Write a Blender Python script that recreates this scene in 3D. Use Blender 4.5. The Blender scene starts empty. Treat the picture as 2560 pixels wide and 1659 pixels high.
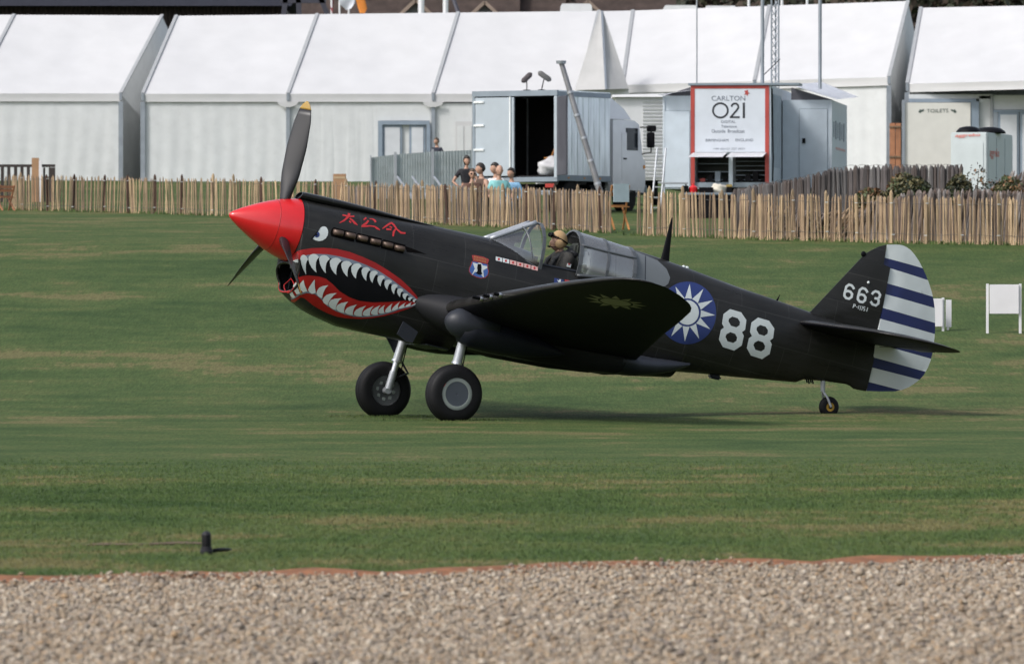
import bpy, bmesh, math, random
import numpy as np
from mathutils import Vector, Matrix
from mathutils.bvhtree import BVHTree
from mathutils.geometry import delaunay_2d_cdt
random.seed(7); rng = np.random.default_rng(7)
SC = bpy.context.scene
COL = SC.collection
V = Vector
# ------------------------------------------------------------------ camera, sky, sun, exposure
FPX = 16150.0; EYE = 1.78; VH = 709.0; D0 = 85.0
PITCH = math.atan((829.5 - VH) / FPX)
cam_d = bpy.data.cameras.new("camera"); cam = bpy.data.objects.new("camera", cam_d); COL.objects.link(cam)
cam.location = (0, 0, EYE); cam.rotation_euler = (math.pi / 2 - PITCH, 0, 0)
cam_d.sensor_width = 36.0; cam_d.lens = FPX / 2560 * 36.0
cam_d.clip_start = 0.5; cam_d.clip_end = 3000
cam_d.dof.use_dof = True; cam_d.dof.focus_distance = 84.5; cam_d.dof.aperture_fstop = 6.8
SC.camera = cam
SUN_DIR = V((-0.58, -0.40, 0.70)).normalized()      # towards the sun
wd = bpy.data.worlds.new("World"); SC.world = wd; wd.use_nodes = True
nt = wd.node_tree; bg = nt.nodes["Background"]
sky = nt.nodes.new("ShaderNodeTexSky"); sky.sky_type = 'NISHITA'; sky.sun_disc = False
sky.sun_elevation = math.asin(SUN_DIR.z); sky.sun_rotation = math.atan2(SUN_DIR.x, SUN_DIR.y)
sky.air_density = 1.0; sky.dust_density = 3.2; sky.ozone_density = 1.0
hz = nt.nodes.new("ShaderNodeHueSaturation"); hz.inputs["Saturation"].default_value = .55     # thin veil of high cloud: a whiter sky all over
nt.links.new(sky.outputs[0], hz.inputs["Color"]); nt.links.new(hz.outputs[0], bg.inputs[0]); bg.inputs[1].default_value = 0.15
sun_d = bpy.data.lights.new("sun", 'SUN'); sun = bpy.data.objects.new("sun", sun_d); COL.objects.link(sun)
sun_d.energy = 1.6; sun_d.angle = math.radians(11.0); sun_d.color = (1.0, 0.975, 0.945)
sun.rotation_euler = (-SUN_DIR).to_track_quat('-Z', 'Y').to_euler()
vs = SC.view_settings; vs.view_transform = 'Standard'; vs.look = 'None'; vs.gamma = 1.0; vs.exposure = 0.54
vs.use_curve_mapping = False
SC.cycles.max_bounces = 8; SC.cycles.transparent_max_bounces = 12
SC.cycles.use_denoising = True

# ------------------------------------------------------------------ helpers
def ray(u, v):
    x = (u - 1280) / FPX; z = (829.5 - v) / FPX
    c, s = math.cos(PITCH), math.sin(PITCH)
    return V((x, c + z * s, -s + z * c))
CAMP = V((0, 0, EYE))
def at(u, v, D):
    d = ray(u, v); return CAMP + d * (D / d.y)
PROF = [(0, 0), (70, 0), (82, 0), (88, .02), (95, .27), (100, .56), (106, .96), (115, 1.60), (130, 2.62), (150, 3.2), (170, 3.72), (190, 4.32), (225, 5.35), (260, 6.5), (320, 8.6), (420, 13), (700, 30), (1500, 60)]
_px = [p[0] for p in PROF]; _pz = [p[1] for p in PROF]
def zg(y):
    return float(np.mean([np.interp(y + o, _px, _pz) for o in (-2.5, -1.2, 0, 1.2, 2.5)])) if y > 84 else 0.0
def on_ground(u, D, dz=0):
    p = at(u, 700, D); p.z = zg(D) + dz; return p

def props(o, label=None, cat=None, group=None, kind=None):
    if label: o["label"] = label
    if cat: o["category"] = cat
    if group: o["group"] = group
    if kind: o["kind"] = kind
    return o
def empty(name, loc=(0, 0, 0), rz=0, **k):
    o = bpy.data.objects.new(name, None); COL.objects.link(o); o.location = loc; o.rotation_euler = (0, 0, rz)
    o.empty_display_size = .2
    return props(o, **k)
def link_mesh(name, me, mat=None, parent=None, **k):
    o = bpy.data.objects.new(name, me); COL.objects.link(o)
    if mat is not None:
        for m in (mat if isinstance(mat, (list, tuple)) else [mat]): me.materials.append(m)
    if parent is not None: o.parent = parent
    return props(o, **k)
def inst(o, parent=None, loc=None, rot=None, scale=None):
    c = o.copy(); COL.objects.link(c); c.parent = parent
    if loc is not None: c.location = loc
    if rot is not None: c.rotation_euler = rot
    if scale is not None: c.scale = scale
    return c
def build(name, bm, mat=None, parent=None, smooth=False, angle=None, **k):
    bmesh.ops.recalc_face_normals(bm, faces=bm.faces)
    me = bpy.data.meshes.new(name); bm.to_mesh(me); bm.free()
    if smooth:
        me.polygons.foreach_set("use_smooth", [True] * len(me.polygons))
        if angle is not None: me.set_sharp_from_angle(angle=math.radians(angle))
    return link_mesh(name, me, mat, parent, **k)
def raw(name, vs_, fs_, mat=None, parent=None, smooth=False, **k):
    me = bpy.data.meshes.new(name); me.from_pydata([tuple(v) for v in vs_], [], fs_)
    if smooth: me.polygons.foreach_set("use_smooth", [True] * len(me.polygons))
    me.update()
    return link_mesh(name, me, mat, parent, **k)

def box(bm, c, s, M=None, bev=0):
    r = bmesh.ops.create_cube(bm, size=1)["verts"]
    bmesh.ops.scale(bm, vec=s, verts=r)
    if bev:
        es = {e for v in r for e in v.link_edges}
        r2 = bmesh.ops.bevel(bm, geom=list(es), offset=bev, segments=2, affect='EDGES')
        r = list({v for v in r2["verts"]} | {v for v in r if v.is_valid})
    bmesh.ops.translate(bm, vec=c, verts=r)
    if M is not None: bmesh.ops.transform(bm, matrix=M, verts=r)
    return r
def tube(bm, pts, rad, seg=8, cap=True):
    pts = [V(p) for p in pts]; n = len(pts)
    rads = rad if isinstance(rad, (list, tuple)) else [rad] * n
    rings = []; prev = None
    for i, p in enumerate(pts):
        t = (pts[min(i + 1, n - 1)] - pts[max(i - 1, 0)]).normalized()
        a = prev if prev is not None else (V((0, 0, 1)) if abs(t.z) < .9 else V((1, 0, 0)))
        b = t.cross(a).normalized(); a2 = b.cross(t).normalized(); prev = a2
        rings.append([bm.verts.new(p + (a2 * math.cos(2 * math.pi * k / seg) + b * math.sin(2 * math.pi * k / seg)) * rads[i]) for k in range(seg)])
    for i in range(n - 1):
        for k in range(seg):
            bm.faces.new((rings[i][k], rings[i][(k + 1) % seg], rings[i + 1][(k + 1) % seg], rings[i + 1][k]))
    if cap:
        bm.faces.new(rings[0][::-1]); bm.faces.new(rings[-1])
    return rings
def loft(bm, rings, closed=True, cap0=True, cap1=True):
    R_ = [[bm.verts.new(p) for p in r] for r in rings]
    m = len(R_[0])
    for i in range(len(R_) - 1):
        for k in range(m if closed else m - 1):
            try: bm.faces.new((R_[i][k], R_[i][(k + 1) % m], R_[i + 1][(k + 1) % m], R_[i + 1][k]))
            except ValueError: pass
    if closed and cap0: bm.faces.new(R_[0][::-1])
    if closed and cap1: bm.faces.new(R_[-1])
    return R_
def lathe(bm, prof, axis='x', seg=48, c=(0, 0, 0), caps=True):
    """prof: (along, radius)"""
    c = V(c); rings = []
    for a_, r_ in prof:
        ring = []
        for k in range(seg):
            t = 2 * math.pi * k / seg; q, w = r_ * math.cos(t), r_ * math.sin(t)
            ring.append(c + (V((a_, q, w)) if axis == 'x' else V((q, a_, w)) if axis == 'y' else V((q, w, a_))))
        rings.append(ring)
    return loft(bm, rings, True, caps and prof[0][1] > 1e-4, caps and prof[-1][1] > 1e-4)

# ------------------------------------------------------------------ materials
MATS = {}
def mat(name, col, rough=.6, metal=0., var=.12, scale=3., bump=0., bscale=60., spec=.5, coord='Object', rand=0., stretch=(1, 1, 1), dirt=0., coat=0.):
    if name in MATS: return MATS[name]
    m = bpy.data.materials.new(name); m.use_nodes = True; MATS[name] = m
    n = m.node_tree.nodes; l = m.node_tree.links; b = n["Principled BSDF"]
    b.inputs["Roughness"].default_value = rough; b.inputs["Metallic"].default_value = metal
    b.inputs["Specular IOR Level"].default_value = spec
    if coat: b.inputs["Coat Weight"].default_value = coat; b.inputs["Coat Roughness"].default_value = .12
    tc = n.new("ShaderNodeTexCoord"); mp = n.new("ShaderNodeMapping"); mp.inputs["Scale"].default_value = stretch
    l.new(tc.outputs[coord], mp.inputs[0])
    nz = n.new("ShaderNodeTexNoise"); nz.inputs["Scale"].default_value = scale; nz.inputs["Detail"].default_value = 5
    l.new(mp.outputs[0], nz.inputs["Vector"])
    cr = n.new("ShaderNodeMapRange"); cr.inputs[1].default_value = .3; cr.inputs[2].default_value = .7
    cr.inputs[3].default_value = 1 - var; cr.inputs[4].default_value = 1 + var
    l.new(nz.outputs["Fac"], cr.inputs[0])
    mul = n.new("ShaderNodeVectorMath"); mul.operation = 'SCALE'; mul.inputs[0].default_value = col
    l.new(cr.outputs[0], mul.inputs["Scale"]); last = mul.outputs[0]
    if rand:
        oi = n.new("ShaderNodeObjectInfo"); r2 = n.new("ShaderNodeMapRange"); r2.inputs[3].default_value = 1 - rand; r2.inputs[4].default_value = 1 + rand
        l.new(oi.outputs["Random"], r2.inputs[0]); m2 = n.new("ShaderNodeVectorMath"); m2.operation = 'SCALE'
        l.new(last, m2.inputs[0]); l.new(r2.outputs[0], m2.inputs["Scale"]); last = m2.outputs[0]
    if dirt:
        n2 = n.new("ShaderNodeTexNoise"); n2.inputs["Scale"].default_value = scale * 2.3; n2.inputs["Detail"].default_value = 8; n2.inputs["Roughness"].default_value = .7
        l.new(mp.outputs[0], n2.inputs["Vector"]); r3 = n.new("ShaderNodeMapRange"); r3.inputs[1].default_value = .5; r3.inputs[2].default_value = .75; r3.inputs[4].default_value = dirt
        l.new(n2.outputs["Fac"], r3.inputs[0]); mx = n.new("ShaderNodeMix"); mx.data_type = 'RGBA'
        l.new(r3.outputs[0], mx.inputs["Factor"]); l.new(last, mx.inputs[6]); mx.inputs[7].default_value = (.09, .08, .065, 1); last = mx.outputs[2]
    l.new(last, b.inputs["Base Color"])
    if bump:
        nb = n.new("ShaderNodeTexNoise"); nb.inputs["Scale"].default_value = bscale; nb.inputs["Detail"].default_value = 4
        l.new(mp.outputs[0], nb.inputs["Vector"]); bp = n.new("ShaderNodeBump"); bp.inputs["Strength"].default_value = bump; bp.inputs["Distance"].default_value = .02
        l.new(nb.outputs["Fac"], bp.inputs["Height"]); l.new(bp.outputs[0], b.inputs["Normal"])
    return m
def glass_mat(name, tint=(.9, .95, .93), refl=.12, rough=.03, haze=0.):
    m = bpy.data.materials.new(name); m.use_nodes = True
    n = m.node_tree.nodes; l = m.node_tree.links; n.remove(n["Principled BSDF"]); out = n["Material Output"]
    tr = n.new("ShaderNodeBsdfTransparent"); tr.inputs[0].default_value = (*tint, 1)
    gl = n.new("ShaderNodeBsdfGlossy"); gl.inputs["Roughness"].default_value = rough
    lw = n.new("ShaderNodeLayerWeight"); lw.inputs[0].default_value = .35
    nz = n.new("ShaderNodeTexNoise"); nz.inputs["Scale"].default_value = 9
    mr = n.new("ShaderNodeMapRange"); mr.inputs[3].default_value = refl * .7; mr.inputs[4].default_value = refl * 1.3; l.new(nz.outputs[0], mr.inputs[0])
    ad = n.new("ShaderNodeMath"); ad.use_clamp = True; l.new(lw.outputs["Fresnel"], ad.inputs[0]); l.new(mr.outputs[0], ad.inputs[1])
    mx = n.new("ShaderNodeMixShader"); l.new(ad.outputs[0], mx.inputs[0]); l.new(tr.outputs[0], mx.inputs[1]); l.new(gl.outputs[0], mx.inputs[2])
    last = mx.outputs[0]
    if haze:
        df = n.new("ShaderNodeBsdfDiffuse"); df.inputs[0].default_value = (.62, .64, .66, 1); m2 = n.new("ShaderNodeMixShader"); m2.inputs[0].default_value = haze
        l.new(last, m2.inputs[1]); l.new(df.outputs[0], m2.inputs[2]); last = m2.outputs[0]
    l.new(last, out.inputs[0]); return m

M_PAINT = mat("charcoal_paint", (.0150, .0147, .0142), .34, var=.22, scale=1.6, bump=.03, bscale=5, spec=.26)
def weather_paint(m, axes=(0, 2)):
    """sheet-metal seams, rivet-dulled streaks and uneven gloss over the skin"""
    n = m.node_tree.nodes; l = m.node_tree.links; b = n["Principled BSDF"]; src = b.inputs["Base Color"].links[0].from_socket
    tc = n.new("ShaderNodeTexCoord"); sp = n.new("ShaderNodeSeparateXYZ"); cb = n.new("ShaderNodeCombineXYZ"); l.new(tc.outputs["Object"], sp.inputs[0])
    l.new(sp.outputs[axes[0]], cb.inputs[0]); l.new(sp.outputs[axes[1]], cb.inputs[1])
    br = n.new("ShaderNodeTexBrick"); br.inputs["Scale"].default_value = 1.0; br.inputs["Brick Width"].default_value = .74; br.inputs["Row Height"].default_value = .41; br.inputs["Mortar Size"].default_value = .0045; br.inputs["Mortar Smooth"].default_value = .3
    br.inputs["Color1"].default_value = (.86, .86, .86, 1); br.inputs["Color2"].default_value = (1.14, 1.14, 1.14, 1); br.inputs["Mortar"].default_value = (2.3, 2.3, 2.3, 1); l.new(cb.outputs[0], br.inputs["Vector"])
    mu = n.new("ShaderNodeVectorMath"); mu.operation = 'MULTIPLY'; l.new(src, mu.inputs[0]); l.new(br.outputs["Color"], mu.inputs[1])
    mp = n.new("ShaderNodeMapping"); mp.inputs["Scale"].default_value = (.5, 2, 3.5); l.new(tc.outputs["Object"], mp.inputs[0])
    nz = n.new("ShaderNodeTexNoise"); nz.inputs["Scale"].default_value = 2.2; nz.inputs["Detail"].default_value = 7; nz.inputs["Roughness"].default_value = .65; l.new(mp.outputs[0], nz.inputs["Vector"])
    rr = n.new("ShaderNodeMapRange"); rr.inputs[1].default_value = .35; rr.inputs[2].default_value = .7; rr.inputs[3].default_value = .24; rr.inputs[4].default_value = .52; l.new(nz.outputs["Fac"], rr.inputs[0]); l.new(rr.outputs[0], b.inputs["Roughness"])
    st = n.new("ShaderNodeMapRange"); st.inputs[1].default_value = .45; st.inputs[2].default_value = .75; st.inputs[3].default_value = 1.; st.inputs[4].default_value = 1.55; l.new(nz.outputs["Fac"], st.inputs[0])
    m3 = n.new("ShaderNodeVectorMath"); m3.operation = 'SCALE'; l.new(mu.outputs[0], m3.inputs[0]); l.new(st.outputs[0], m3.inputs["Scale"]); l.new(m3.outputs[0], b.inputs["Base Color"])
weather_paint(M_PAINT)
M_FAIRING = mat("fairing_matt_paint", (.0175, .018, .021), .6, var=.2, scale=2, spec=.16)
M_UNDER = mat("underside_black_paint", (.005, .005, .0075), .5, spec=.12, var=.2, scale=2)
M_BELLY = mat("dark_blue_grey_paint", (.008, .0095, .0155), .45, spec=.2, var=.15, scale=2)
M_PANELGREY = mat("grey_panel_paint", (.12, .132, .14), .4, var=.08, scale=2)
M_FAIR = mat("slate_paint", (.022, .025, .033), .45, spec=.3, var=.12, scale=2)
M_RED = mat("red_paint", (.55, .012, .016), .28, var=.12, scale=2.5, coat=.3)
M_REDDARK = mat("mouth_red_paint", (.33, .006, .008), .4, var=.15, scale=3)
M_BLACK = mat("black_paint", (.004, .004, .0055), .5, spec=.12, var=.2)
M_WHITE = mat("white_marking_paint", (.56, .60, .60), .45, var=.06, scale=4)
M_GUM = mat("gum_grey_paint", (.17, .20, .26), .45)
M_BLUE = mat("marking_blue_paint", (.016, .032, .145), .42, var=.12, scale=3)
M_NAVY = mat("rudder_blue_paint", (.009, .016, .085), .42, var=.12, scale=3)
M_PINK = mat("flag_pink_paint", (.60, .36, .33), .5)
M_CHARRED = mat("character_red_paint", (.42, .02, .022), .45)
M_SHIELD = mat("badge_blue_paint", (.05, .12, .36), .45)
M_BADGERED = mat("badge_red_paint", (.30, .035, .03), .45)
M_BADGEYEL = mat("badge_yellow_paint", (.33, .16, .05), .45)
M_PALESUN = mat("pale_emblem_paint", (.24, .225, .16), .5)
M_RUBBER = mat("tyre_rubber", (.0065, .0065, .008), .6, var=.25, scale=6, spec=.22)
M_STEEL = mat("polished_steel", (.55, .56, .58), .28, metal=.9, var=.08)
M_ALU = mat("dull_aluminium", (.36, .38, .41), .45, metal=.4, var=.1)
M_PERSPEX = glass_mat("hazy_perspex", (.88, .92, .92), .16, .06, .14)  # clear glass with a share of flat white mixed in
M_HUBIN = mat("brake_hub_paint", (.075, .08, .085), .5, metal=.2)
M_HUB = mat("hub_ring_paint", (.22, .25, .24), .5)
M_HUBDISC = mat("hub_disc_paint", (.055, .065, .085), .45)
M_HUBYEL = mat("yellow_hub_paint", (.38, .22, .02), .5)
M_EXH = mat("burnt_exhaust_metal", (.085, .058, .045), .40, metal=.6, var=.35, scale=12)
M_SOOT = mat("soot", (.003, .0025, .0025), .8, spec=.05)
M_BLADE = mat("blade_black", (.014, .014, .017), .42)
M_BLADETIP = mat("blade_tip_yellow", (.34, .21, .04), .5)
M_COCKPIT = mat("cockpit_interior", (.035, .04, .034), .7)
M_FRAMELT = mat("windscreen_frame_paint", (.075, .082, .09), .32)
M_GLASS = glass_mat("canopy_glass", (.93, .96, .95), .15)
# ------------------------------------------------------------------ ground
def color_ramp(n, stops):
    cr = n.new("ShaderNodeValToRGB"); e = cr.color_ramp.elements
    while len(e) > 1: e.remove(e[0])
    e[0].position = stops[0][0]; e[0].color = (*stops[0][1], 1)
    for p, c in stops[1:]:
        k = e.new(p); k.color = (*c, 1)
    return cr
def grass_material(name, gain=1.0, tips=False):
    m = bpy.data.materials.new(name); m.use_nodes = True; n = m.node_tree.nodes; l = m.node_tree.links; b = n["Principled BSDF"]
    b.inputs["Roughness"].default_value = .8; b.inputs["Specular IOR Level"].default_value = .03
    g = n.new("ShaderNodeNewGeometry")
    def nz(sc, st, det=4, r=.55):
        mp = n.new("ShaderNodeMapping"); mp.inputs["Scale"].default_value = st; l.new(g.outputs["Position"], mp.inputs[0])
        x = n.new("ShaderNodeTexNoise"); x.inputs["Scale"].default_value = sc; x.inputs["Detail"].default_value = det; x.inputs["Roughness"].default_value = r
        l.new(mp.outputs[0], x.inputs["Vector"]); return x.outputs["Fac"]
    big = nz(.16, (.7, 1, 1), 3); mid = nz(.75, (.8, .8, 1), 5, .6); fine = nz(5, (1.15, .16, 1), 6, .75)
    a = n.new("ShaderNodeMath"); a.operation = 'MULTIPLY_ADD'; l.new(big, a.inputs[0]); a.inputs[1].default_value = .66
    a2 = n.new("ShaderNodeMath"); a2.operation = 'MULTIPLY_ADD'; l.new(mid, a2.inputs[0]); a2.inputs[1].default_value = .80; l.new(a2.outputs[0], a.inputs[2])
    a3 = n.new("ShaderNodeMath"); a3.operation = 'MULTIPLY'; l.new(fine, a3.inputs[0]); a3.inputs[1].default_value = .34; l.new(a3.outputs[0], a2.inputs[2])
    cr = color_ramp(n, [(.66, (.029 * gain, .051 * gain, .018 * gain)), (.86, (.048 * gain, .072 * gain, .025 * gain)), (1.0, (.068 * gain, .083 * gain, .031 * gain)), (1.19, (.099 * gain, .093 * gain, .042 * gain))])
    sc = n.new("ShaderNodeMath"); sc.operation = 'MULTIPLY'; sc.inputs[1].default_value = 1 / 1.2; l.new(a.outputs[0], sc.inputs[0])
    for e in cr.color_ramp.elements: e.position = e.position / 1.2
    l.new(sc.outputs[0], cr.inputs[0]); last = cr.outputs[0]
    if tips:
        at_ = n.new("ShaderNodeAttribute"); at_.attribute_name = "tone"
        mu = n.new("ShaderNodeVectorMath"); mu.operation = 'SCALE'; l.new(last, mu.inputs[0]); l.new(at_.outputs["Fac"], mu.inputs["Scale"]); last = mu.outputs[0]
        # upright lawn blades: shade them mostly by the lawn's own lie, as a dense sward does
        vm = n.new("ShaderNodeMix"); vm.data_type = 'VECTOR'; vm.inputs["Factor"].default_value = .30; l.new(g.outputs["Normal"], vm.inputs[4]); vm.inputs[5].default_value = (0, 0, 1)
        nv = n.new("ShaderNodeVectorMath"); nv.operation = 'NORMALIZE'; l.new(vm.outputs[1], nv.inputs[0]); l.new(nv.outputs[0], b.inputs["Normal"])
    gr = nz(30, (1.1, .07, 1), 3, .6); gm = n.new("ShaderNodeMapRange"); gm.inputs[1].default_value = .3; gm.inputs[2].default_value = .7; gm.inputs[3].default_value = .76; gm.inputs[4].default_value = 1.24; l.new(gr, gm.inputs[0])
    gs = n.new("ShaderNodeVectorMath"); gs.operation = 'SCALE'; l.new(last, gs.inputs[0]); l.new(gm.outputs[0], gs.inputs["Scale"]); last = gs.outputs[0]
    l.new(last, b.inputs["Base Color"])
    bp = n.new("ShaderNodeBump"); bp.inputs["Strength"].default_value = .5; bp.inputs["Distance"].default_value = .05; l.new(fine, bp.inputs["Height"])
    if not tips: l.new(bp.outputs[0], b.inputs["Normal"])
    return m
M_GRASSG = grass_material("mown_grass_ground", 1.15)
M_GRASS = grass_material("grass_blades_green", 1.42, True)
ys = sorted(set([-60, -20, 0, 20, 40, 55, 70] + [80 + i * 1.5 for i in range(0, 70)] + [190, 200, 212, 225, 240, 260, 290, 320, 370, 420, 500, 600, 800, 1100, 1500]))
xs = [-1200, -500, -250, -120, -60, -30, -15, 0, 15, 30, 60, 120, 250, 500, 1200]
gv = [(x, y, zg(y)) for y in ys for x in xs]; nx = len(xs)
gf = [(j * nx + i, j * nx + i + 1, (j + 1) * nx + i + 1, (j + 1) * nx + i) for j in range(len(ys) - 1) for i in range(nx - 1)]
raw("grass_field", gv, gf, M_GRASSG, smooth=True, kind="structure")
def edge_y(x): return 40.2 + (x + .05) * .50 * 1.0 + .10 * math.sin(x * 1.7) + .06 * math.sin(x * 4.9 + 1)
def edge_y(x): return 39.55 + .52 * max(-6, min(6, x)) + .14 * math.sin(x * 1.7) + .07 * math.sin(x * 5.1 + 1)
def strip(name, f0, f1, z, m, x0=-40, x1=40, n=700, **k):
    vv = []; ff = []
    for i in range(n + 1):
        x = x0 + (x1 - x0) * i / n; vv += [(x, f0(x), z), (x, f1(x), z)]
        if i: ff.append((2 * i - 2, 2 * i, 2 * i + 1, 2 * i - 1))
    return raw(name, vv, ff, m, **k)
M_SOIL = mat("rusty_soil", (.20, .078, .028), .9, var=.45, scale=9, coord='Object', bump=.6, bscale=40)
M_GRAVBASE = mat("gravel_fines", (.115, .092, .068), .9, var=.5, scale=30, bump=.6, bscale=90)
strip("gravel_bed", lambda x: 4.0, lambda x: edge_y(x), .004, M_GRAVBASE, kind="structure")
def berm():
    vv = []; ff = []; n = 800; m = 7
    for i in range(n + 1):
        x = -40 + 80 * i / n; y0 = edge_y(x) - .15; w = 1.15 + .22 * math.sin(x * 3.1) + .16 * math.sin(x * 9.3)
        for k in range(m): t = k / (m - 1); vv.append((x, y0 + w * t, -.004 + (.040 + .010 * math.sin(x * 7 + k)) * math.sin(math.pi * t) ** .8))
        if i:
            for k in range(m - 1): a = (i - 1) * m + k; ff.append((a, a + m, a + m + 1, a + 1))
    raw("soil_edge", vv, ff, M_SOIL, smooth=True, kind="structure")
berm()
M_PATCH = mat("worn_earth", (.095, .058, .03), .95, var=.4, scale=9)
strip("soil_patch", lambda x: 44.0 + .1 * math.sin(x * 5), lambda x: 44.0 + .1 * math.sin(x * 5) + max(.02, .3 * math.sin((x + 3.2) * 1.6) + .12 * math.sin(x * 13)), .008, M_PATCH, x0=-2.95, x1=-2.06, n=60, kind="structure")

# loose stones: low polyhedra, one mesh, tinted per stone
def stones():
    X0, X1, Y0, Y1 = -5.8, 5.8, 28.6, 43.5
    n = 275000
    px = rng.uniform(X0, X1, n); py = rng.uniform(Y0, Y1, n)
    ey = np.array([edge_y(x) for x in px]); keep = py < ey + rng.exponential(.16, n) * (.5 + .5 * np.sin(px * 2.3)); px, py, ey = px[keep], py[keep], ey[keep]; n = len(px)
    lift = .034 * np.sin(np.pi * np.clip((py - ey + .15) / 1.1, 0, 1))
    t = 1
    ico = np.array([(1, 0, 0), (-1, 0, 0), (0, 1, 0), (0, -1, 0), (0, 0, 1), (0, 0, -1)], float)
    tri = np.array([(0, 2, 4), (2, 1, 4), (1, 3, 4), (3, 0, 4), (2, 0, 5), (1, 2, 5), (3, 1, 5), (0, 3, 5)])
    s = np.clip(rng.lognormal(math.log(.0113), .32, n), .006, .028)
    sx = s * rng.uniform(.8, 1.4, n); sy = s * rng.uniform(.8, 1.4, n); sz = s * rng.uniform(.5, .85, n)
    P = np.repeat(ico[None], n, 0) * (1 + rng.normal(0, .16, (n, 6, 1)))
    P = P * np.stack([sx, sy, sz], 1)[:, None, :]
    a = rng.uniform(0, 6.28, n); ti = rng.normal(0, .35, n)
    c, s_ = np.cos(ti)[:, None], np.sin(ti)[:, None]
    y2 = P[:, :, 1] * c - P[:, :, 2] * s_; z2 = P[:, :, 1] * s_ + P[:, :, 2] * c; x2 = P[:, :, 0]
    c, s_ = np.cos(a)[:, None], np.sin(a)[:, None]
    X = x2 * c - y2 * s_ + px[:, None]; Y = x2 * s_ + y2 * c + py[:, None]
    Z = z2 + (sz * rng.uniform(.1, 1.3, n) + .004 + lift)[:, None]
    co = np.stack([X, Y, Z], 2).reshape(-1, 3).astype(np.float32)
    fi = (tri[None] + (np.arange(n) * 6)[:, None, None]).reshape(-1, 3)
    me = bpy.data.meshes.new("gravel_stones")
    me.vertices.add(len(co)); me.vertices.foreach_set("co", co.ravel())
    me.loops.add(fi.size); me.loops.foreach_set("vertex_index", fi.ravel().astype(np.int32))
    me.polygons.add(len(fi)); me.polygons.foreach_set("loop_start", np.arange(0, fi.size, 3, dtype=np.int32)); me.polygons.foreach_set("loop_total", np.full(len(fi), 3, np.int32))
    me.polygons.foreach_set("use_smooth", np.ones(len(fi), bool))
    pal = np.array([(.50, .45, .38), (.40, .34, .26), (.29, .22, .15), (.62, .60, .55), (.34, .33, .32), (.19, .17, .15), (.45, .33, .20), (.72, .70, .66), (.26, .24, .24)])
    w = np.array([.22, .18, .11, .13, .11, .08, .07, .06, .04])
    pal = pal * .78 + pal.mean(0) * .22
    base = pal[rng.choice(len(pal), n, p=w / w.sum())] * rng.uniform(.75, 1.15, (n, 1)) * np.array([[.68, .605, .515]])
    ca = me.color_attributes.new("tint", 'FLOAT_COLOR', 'POINT')
    cc = np.ones((n, 6, 4), np.float32); cc[:, :, :3] = base[:, None, :]; ca.data.foreach_set("color", cc.ravel())
    me.update(); me.validate()
    m = bpy.data.materials.new("gravel_stone"); m.use_nodes = True; nn = m.node_tree.nodes; l = m.node_tree.links; b = nn["Principled BSDF"]; b.inputs["Roughness"].default_value = .75
    ta = nn.new("ShaderNodeAttribute"); ta.attribute_name = "tint"; nz = nn.new("ShaderNodeTexNoise"); nz.inputs["Scale"].default_value = 120
    tc = nn.new("ShaderNodeTexCoord"); l.new(tc.outputs["Object"], nz.inputs["Vector"])
    mr = nn.new("ShaderNodeMapRange"); mr.inputs[3].default_value = .75; mr.inputs[4].default_value = 1.25; l.new(nz.outputs["Fac"], mr.inputs[0])
    mu = nn.new("ShaderNodeVectorMath"); mu.operation = 'SCALE'; l.new(ta.outputs["Color"], mu.inputs[0]); l.new(mr.outputs[0], mu.inputs["Scale"]); l.new(mu.outputs[0], b.inputs["Base Color"])
    link_mesh("gravel", me, m, kind="stuff")
stones()

def grass(name, X0, X1, Y0, Y1, dens, h, wd_, blades=5, clear=None):
    n = int((X1 - X0) * (Y1 - Y0) * dens)
    px = rng.uniform(X0, X1, n); py = rng.uniform(Y0, Y1, n)
    if clear is not None:
        k = clear(px, py); px, py = px[k], py[k]; n = len(px)
    pz = np.array([zg(y) for y in np.linspace(Y0, Y1, 400)]); pz = np.interp(py, np.linspace(Y0, Y1, 400), pz)
    B = blades; N = n * B
    bx = np.repeat(px, B) + rng.normal(0, wd_ * 2.2, N); by = np.repeat(py, B) + rng.normal(0, wd_ * 2.2, N); bz = np.repeat(pz, B)
    hh = h * rng.uniform(.45, 1.25, N); a = rng.uniform(0, 6.28, N); w = wd_ * rng.uniform(.6, 1.3, N)
    lean = hh * rng.uniform(.1, .9, N); la = rng.uniform(0, 6.28, N)
    v0 = np.stack([bx - np.cos(a) * w, by - np.sin(a) * w, bz - .004], 1); v1 = np.stack([bx + np.cos(a) * w, by + np.sin(a) * w, bz - .004], 1)
    v2 = np.stack([bx + np.cos(la) * lean, by + np.sin(la) * lean, bz + hh], 1)
    co = np.stack([v0, v1, v2], 1).reshape(-1, 3).astype(np.float32); F_ = N
    me = bpy.data.meshes.new(name); me.vertices.add(len(co)); me.vertices.foreach_set("co", co.ravel())
    idx = np.arange(N * 3, dtype=np.int32); me.loops.add(len(idx)); me.loops.foreach_set("vertex_index", idx)
    me.polygons.add(N); me.polygons.foreach_set("loop_start", np.arange(0, N * 3, 3, dtype=np.int32)); me.polygons.foreach_set("loop_total", np.full(N, 3, np.int32))
    at_ = me.attributes.new("tone", 'FLOAT', 'POINT'); tn = np.repeat(rng.uniform(.85, 1.18, N), 3).reshape(N, 3).astype(np.float32); at_.data.foreach_set("value", tn.ravel())
    me.update()
    link_mesh(name, me, M_GRASS, kind="stuff")
eg = np.vectorize(edge_y)
grass("grass", -6.2, 6.2, 38, 66, 310, .022, .0035, 5, lambda x, y: (rng.random(len(x)) < (66.5 - y) / 12) & (y > eg(x) + .30 + .55 * rng.random(len(x)) ** 1.5) & ((np.abs(y - 44.1) > .12) | (x > -1.9) | (rng.random(len(x)) < .25)))
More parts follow.
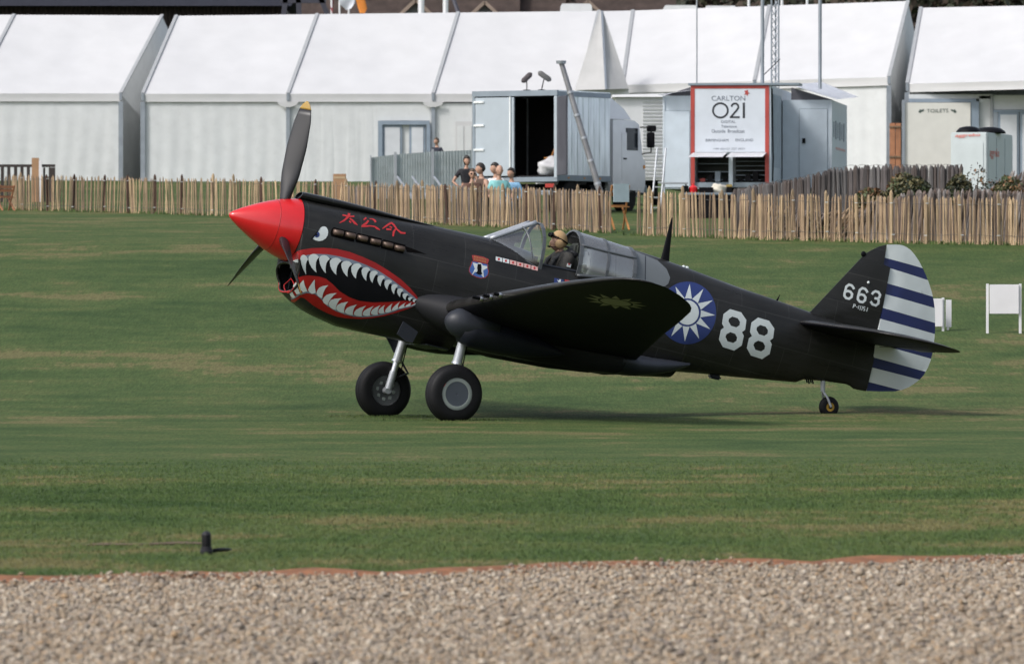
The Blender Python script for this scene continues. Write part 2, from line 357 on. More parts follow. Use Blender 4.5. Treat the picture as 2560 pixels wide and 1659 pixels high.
grass("grass", -3.4, .6, 83.4, 86.2, 420, .022, .004, 5, lambda x, y: rng.random(len(x)) < np.exp(-(((x + 1.7) / .55) ** 2 + ((y - 85.9) / .5) ** 2)) + np.exp(-(((x + .8) / .6) ** 2 + ((y - 83.95) / .45) ** 2)))
def along_fence(x, y):
    # rougher, longer grass left standing along the foot of the fences
    u = 1280 + x / y * FPX; yf = np.where(u < 1560, np.interp(u, [-40, 400, 800, 1180, 1528], [171, 163, 154, 146, 138]), np.interp(u, [1594, 1900, 2280, 2640], [136, 132, 130, 129]))
    return np.abs(y - yf + .1) < .28
grass("grass", -15, 13, 127, 173, 60, .09, .012, 4, along_fence)
# ------------------------------------------------------------------ the fighter plane (local frame: x to the nose, y to the port wing, z up)
YAW = math.radians(21.75); TAILDOWN = math.radians(13.0)
P0 = V((-1.2317, 85.0, 0.0))
_h = V((-math.cos(YAW), -math.sin(YAW), 0)); _up = V((0, 0, 1)); AY = V((math.sin(YAW), -math.cos(YAW), 0))
AX = _h * math.cos(TAILDOWN) + _up * math.sin(TAILDOWN); AZ = _up * math.cos(TAILDOWN) - _h * math.sin(TAILDOWN)
RL = Matrix((AX, AY, AZ))                     # world -> local rotation
MW = Matrix.Translation(P0) @ RL.transposed().to_4x4()
plane = empty("fighter_plane", label="dark charcoal fighter plane with red spinner and shark mouth taxiing on the grass", cat="plane")
plane.matrix_world = MW
OL = RL @ (CAMP - P0)
def lray(u, v): return RL @ ray(u, v)
def on_y(u, v, y):
    d = lray(u, v); return OL + d * ((y - OL.y) / d.y)
def on_x(u, v, x):
    d = lray(u, v); return OL + d * ((x - OL.x) / d.x)
def ip(x, tab):
    xs_ = [t[0] for t in tab]; return float(np.interp(x, xs_, [t[1] for t in tab]))
# --- fuselage
TOP = [(-6.24, 2.56), (-5.6, 2.60), (-5.2, 2.632), (-4.7, 2.675), (-4.06, 2.722), (-3.42, 2.79), (-2.9, 2.84), (-2.5, 2.866), (-2.3, 2.84), (-2.0, 2.80), (-1.80, 2.70), (-1.74, 2.52), (-1.1, 2.49), (-.9, 2.51), (-.4, 2.545), (.35, 2.52), (1.0, 2.485), (1.57, 2.462), (2.0, 2.446), (2.275, 2.440)]
BOT = [(-6.24, 1.776), (-6.06, 1.766), (-5.96, 1.808), (-5.63, 1.776), (-5.30, 1.728), (-5.2, 1.665), (-4.33, 1.541), (-3.83, 1.475), (-3.40, 1.41), (-3.36, 1.32), (-2.75, 1.205), (-2.1, 1.143), (-1.2, 1.083), (-.4, 1.048), (-.20, 1.05), (-.16, .955), (.35, .947), (.7, .948), (1.15, .932), (1.4, .934), (1.57, .965), (1.73, .995), (1.89, 1.04), (2.07, 1.12), (2.16, 1.18), (2.215, 1.26), (2.247, 1.36), (2.262, 1.47), (2.272, 1.58), (2.275, 1.60)]
WID = [(-6.24, .045), (-5.8, .13), (-5.2, .24), (-4.3, .345), (-3.4, .425), (-2.5, .47), (-1.5, .49), (.4, .49), (1.4, .478), (2.0, .447), (2.275, .42)]
ZC = [(-6.24, 2.2), (-4.3, 2.08), (-2.5, 1.9), (-1.0, 1.82), (.4, 1.80), (1.4, 1.85), (2.2, 1.98), (2.275, 2.02)]
NL = [(-6.24, 2), (-3, 2.2), (-2, 2.6), (0, 2.6), (1.2, 2.5), (2.0, 3.0), (2.2, 3.4), (2.262, 3.0), (2.275, 2.0)]
NU = [(-6.24, 2), (-1.8, 2.1), (-1.7, 2.6), (-.9, 2.6), (-.3, 2.3), (.6, 2.1), (2.275, 2.0)]
def section(x, N=88):
    zt, zb, w, zc, nl, nu = ip(x, TOP), ip(x, BOT), ip(x, WID), ip(x, ZC), ip(x, NL), ip(x, NU)
    out = []
    for k in range(N):
        t = 2 * math.pi * k / N; c, s = math.cos(t), math.sin(t)
        n_ = nu if s >= 0 else nl
        y = w * math.copysign(abs(c) ** (2 / n_), c)
        z = zc + (zt - zc if s >= 0 else zc - zb) * math.copysign(abs(s) ** (2 / n_), s)
        out.append(V((x, y, z)))
    return out
fx = list(np.arange(2.275, 2.0, -.012)) + list(np.arange(2.0, -.12, -.06)) + [-.14, -.159, -.17, -.199, -.21] + list(np.arange(-.26, -1.7, -.05)) + [-1.70, -1.74, -1.77, -1.80, -1.85, -1.92] + list(np.arange(-2.0, -3.30, -.08)) + [-3.33, -3.359, -3.37, -3.399, -3.42] + list(np.arange(-3.5, -5.1, -.1)) + [-5.1, -5.19, -5.24, -5.29, -5.36] + list(np.arange(-5.45, -6.24, -.06)) + [-6.24]
bmF = bmesh.new(); loft(bmF, [section(x) for x in fx]); bmesh.ops.recalc_face_normals(bmF, faces=bmF.faces)
BV_F = BVHTree.FromBMesh(bmF)
# air intake opening and cockpit opening are cut out of the skin
def in_intake(p): return p.x > 2.0 and (abs(p.y) / .355) ** 2.6 + (abs(p.z - 1.40) / .185) ** 2.6 < 1
def in_pit(p): return -1.72 < p.x < -1.02 and abs(p.y) < .36 and p.z > 2.25
bmF.normal_update()
kill = [f for f in bmF.faces if (in_intake(f.calc_center_median()) and f.normal.x > .15) or (in_pit(f.calc_center_median()) and f.normal.z > .1)]
bmesh.ops.delete(bmF, geom=kill, context='FACES')
fus = build("fuselage", bmF, M_PAINT, plane, True, 40)
def ring_pts(cy, cz, a, b, n_, N=56, off=0.0):
    out = []
    for k in range(N + 1):
        t = 2 * math.pi * k / N; c, s = math.cos(t), math.sin(t)
        y = cy + a * math.copysign(abs(c) ** (2 / n_), c); z = cz + b * math.copysign(abs(s) ** (2 / n_), s)
        h, nrm, i, d = BV_F.ray_cast(V((4, y, z)), V((-1, 0, 0)))
        out.append(V((min(h.x, 2.30) + off if h else 2.2, y, z)))
    return out
rim = ring_pts(0, 1.40, .357, .187, 2.6)
bm = bmesh.new(); tube(bm, rim, .020, 8, False); build("intake_rim", bm, M_PAINT, fus, True)
bm = bmesh.new(); duct = []
for x, s in ((2.24, 1.0), (2.0, .97), (1.75, .9), (1.5, .85)): duct.append([V((min(x, p.x - .01) if x > 2.2 else x - (.0), p.y * s, 1.40 + (p.z - 1.40) * s)) for p in rim[:-1]])
loft(bm, duct, True, False, True); build("intake_duct", bm, M_BLACK, fus, True)
for y_ in (-.17, .17):
    bm = bmesh.new(); lathe(bm, [(1.98, .001), (1.98, .125), (2.07, .135), (2.07, .15), (1.9, .15)], 'x', 28, (0, y_, 1.43)); build("radiator", bm, M_BELLY, fus, True, 40)
bm = bmesh.new(); box(bm, (2.06, 0, 1.42), (.20, .022, .33)); build("duct_splitter", bm, M_BLACK, fus)
rp = [on_x(690 + a / 6.263, 600 + b / 6.263, 2.19) for a, b in [(128, 700), (180, 655), (235, 603), (262, 640), (283, 690), (272, 760), (240, 800), (190, 828), (150, 800), (128, 745), (128, 700)]]
bm = bmesh.new(); tube(bm, rp, .007, 6, False); build("oil_cooler_ring", bm, M_REDDARK, fus, True)
# lower lip of the intake painted red
low = [p + V((.004, 0, -.002)) for p in ring_pts(0, 1.40, .357, .187, 2.6, 56, .004)[30:47]]
bm = bmesh.new(); tube(bm, low, .0125, 8); build("red_lip", bm, M_REDDARK, fus, True)
# cockpit tub
bm = bmesh.new(); box(bm, (-1.37, 0, 1.72), (.72, .70, .02)); box(bm, (-1.37, .365, 2.0), (.72, .015, .60)); box(bm, (-1.37, -.365, 2.0), (.72, .015, .60)); box(bm, (-1.02, 0, 2.08), (.03, .72, .70)); box(bm, (-1.72, 0, 2.1), (.03, .72, .76))
build("cockpit_tub", bm, M_COCKPIT, plane)
bm = bmesh.new(); box(bm, (-1.655, 0, 2.22), (.07, .44, .72), bev=.03); box(bm, (-1.50, 0, 1.90), (.40, .44, .08), bev=.03); box(bm, (-1.66, 0, 2.66), (.07, .26, .2), bev=.03); build("pilot_seat", bm, M_COCKPIT, plane, True, 40)
for sy in (1, -1):
    pts = [V((x, sy * ip(x, [(-1.72, .375), (-1.02, .372)]), 0)) for x in np.linspace(-1.02, -1.74, 8)]
    for p in pts:
        h, nn_, i, d = BV_F.ray_cast(V((p.x, p.y, 4)), V((0, 0, -1))); p.z = (h.z if h else 2.3) + .004
    bm = bmesh.new(); tube(bm, pts, .016, 6); build("cockpit_sill", bm, M_FAIR, fus, True)
# air scoop on the cowl
sc_r = []
for x, hgt, wd_ in ((2.29, .095, .13), (2.24, .10, .135), (2.05, .10, .14), (1.7, .095, .14), (1.3, .075, .135), (.9, .045, .12), (.5, .016, .09), (.2, .002, .05)):
    z0 = ip(min(x, 2.27), TOP) - .03; r_ = []
    for k in range(20):
        t = 2 * math.pi * k / 20; r_.append(V((x + (.025 * math.sin(t) if x > 2.2 else 0) * -1, wd_ * math.cos(t), z0 + .015 + (hgt + .015) * (.5 + .5 * math.sin(t)) if math.sin(t) > -.9 else z0)))
    sc_r.append(r_)
bm = bmesh.new(); loft(bm, sc_r, True, False, True); inner = [[V((p.x, p.y * .78, (p.z - sc_r[0][5].z) * .80 + sc_r[0][5].z - .008)) for p in sc_r[0]]]
inner.append([p + V((-.25, 0, 0)) for p in inner[0]]); loft(bm, inner, True, False, True)
R0 = [bm.verts.new(p) for p in sc_r[0]]; R1 = [bm.verts.new(p) for p in inner[0]]
for k in range(20): bm.faces.new((R0[k], R0[(k + 1) % 20], R1[(k + 1) % 20], R1[k]))
bmesh.ops.remove_doubles(bm, verts=bm.verts, dist=1e-4)
scoop = build("air_scoop", bm, M_PAINT, plane, True, 45)
bm = bmesh.new(); loft(bm, [[p + V((-.03, 0, 0)) for p in inner[0]], [V((p.x - .05, p.y * .98, p.z)) for p in inner[0]]]); build("scoop_throat", bm, M_BLACK, scoop)
# --- spinner and blades
spin = [(3.172, .0), (3.160, .028), (3.12, .062), (3.018, .126), (2.90, .19), (2.789, .247), (2.68, .297), (2.587, .334), (2.50, .366), (2.403, .393), (2.34, .408), (2.285, .418), (2.278, .41), (2.278, .0)]
bm = bmesh.new(); lathe(bm, spin, 'x', 64, (0, 0, 2.02)); spinner = build("spinner", bm, M_RED, plane, True, 40)
bm = bmesh.new(); lathe(bm, [(2.585, .3375), (2.583, .3385), (2.579, .3395), (2.577, .339)], 'x', 64, (0, 0, 2.02)); build("spinner_seam", bm, M_REDDARK, spinner, True)
def blade_rings(r0, r1, n):
    out = []
    for i in range(n + 1):
        r = r0 + (r1 - r0) * i / n; f = (r - .33) / (1.68 - .33)
        ch = float(np.interp(f, [0, .08, .25, .55, .8, .92, .97, 1.0], [.13, .16, .25, .295, .26, .19, .12, .02])); th = float(np.interp(f, [0, .1, .3, 1], [.12, .10, .045, .01]))
        be = math.radians(float(np.interp(f, [0, .3, .7, 1], [56, 50, 40, 34])))
        ring = []
        for k in range(14):
            t = 2 * math.pi * k / 14; q = ch / 2 * math.cos(t); w = th / 2 * math.sin(t) * (1 - .25 * math.cos(t))
            # leading edge (+q) forward (x) and towards starboard (-y) for the top blade
            ring.append(V((math.sin(be) * q + math.cos(be) * w, -math.cos(be) * q + math.sin(be) * w, r)))
        out.append(ring)
    return out
for k in range(3):
    A = Matrix.Translation((2.47, 0, 2.02)) @ Matrix.Rotation(math.radians(120 * k - 2.0), 4, 'X')
    bm = bmesh.new(); loft(bm, blade_rings(.30, 1.57, 16)); bmesh.ops.transform(bm, matrix=A, verts=bm.verts); b_ = build("propeller_blade", bm, M_BLADE, plane, True)
    bm = bmesh.new(); loft(bm, blade_rings(1.571, 1.68, 5)); bmesh.ops.transform(bm, matrix=A, verts=bm.verts); build("blade_tip", bm, M_BLADETIP, b_, True)
# --- wings
LE = [(0, .27), (1.3, .25), (2.35, .20), (3.6, .135), (4.4, .06), (4.97, -.03), (5.3, -.11), (5.52, -.20), (5.64, -.31), (5.69, -.46), (5.695, -.56)]
TE = [(0, -2.78), (.5, -2.63), (2.66, -2.04), (3.78, -1.77), (4.6, -1.545), (4.95, -1.40), (5.25, -1.16), (5.45, -.97), (5.6, -.78), (5.67, -.66), (5.695, -.56)]
def naca(f, t): return 5 * t * (.2969 * math.sqrt(f) - .126 * f - .3516 * f * f + .2843 * f ** 3 - .1015 * f ** 4)
def foil(y, sgn, le, te, t, zbase, inc, N=22):
    c = max(le - te, .004); ring = []
    fr = [(1 - math.cos(math.pi * k / N)) / 2 for k in range(N + 1)]
    for f in fr[::-1]: ring.append(V((le - f * c, sgn * y, zbase - f * c * inc + c * (naca(f, t) * 1.12 + .015 * (1 - (2 * f - .8) ** 2 if f < .9 else 0)))))
    for f in fr[1:-1]: ring.append(V((le - f * c, sgn * y, zbase - f * c * inc - c * naca(f, t) * .9)))
    return ring
wy = [0, .4, .8, 1.2, 1.6, 2.0, 2.4, 2.8, 3.2, 3.6, 4.0, 4.3, 4.6, 4.85, 5.05, 5.2, 5.32, 5.42, 5.5, 5.56, 5.61, 5.645, 5.67, 5.685, 5.693]
BV_W = None
wings = {}
for sgn in (1, -1):
    bm = bmesh.new()
    loft(bm, [foil(y, sgn, ip(y, LE), ip(y, TE), float(np.interp(y, [0, 4.8, 5.69], [.15, .095, .085])), 1.355 + .105 * y, .012) for y in wy])
    bmesh.ops.recalc_face_normals(bm, faces=bm.faces)
    if sgn == 1: BV_W = BVHTree.FromBMesh(bm)
    bm.normal_update()
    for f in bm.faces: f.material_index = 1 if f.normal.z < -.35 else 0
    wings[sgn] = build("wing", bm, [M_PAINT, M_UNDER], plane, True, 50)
    # guns, landing light, aileron seam
    for j, (uu, vv) in enumerate([(1186, 757), (1202, 752.5), (1218, 748.5)]):
        y = 1.95 + .28 * j; z = 1.355 + .105 * y + .012
        bm = bmesh.new(); tube(bm, [(.0, sgn * y, z), (.36 - .03 * j, sgn * y, z)], .022, 10); g_ = build("gun_barrel", bm, M_BLACK, wings[sgn], True, 40)
        bm = bmesh.new(); lathe(bm, [(.12, .02), (.16, .032), (.17, .028), (.17, .02)], 'x', 14, (ip(y, LE) - .13, sgn * y, z)); build("gun_port", bm, M_STEEL, wings[sgn], True, 40)
    # root fairing, gear pod
    bm = bmesh.new(); rr = []
    for x, yc, zc, a_, b_ in ((.60, .38, 1.46, .02, .03), (.54, .40, 1.455, .11, .09), (.42, .43, 1.44, .20, .15), (.28, .47, 1.42, .32, .20), (.1, .52, 1.40, .45, .245), (-.3, .55, 1.38, .54, .29), (-1.0, .52, 1.36, .50, .31), (-1.8, .48, 1.33, .40, .24), (-2.4, .45, 1.33, .34, .17)):
        rr.append([V((x, sgn * (yc + a_ * math.cos(2 * math.pi * k / 28)), zc + b_ * math.sin(2 * math.pi * k / 28))) for k in range(28)])
    loft(bm, rr); build("root_fairing", bm, M_FAIRING, wings[sgn], True, 60)
    bm = bmesh.new(); rr = []
    for x, yc, zc, a_, b_ in ((-2.35, .44, 1.33, .36, .165), (-2.62, .42, 1.33, .33, .15), (-2.9, .41, 1.37, .24, .12), (-3.2, .40, 1.44, .14, .08), (-3.46, .385, 1.52, .03, .02)):
        rr.append([V((x, sgn * (yc + a_ * math.cos(2 * math.pi * k / 24)), zc + b_ * math.sin(2 * math.pi * k / 24))) for k in range(24)])
    loft(bm, rr); build("trailing_fillet", bm, M_FAIR, wings[sgn], True, 60)
    bm = bmesh.new(); lathe(bm, [(.40, .0), (.385, .06), (.34, .12), (.26, .175), (.14, .205), (-.02, .215), (-.3, .21)], 'x', 30, (0, sgn * 1.25, 1.265)); build("gear_knuckle", bm, M_FAIR, wings[sgn], True)
    bm = bmesh.new(); lathe(bm, [(.16, .17), (.0, .215), (-.25, .22), (-.55, .20), (-.85, .15), (-1.15, .08), (-1.35, .0)], 'x', 30, (0, sgn * 1.25, 1.19)); build("gear_pod", bm, M_BELLY, wings[sgn], True)
# --- slab surfaces (fin, rudder)
def slab(name, outline, thick, m, parent, edge_round=.22, step=.07, flat=None, sharp=60):
    """outline in (x,z); thickness grows from the outline inwards except at vertices flagged flat(x,z)"""
    pts = [V((p[0], p[1])) for p in outline]; n = len(pts); dense = []
    for i in range(n):
        a_, b_ = pts[i], pts[(i + 1) % n]; k = max(1, int((b_ - a_).length / step))
        dense += [a_.lerp(b_, j / k) for j in range(k)]
    m_ = len(dense); x0, x1 = min(p.x for p in pts), max(p.x for p in pts); z0, z1 = min(p.y for p in pts), max(p.y for p in pts)
    allp = list(dense)
    for xx in np.arange(x0, x1, step):
        for zz in np.arange(z0, z1, step): allp.append(V((xx + .001, zz + .0007)))
    vv, ee, ff, ov, oe, of = delaunay_2d_cdt(allp, [(i, (i + 1) % m_) for i in range(m_)], [], 1, 1e-5)
    used = sorted({i for f in ff for i in f}); mp = {o: i for i, o in enumerate(used)}
    def dist(p):
        best = 9
        for i in range(n):
            a_, b_ = pts[i], pts[(i + 1) % n]; mid = (a_ + b_) / 2
            if flat and flat(a_) and flat(b_): continue
            ab = b_ - a_; t = max(0, min(1, (p - a_).dot(ab) / max(ab.length_squared, 1e-9))); best = min(best, (p - (a_ + ab * t)).length)
        return best
    P = []; T = []
    for o in used:
        p = vv[o]; d = dist(p); t = thick * min(1, (max(d, 0) / edge_round)) ** .6; P.append(p); T.append(max(t, .004))
    N = len(P); verts = [(p.x, t, p.y) for p, t in zip(P, T)] + [(p.x, -t, p.y) for p, t in zip(P, T)]
    faces = [tuple(mp[i] for i in f) for f in ff] + [tuple(mp[i] + N for i in f)[::-1] for f in ff]
    cnt = {}
    for f in ff:
        for i in range(len(f)):
            e = (f[i], f[(i + 1) % len(f)]); cnt[tuple(sorted(e))] = cnt.get(tuple(sorted(e)), []) + [e]
    for k, es in cnt.items():
        if len(es) == 1: a_, b_ = mp[es[0][0]], mp[es[0][1]]; faces.append((b_, a_, a_ + N, b_ + N))
    bm = bmesh.new(); bv = [bm.verts.new(v) for v in verts]
    for f in faces:
        try: bm.faces.new([bv[i] for i in f])
        except ValueError: pass
    bmesh.ops.recalc_face_normals(bm, faces=bm.faces)
    tree = BVHTree.FromBMesh(bm)
    return build(name, bm, m, parent, True, sharp), tree
FIN = [(-4.95, 2.55), (-5.2, 2.645), (-5.76, 3.506), (-5.80, 3.575), (-5.895, 3.655), (-5.99, 3.725), (-6.092, 3.776), (-6.096, 3.50), (-6.20, 3.485), (-6.20, 2.45), (-5.2, 2.45)]
fin, BV_FIN = slab("fin", FIN, .062, M_PAINT, plane, .55, .06, lambda p: p.x < -6.05)
RUD = [(-6.105, 3.779), (-6.24, 3.812), (-6.32, 3.822), (-6.385, 3.814), (-6.46, 3.787), (-6.529, 3.742), (-6.61, 3.675), (-6.692, 3.588), (-6.765, 3.50), (-6.83, 3.409), (-6.90, 3.30), (-6.955, 3.187), (-7.0, 3.07), (-7.034, 2.937), (-7.065, 2.80), (-7.084, 2.642), (-7.095, 2.52), (-7.09, 2.394), (-7.07, 2.29), (-7.038, 2.188), (-6.99, 2.11), (-6.924, 2.038), (-6.85, 1.97), (-6.763, 1.915), (-6.666, 1.871), (-6.45, 1.82), (-6.25, 1.782), (-6.212, 2.5), (-6.212, 3.476), (-6.109, 3.49)]
def clip(poly, a_, b_, keep_above):
    out = []; n = len(poly)
    f = lambda p: ((b_[0] - a_[0]) * (p[1] - a_[1]) - (b_[1] - a_[1]) * (p[0] - a_[0])) * keep_above
    for i in range(n):
        p, q = poly[i], poly[(i + 1) % n]; fp, fq = f(p), f(q)
        if fp >= 0: out.append(p)
        if (fp >= 0) != (fq >= 0):
            t = fp / (fp - fq); out.append((p[0] + (q[0] - p[0]) * t, p[1] + (q[1] - p[1]) * t))
    return out
R3 = lambda a_, b_: on_y(1600 + a_ / 2.902, 560 + b_ / 2.902, .03)
lines = []
for p, q in [((1785, 245), (2050, 318)), ((1790, 312), (2090, 405)), ((1795, 430), (2125, 525)), ((1780, 508), (2130, 605)), ((1765, 610), (2140, 715)), ((1745, 688), (2138, 795)), ((1730, 800), (2135, 907)), ((1715, 868), (2120, 977)), ((1735, 978), (2075, 1070)), ((1725, 1050), (2050, 1132)), ((1705, 1155), (1900, 1205))]:
    a_, b_ = R3(*p), R3(*q); lines.append(((a_.x, a_.z), (b_.x, b_.z)))
rudder = empty("rudder"); rudder.parent = plane
def rslab(name, poly, m):
    # same thickness law for every band: measured from the whole rudder outline
    pts = [V(p) for p in RUD]
    def dist(p):
        best = 9
        for i in range(len(pts)):
            a_, b_ = pts[i], pts[(i + 1) % len(pts)]
            if a_.x > -6.26 and b_.x > -6.26 and max(a_.y, b_.y) < 3.5: continue
            ab = b_ - a_; t = max(0, min(1, (p - a_).dot(ab) / ab.length_squared)); best = min(best, (p - (a_ + ab * t)).length)
        return best
    dense = []; n = len(poly); step = .06
    for i in range(n):
        a_, b_ = V(poly[i]), V(poly[(i + 1) % n]); k = max(1, int((b_ - a_).length / step)); dense += [a_.lerp(b_, j / k) for j in range(k)]
    m_ = len(dense); allp = list(dense)
    for xx in np.arange(-7.1, -6.1, step):
        for zz in np.arange(1.75, 3.83, step): allp.append(V((xx + .001, zz + .0007)))
    vv, ee, ff, *_r = delaunay_2d_cdt(allp, [(i, (i + 1) % m_) for i in range(m_)], [], 1, 1e-5)
    used = sorted({i for f in ff for i in f}); mp = {o: i for i, o in enumerate(used)}
    T = [max(.006, .055 * min(1, dist(vv[o]) / .6) ** .7) for o in used]; N = len(used)
    verts = [(vv[o].x, t, vv[o].y) for o, t in zip(used, T)] + [(vv[o].x, -t, vv[o].y) for o, t in zip(used, T)]
    faces = [tuple(mp[i] for i in f) for f in ff] + [tuple(mp[i] + N for i in f)[::-1] for f in ff]; cnt = {}
    for f in ff:
        for i in range(len(f)):
            e = (f[i], f[(i + 1) % len(f)]); cnt.setdefault(tuple(sorted(e)), []).append(e)
    for k, es in cnt.items():
        if len(es) == 1: a_, b_ = mp[es[0][0]], mp[es[0][1]]; faces.append((b_, a_, a_ + N, b_ + N))
    bm = bmesh.new(); bv = [bm.verts.new(v) for v in verts]
    for f in faces:
        try: bm.faces.new([bv[i] for i in f])
        except ValueError: pass
    return build(name, bm, m, rudder, True, 50)
rest = list(RUD); cols = [M_WHITE, M_NAVY]
for i, (a_, b_) in enumerate(lines + [None]) if False else enumerate(lines):
    up_ = clip(rest, a_, b_, -1 if a_[0] > b_[0] else 1); rest = clip(rest, a_, b_, 1 if a_[0] > b_[0] else -1)
    if len(up_) > 2: rslab("stripe", up_, cols[i % 2])
rslab("stripe", rest, M_NAVY)
# --- tailplanes
TLE = [(0, -4.97), (.25, -4.99), (.49, -5.04), (1.0, -5.27), (1.4, -5.47), (1.6, -5.60), (1.78, -5.78), (1.89, -6.0), (1.945, -6.22), (1.955, -6.35)]
TTE = [(0, -6.5), (.2, -6.58), (.5, -6.69), (.9, -6.76), (1.3, -6.78), (1.6, -6.74), (1.78, -6.66), (1.89, -6.55), (1.945, -6.43), (1.955, -6.36)]
for sgn in (1, -1):
    bm = bmesh.new()
    loft(bm, [foil(y, sgn, ip(y, TLE), ip(y, TTE), float(np.interp(y, [0, 1.6, 1.955], [.085, .06, .05])), 2.44, .0) for y in (0, .3, .6, .9, 1.2, 1.45, 1.6, 1.72, 1.81, 1.88, 1.92, 1.945, 1.953)])
    bmesh.ops.recalc_face_normals(bm, faces=bm.faces); bm.normal_update()
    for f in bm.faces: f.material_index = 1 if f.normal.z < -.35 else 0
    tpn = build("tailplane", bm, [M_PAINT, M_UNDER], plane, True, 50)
    bm = bmesh.new(); box(bm, (-6.17, sgn * 1.05, 2.38), (.012, 1.5, .006)); build("elevator_hinge_seam", bm, M_BLACK, tpn)
    bm = bmesh.new(); box(bm, (-6.68, sgn * .62, 2.44), (.13, .42, .012)); build("trim_tab", bm, M_WHITE if False else M_FAIR, tpn)
# --- decals: painted markings laid 2-4 mm proud of the skin they belong to
def resample(poly, step):
    out = []; n = len(poly)
    for i in range(n):
        a_, b_ = V(poly[i]), V(poly[(i + 1) % n]); k = max(1, int((b_ - a_).length / step)); out += [a_.lerp(b_, j / k) for j in range(k)]
    return out
def smoothpoly(poly, it=2):
    p = [V(q) for q in poly]
    for _ in range(it):
        o = []
        for i in range(len(p)): a_, b_ = p[i], p[(i + 1) % len(p)]; o += [a_.lerp(b_, .25), a_.lerp(b_, .75)]
        p = o
    return p
def decal(name, poly, tree, off, m, parent, holes=(), grid=5.0, step=4.0, z2=None, quads=None, **k):
    f = z2 or (lambda p: p)
    loops = [resample([f(q) for q in poly], step)] + [resample([f(q) for q in h], step) for h in holes]
    pts = []; edges = []
    for lp in loops:
        s = len(pts); pts += lp; edges += [(s + i, s + (i + 1) % len(lp)) for i in range(len(lp))]
    us = [p.x for p in loops[0]]; ws = [p.y for p in loops[0]]
    if grid:
        for u in np.arange(min(us), max(us), grid):
            for w in np.arange(min(ws), max(ws), grid): pts.append(V((u + .013, w + .017)))
    vv, ee, ff, *_r = delaunay_2d_cdt(pts, edges, [], 1, 1e-4)
    def inside(c, lp):
        r_ = False
        for i in range(len(lp)):
            a_, b_ = lp[i], lp[i - 1]
            if (a_.y > c.y) != (b_.y > c.y) and c.x < (b_.x - a_.x) * (c.y - a_.y) / (b_.y - a_.y) + a_.x: r_ = not r_
        return r_
    if holes: ff = [q for q in ff if not any(inside(sum((vv[i] for i in q), V((0, 0))) / len(q), lp) for lp in loops[1:])]
    if quads is not None: vv, ff = quads
    used = sorted({i for q in ff for i in q}); mp = {}; verts = []
    for o in used:
        h, nrm, i, d = tree.ray_cast(OL, lray(vv[o].x, vv[o].y))
        if h is None: continue
        ln = lray(vv[o].x, vv[o].y)
        if nrm.dot(ln) > 0: nrm = -nrm
        mp[o] = len(verts); verts.append(h + nrm * off)
    faces = [tuple(mp[i] for i in q) for q in ff if all(i in mp for i in q)]
    bm = bmesh.new(); bv = [bm.verts.new(v) for v in verts]
    for q in faces:
        try: bm.faces.new([bv[i] for i in q])
        except ValueError: pass
    me = bpy.data.meshes.new(name)
    bm.normal_update()
    for q in list(bm.faces):
        if q.normal.dot(lray(1280, 700)) > 0: q.normal_flip()
    bm.to_mesh(me); bm.free(); me.polygons.foreach_set("use_smooth", [True] * len(me.polygons))
    return link_mesh(name, me, m, parent, **k)
def stroke(name, pts, w, tree, off, m, parent, z2):
    '''painted line of width w along pts, laid as a strip of quads'''
    out = ribbon(pts, w); n = len(pts); L, R_ = out[:n], out[n:][::-1]; vv = []; ff = []
    for i in range(n - 1):
        k = max(1, int((V(pts[i + 1]) - V(pts[i])).length / 25))
        for j in range(k + (i == n - 2)): vv += [z2(L[i].lerp(L[i + 1], j / k)), z2(R_[i].lerp(R_[i + 1], j / k))]
    ff = [(2 * i, 2 * i + 1, 2 * i + 3, 2 * i + 2) for i in range(len(vv) // 2 - 1)]
    return decal(name, [(0, 0), (10, 0), (0, 10)], tree, off, m, parent, grid=0, quads=(vv, ff))
def ribbon(pts, w):
    p = [V(q) for q in pts]; n = len(p); ws_ = w if isinstance(w, (list, tuple)) else [w] * n; L, R_ = [], []
    for i in range(n):
        a_ = (p[i] - p[i - 1]).normalized() if i else None; b_ = (p[i + 1] - p[i]).normalized() if i < n - 1 else None
        t = ((a_ or b_) + (b_ or a_)); t = t.normalized() if t.length > 1e-6 else (a_ or b_); nn_ = V((-t.y, t.x))
        kk = 1 / max(.5, (nn_.dot(V((-(a_ or b_).y, (a_ or b_).x)))))
        L.append(p[i] + nn_ * ws_[i] / 2 * kk); R_.append(p[i] - nn_ * ws_[i] / 2 * kk)
    return L + R_[::-1]
Zm = lambda p: V((690 + p[0] / 6.263, 600 + p[1] / 6.263))
Ze = lambda p: V((740 + p[0] / 7.933, 510 + p[1] / 7.933))
Z8 = lambda p: V((1640 + p[0] / 7.009, 690 + p[1] / 7.009))
Z6 = lambda p: V((2080 + p[0] / 14.02, 690 + p[1] / 14.02))
ZR2 = lambda p: V((1100 + p[0] / 3.672, 520 + p[1] / 3.672))
Z3 = lambda p: V((1160 + p[0] / 11.9, 620 + p[1] / 11.9))
Z4 = lambda p: V((1340 + p[0] / 9.636, 560 + p[1] / 9.636))
mouth_out = [(190, 300), (240, 255), (310, 188), (400, 152), (550, 128), (750, 122), (950, 137), (1150, 185), (1350, 260), (1550, 350), (1750, 470), (1950, 610), (2100, 750), (2200, 870), (2258, 965), (2220, 1003), (2100, 1062), (1900, 1130), (1700, 1185), (1500, 1220), (1300, 1232), (1100, 1222), (950, 1195), (800, 1140), (680, 1080), (580, 1020), (500, 952), (440, 907), (390, 895), (340, 930), (290, 972), (240, 960), (232, 900), (262, 800), (285, 690), (345, 585), (378, 440), (380, 300), (260, 330)]
mouth = decal("shark_mouth", mouth_out, BV_F, .003, M_REDDARK, plane, z2=Zm)
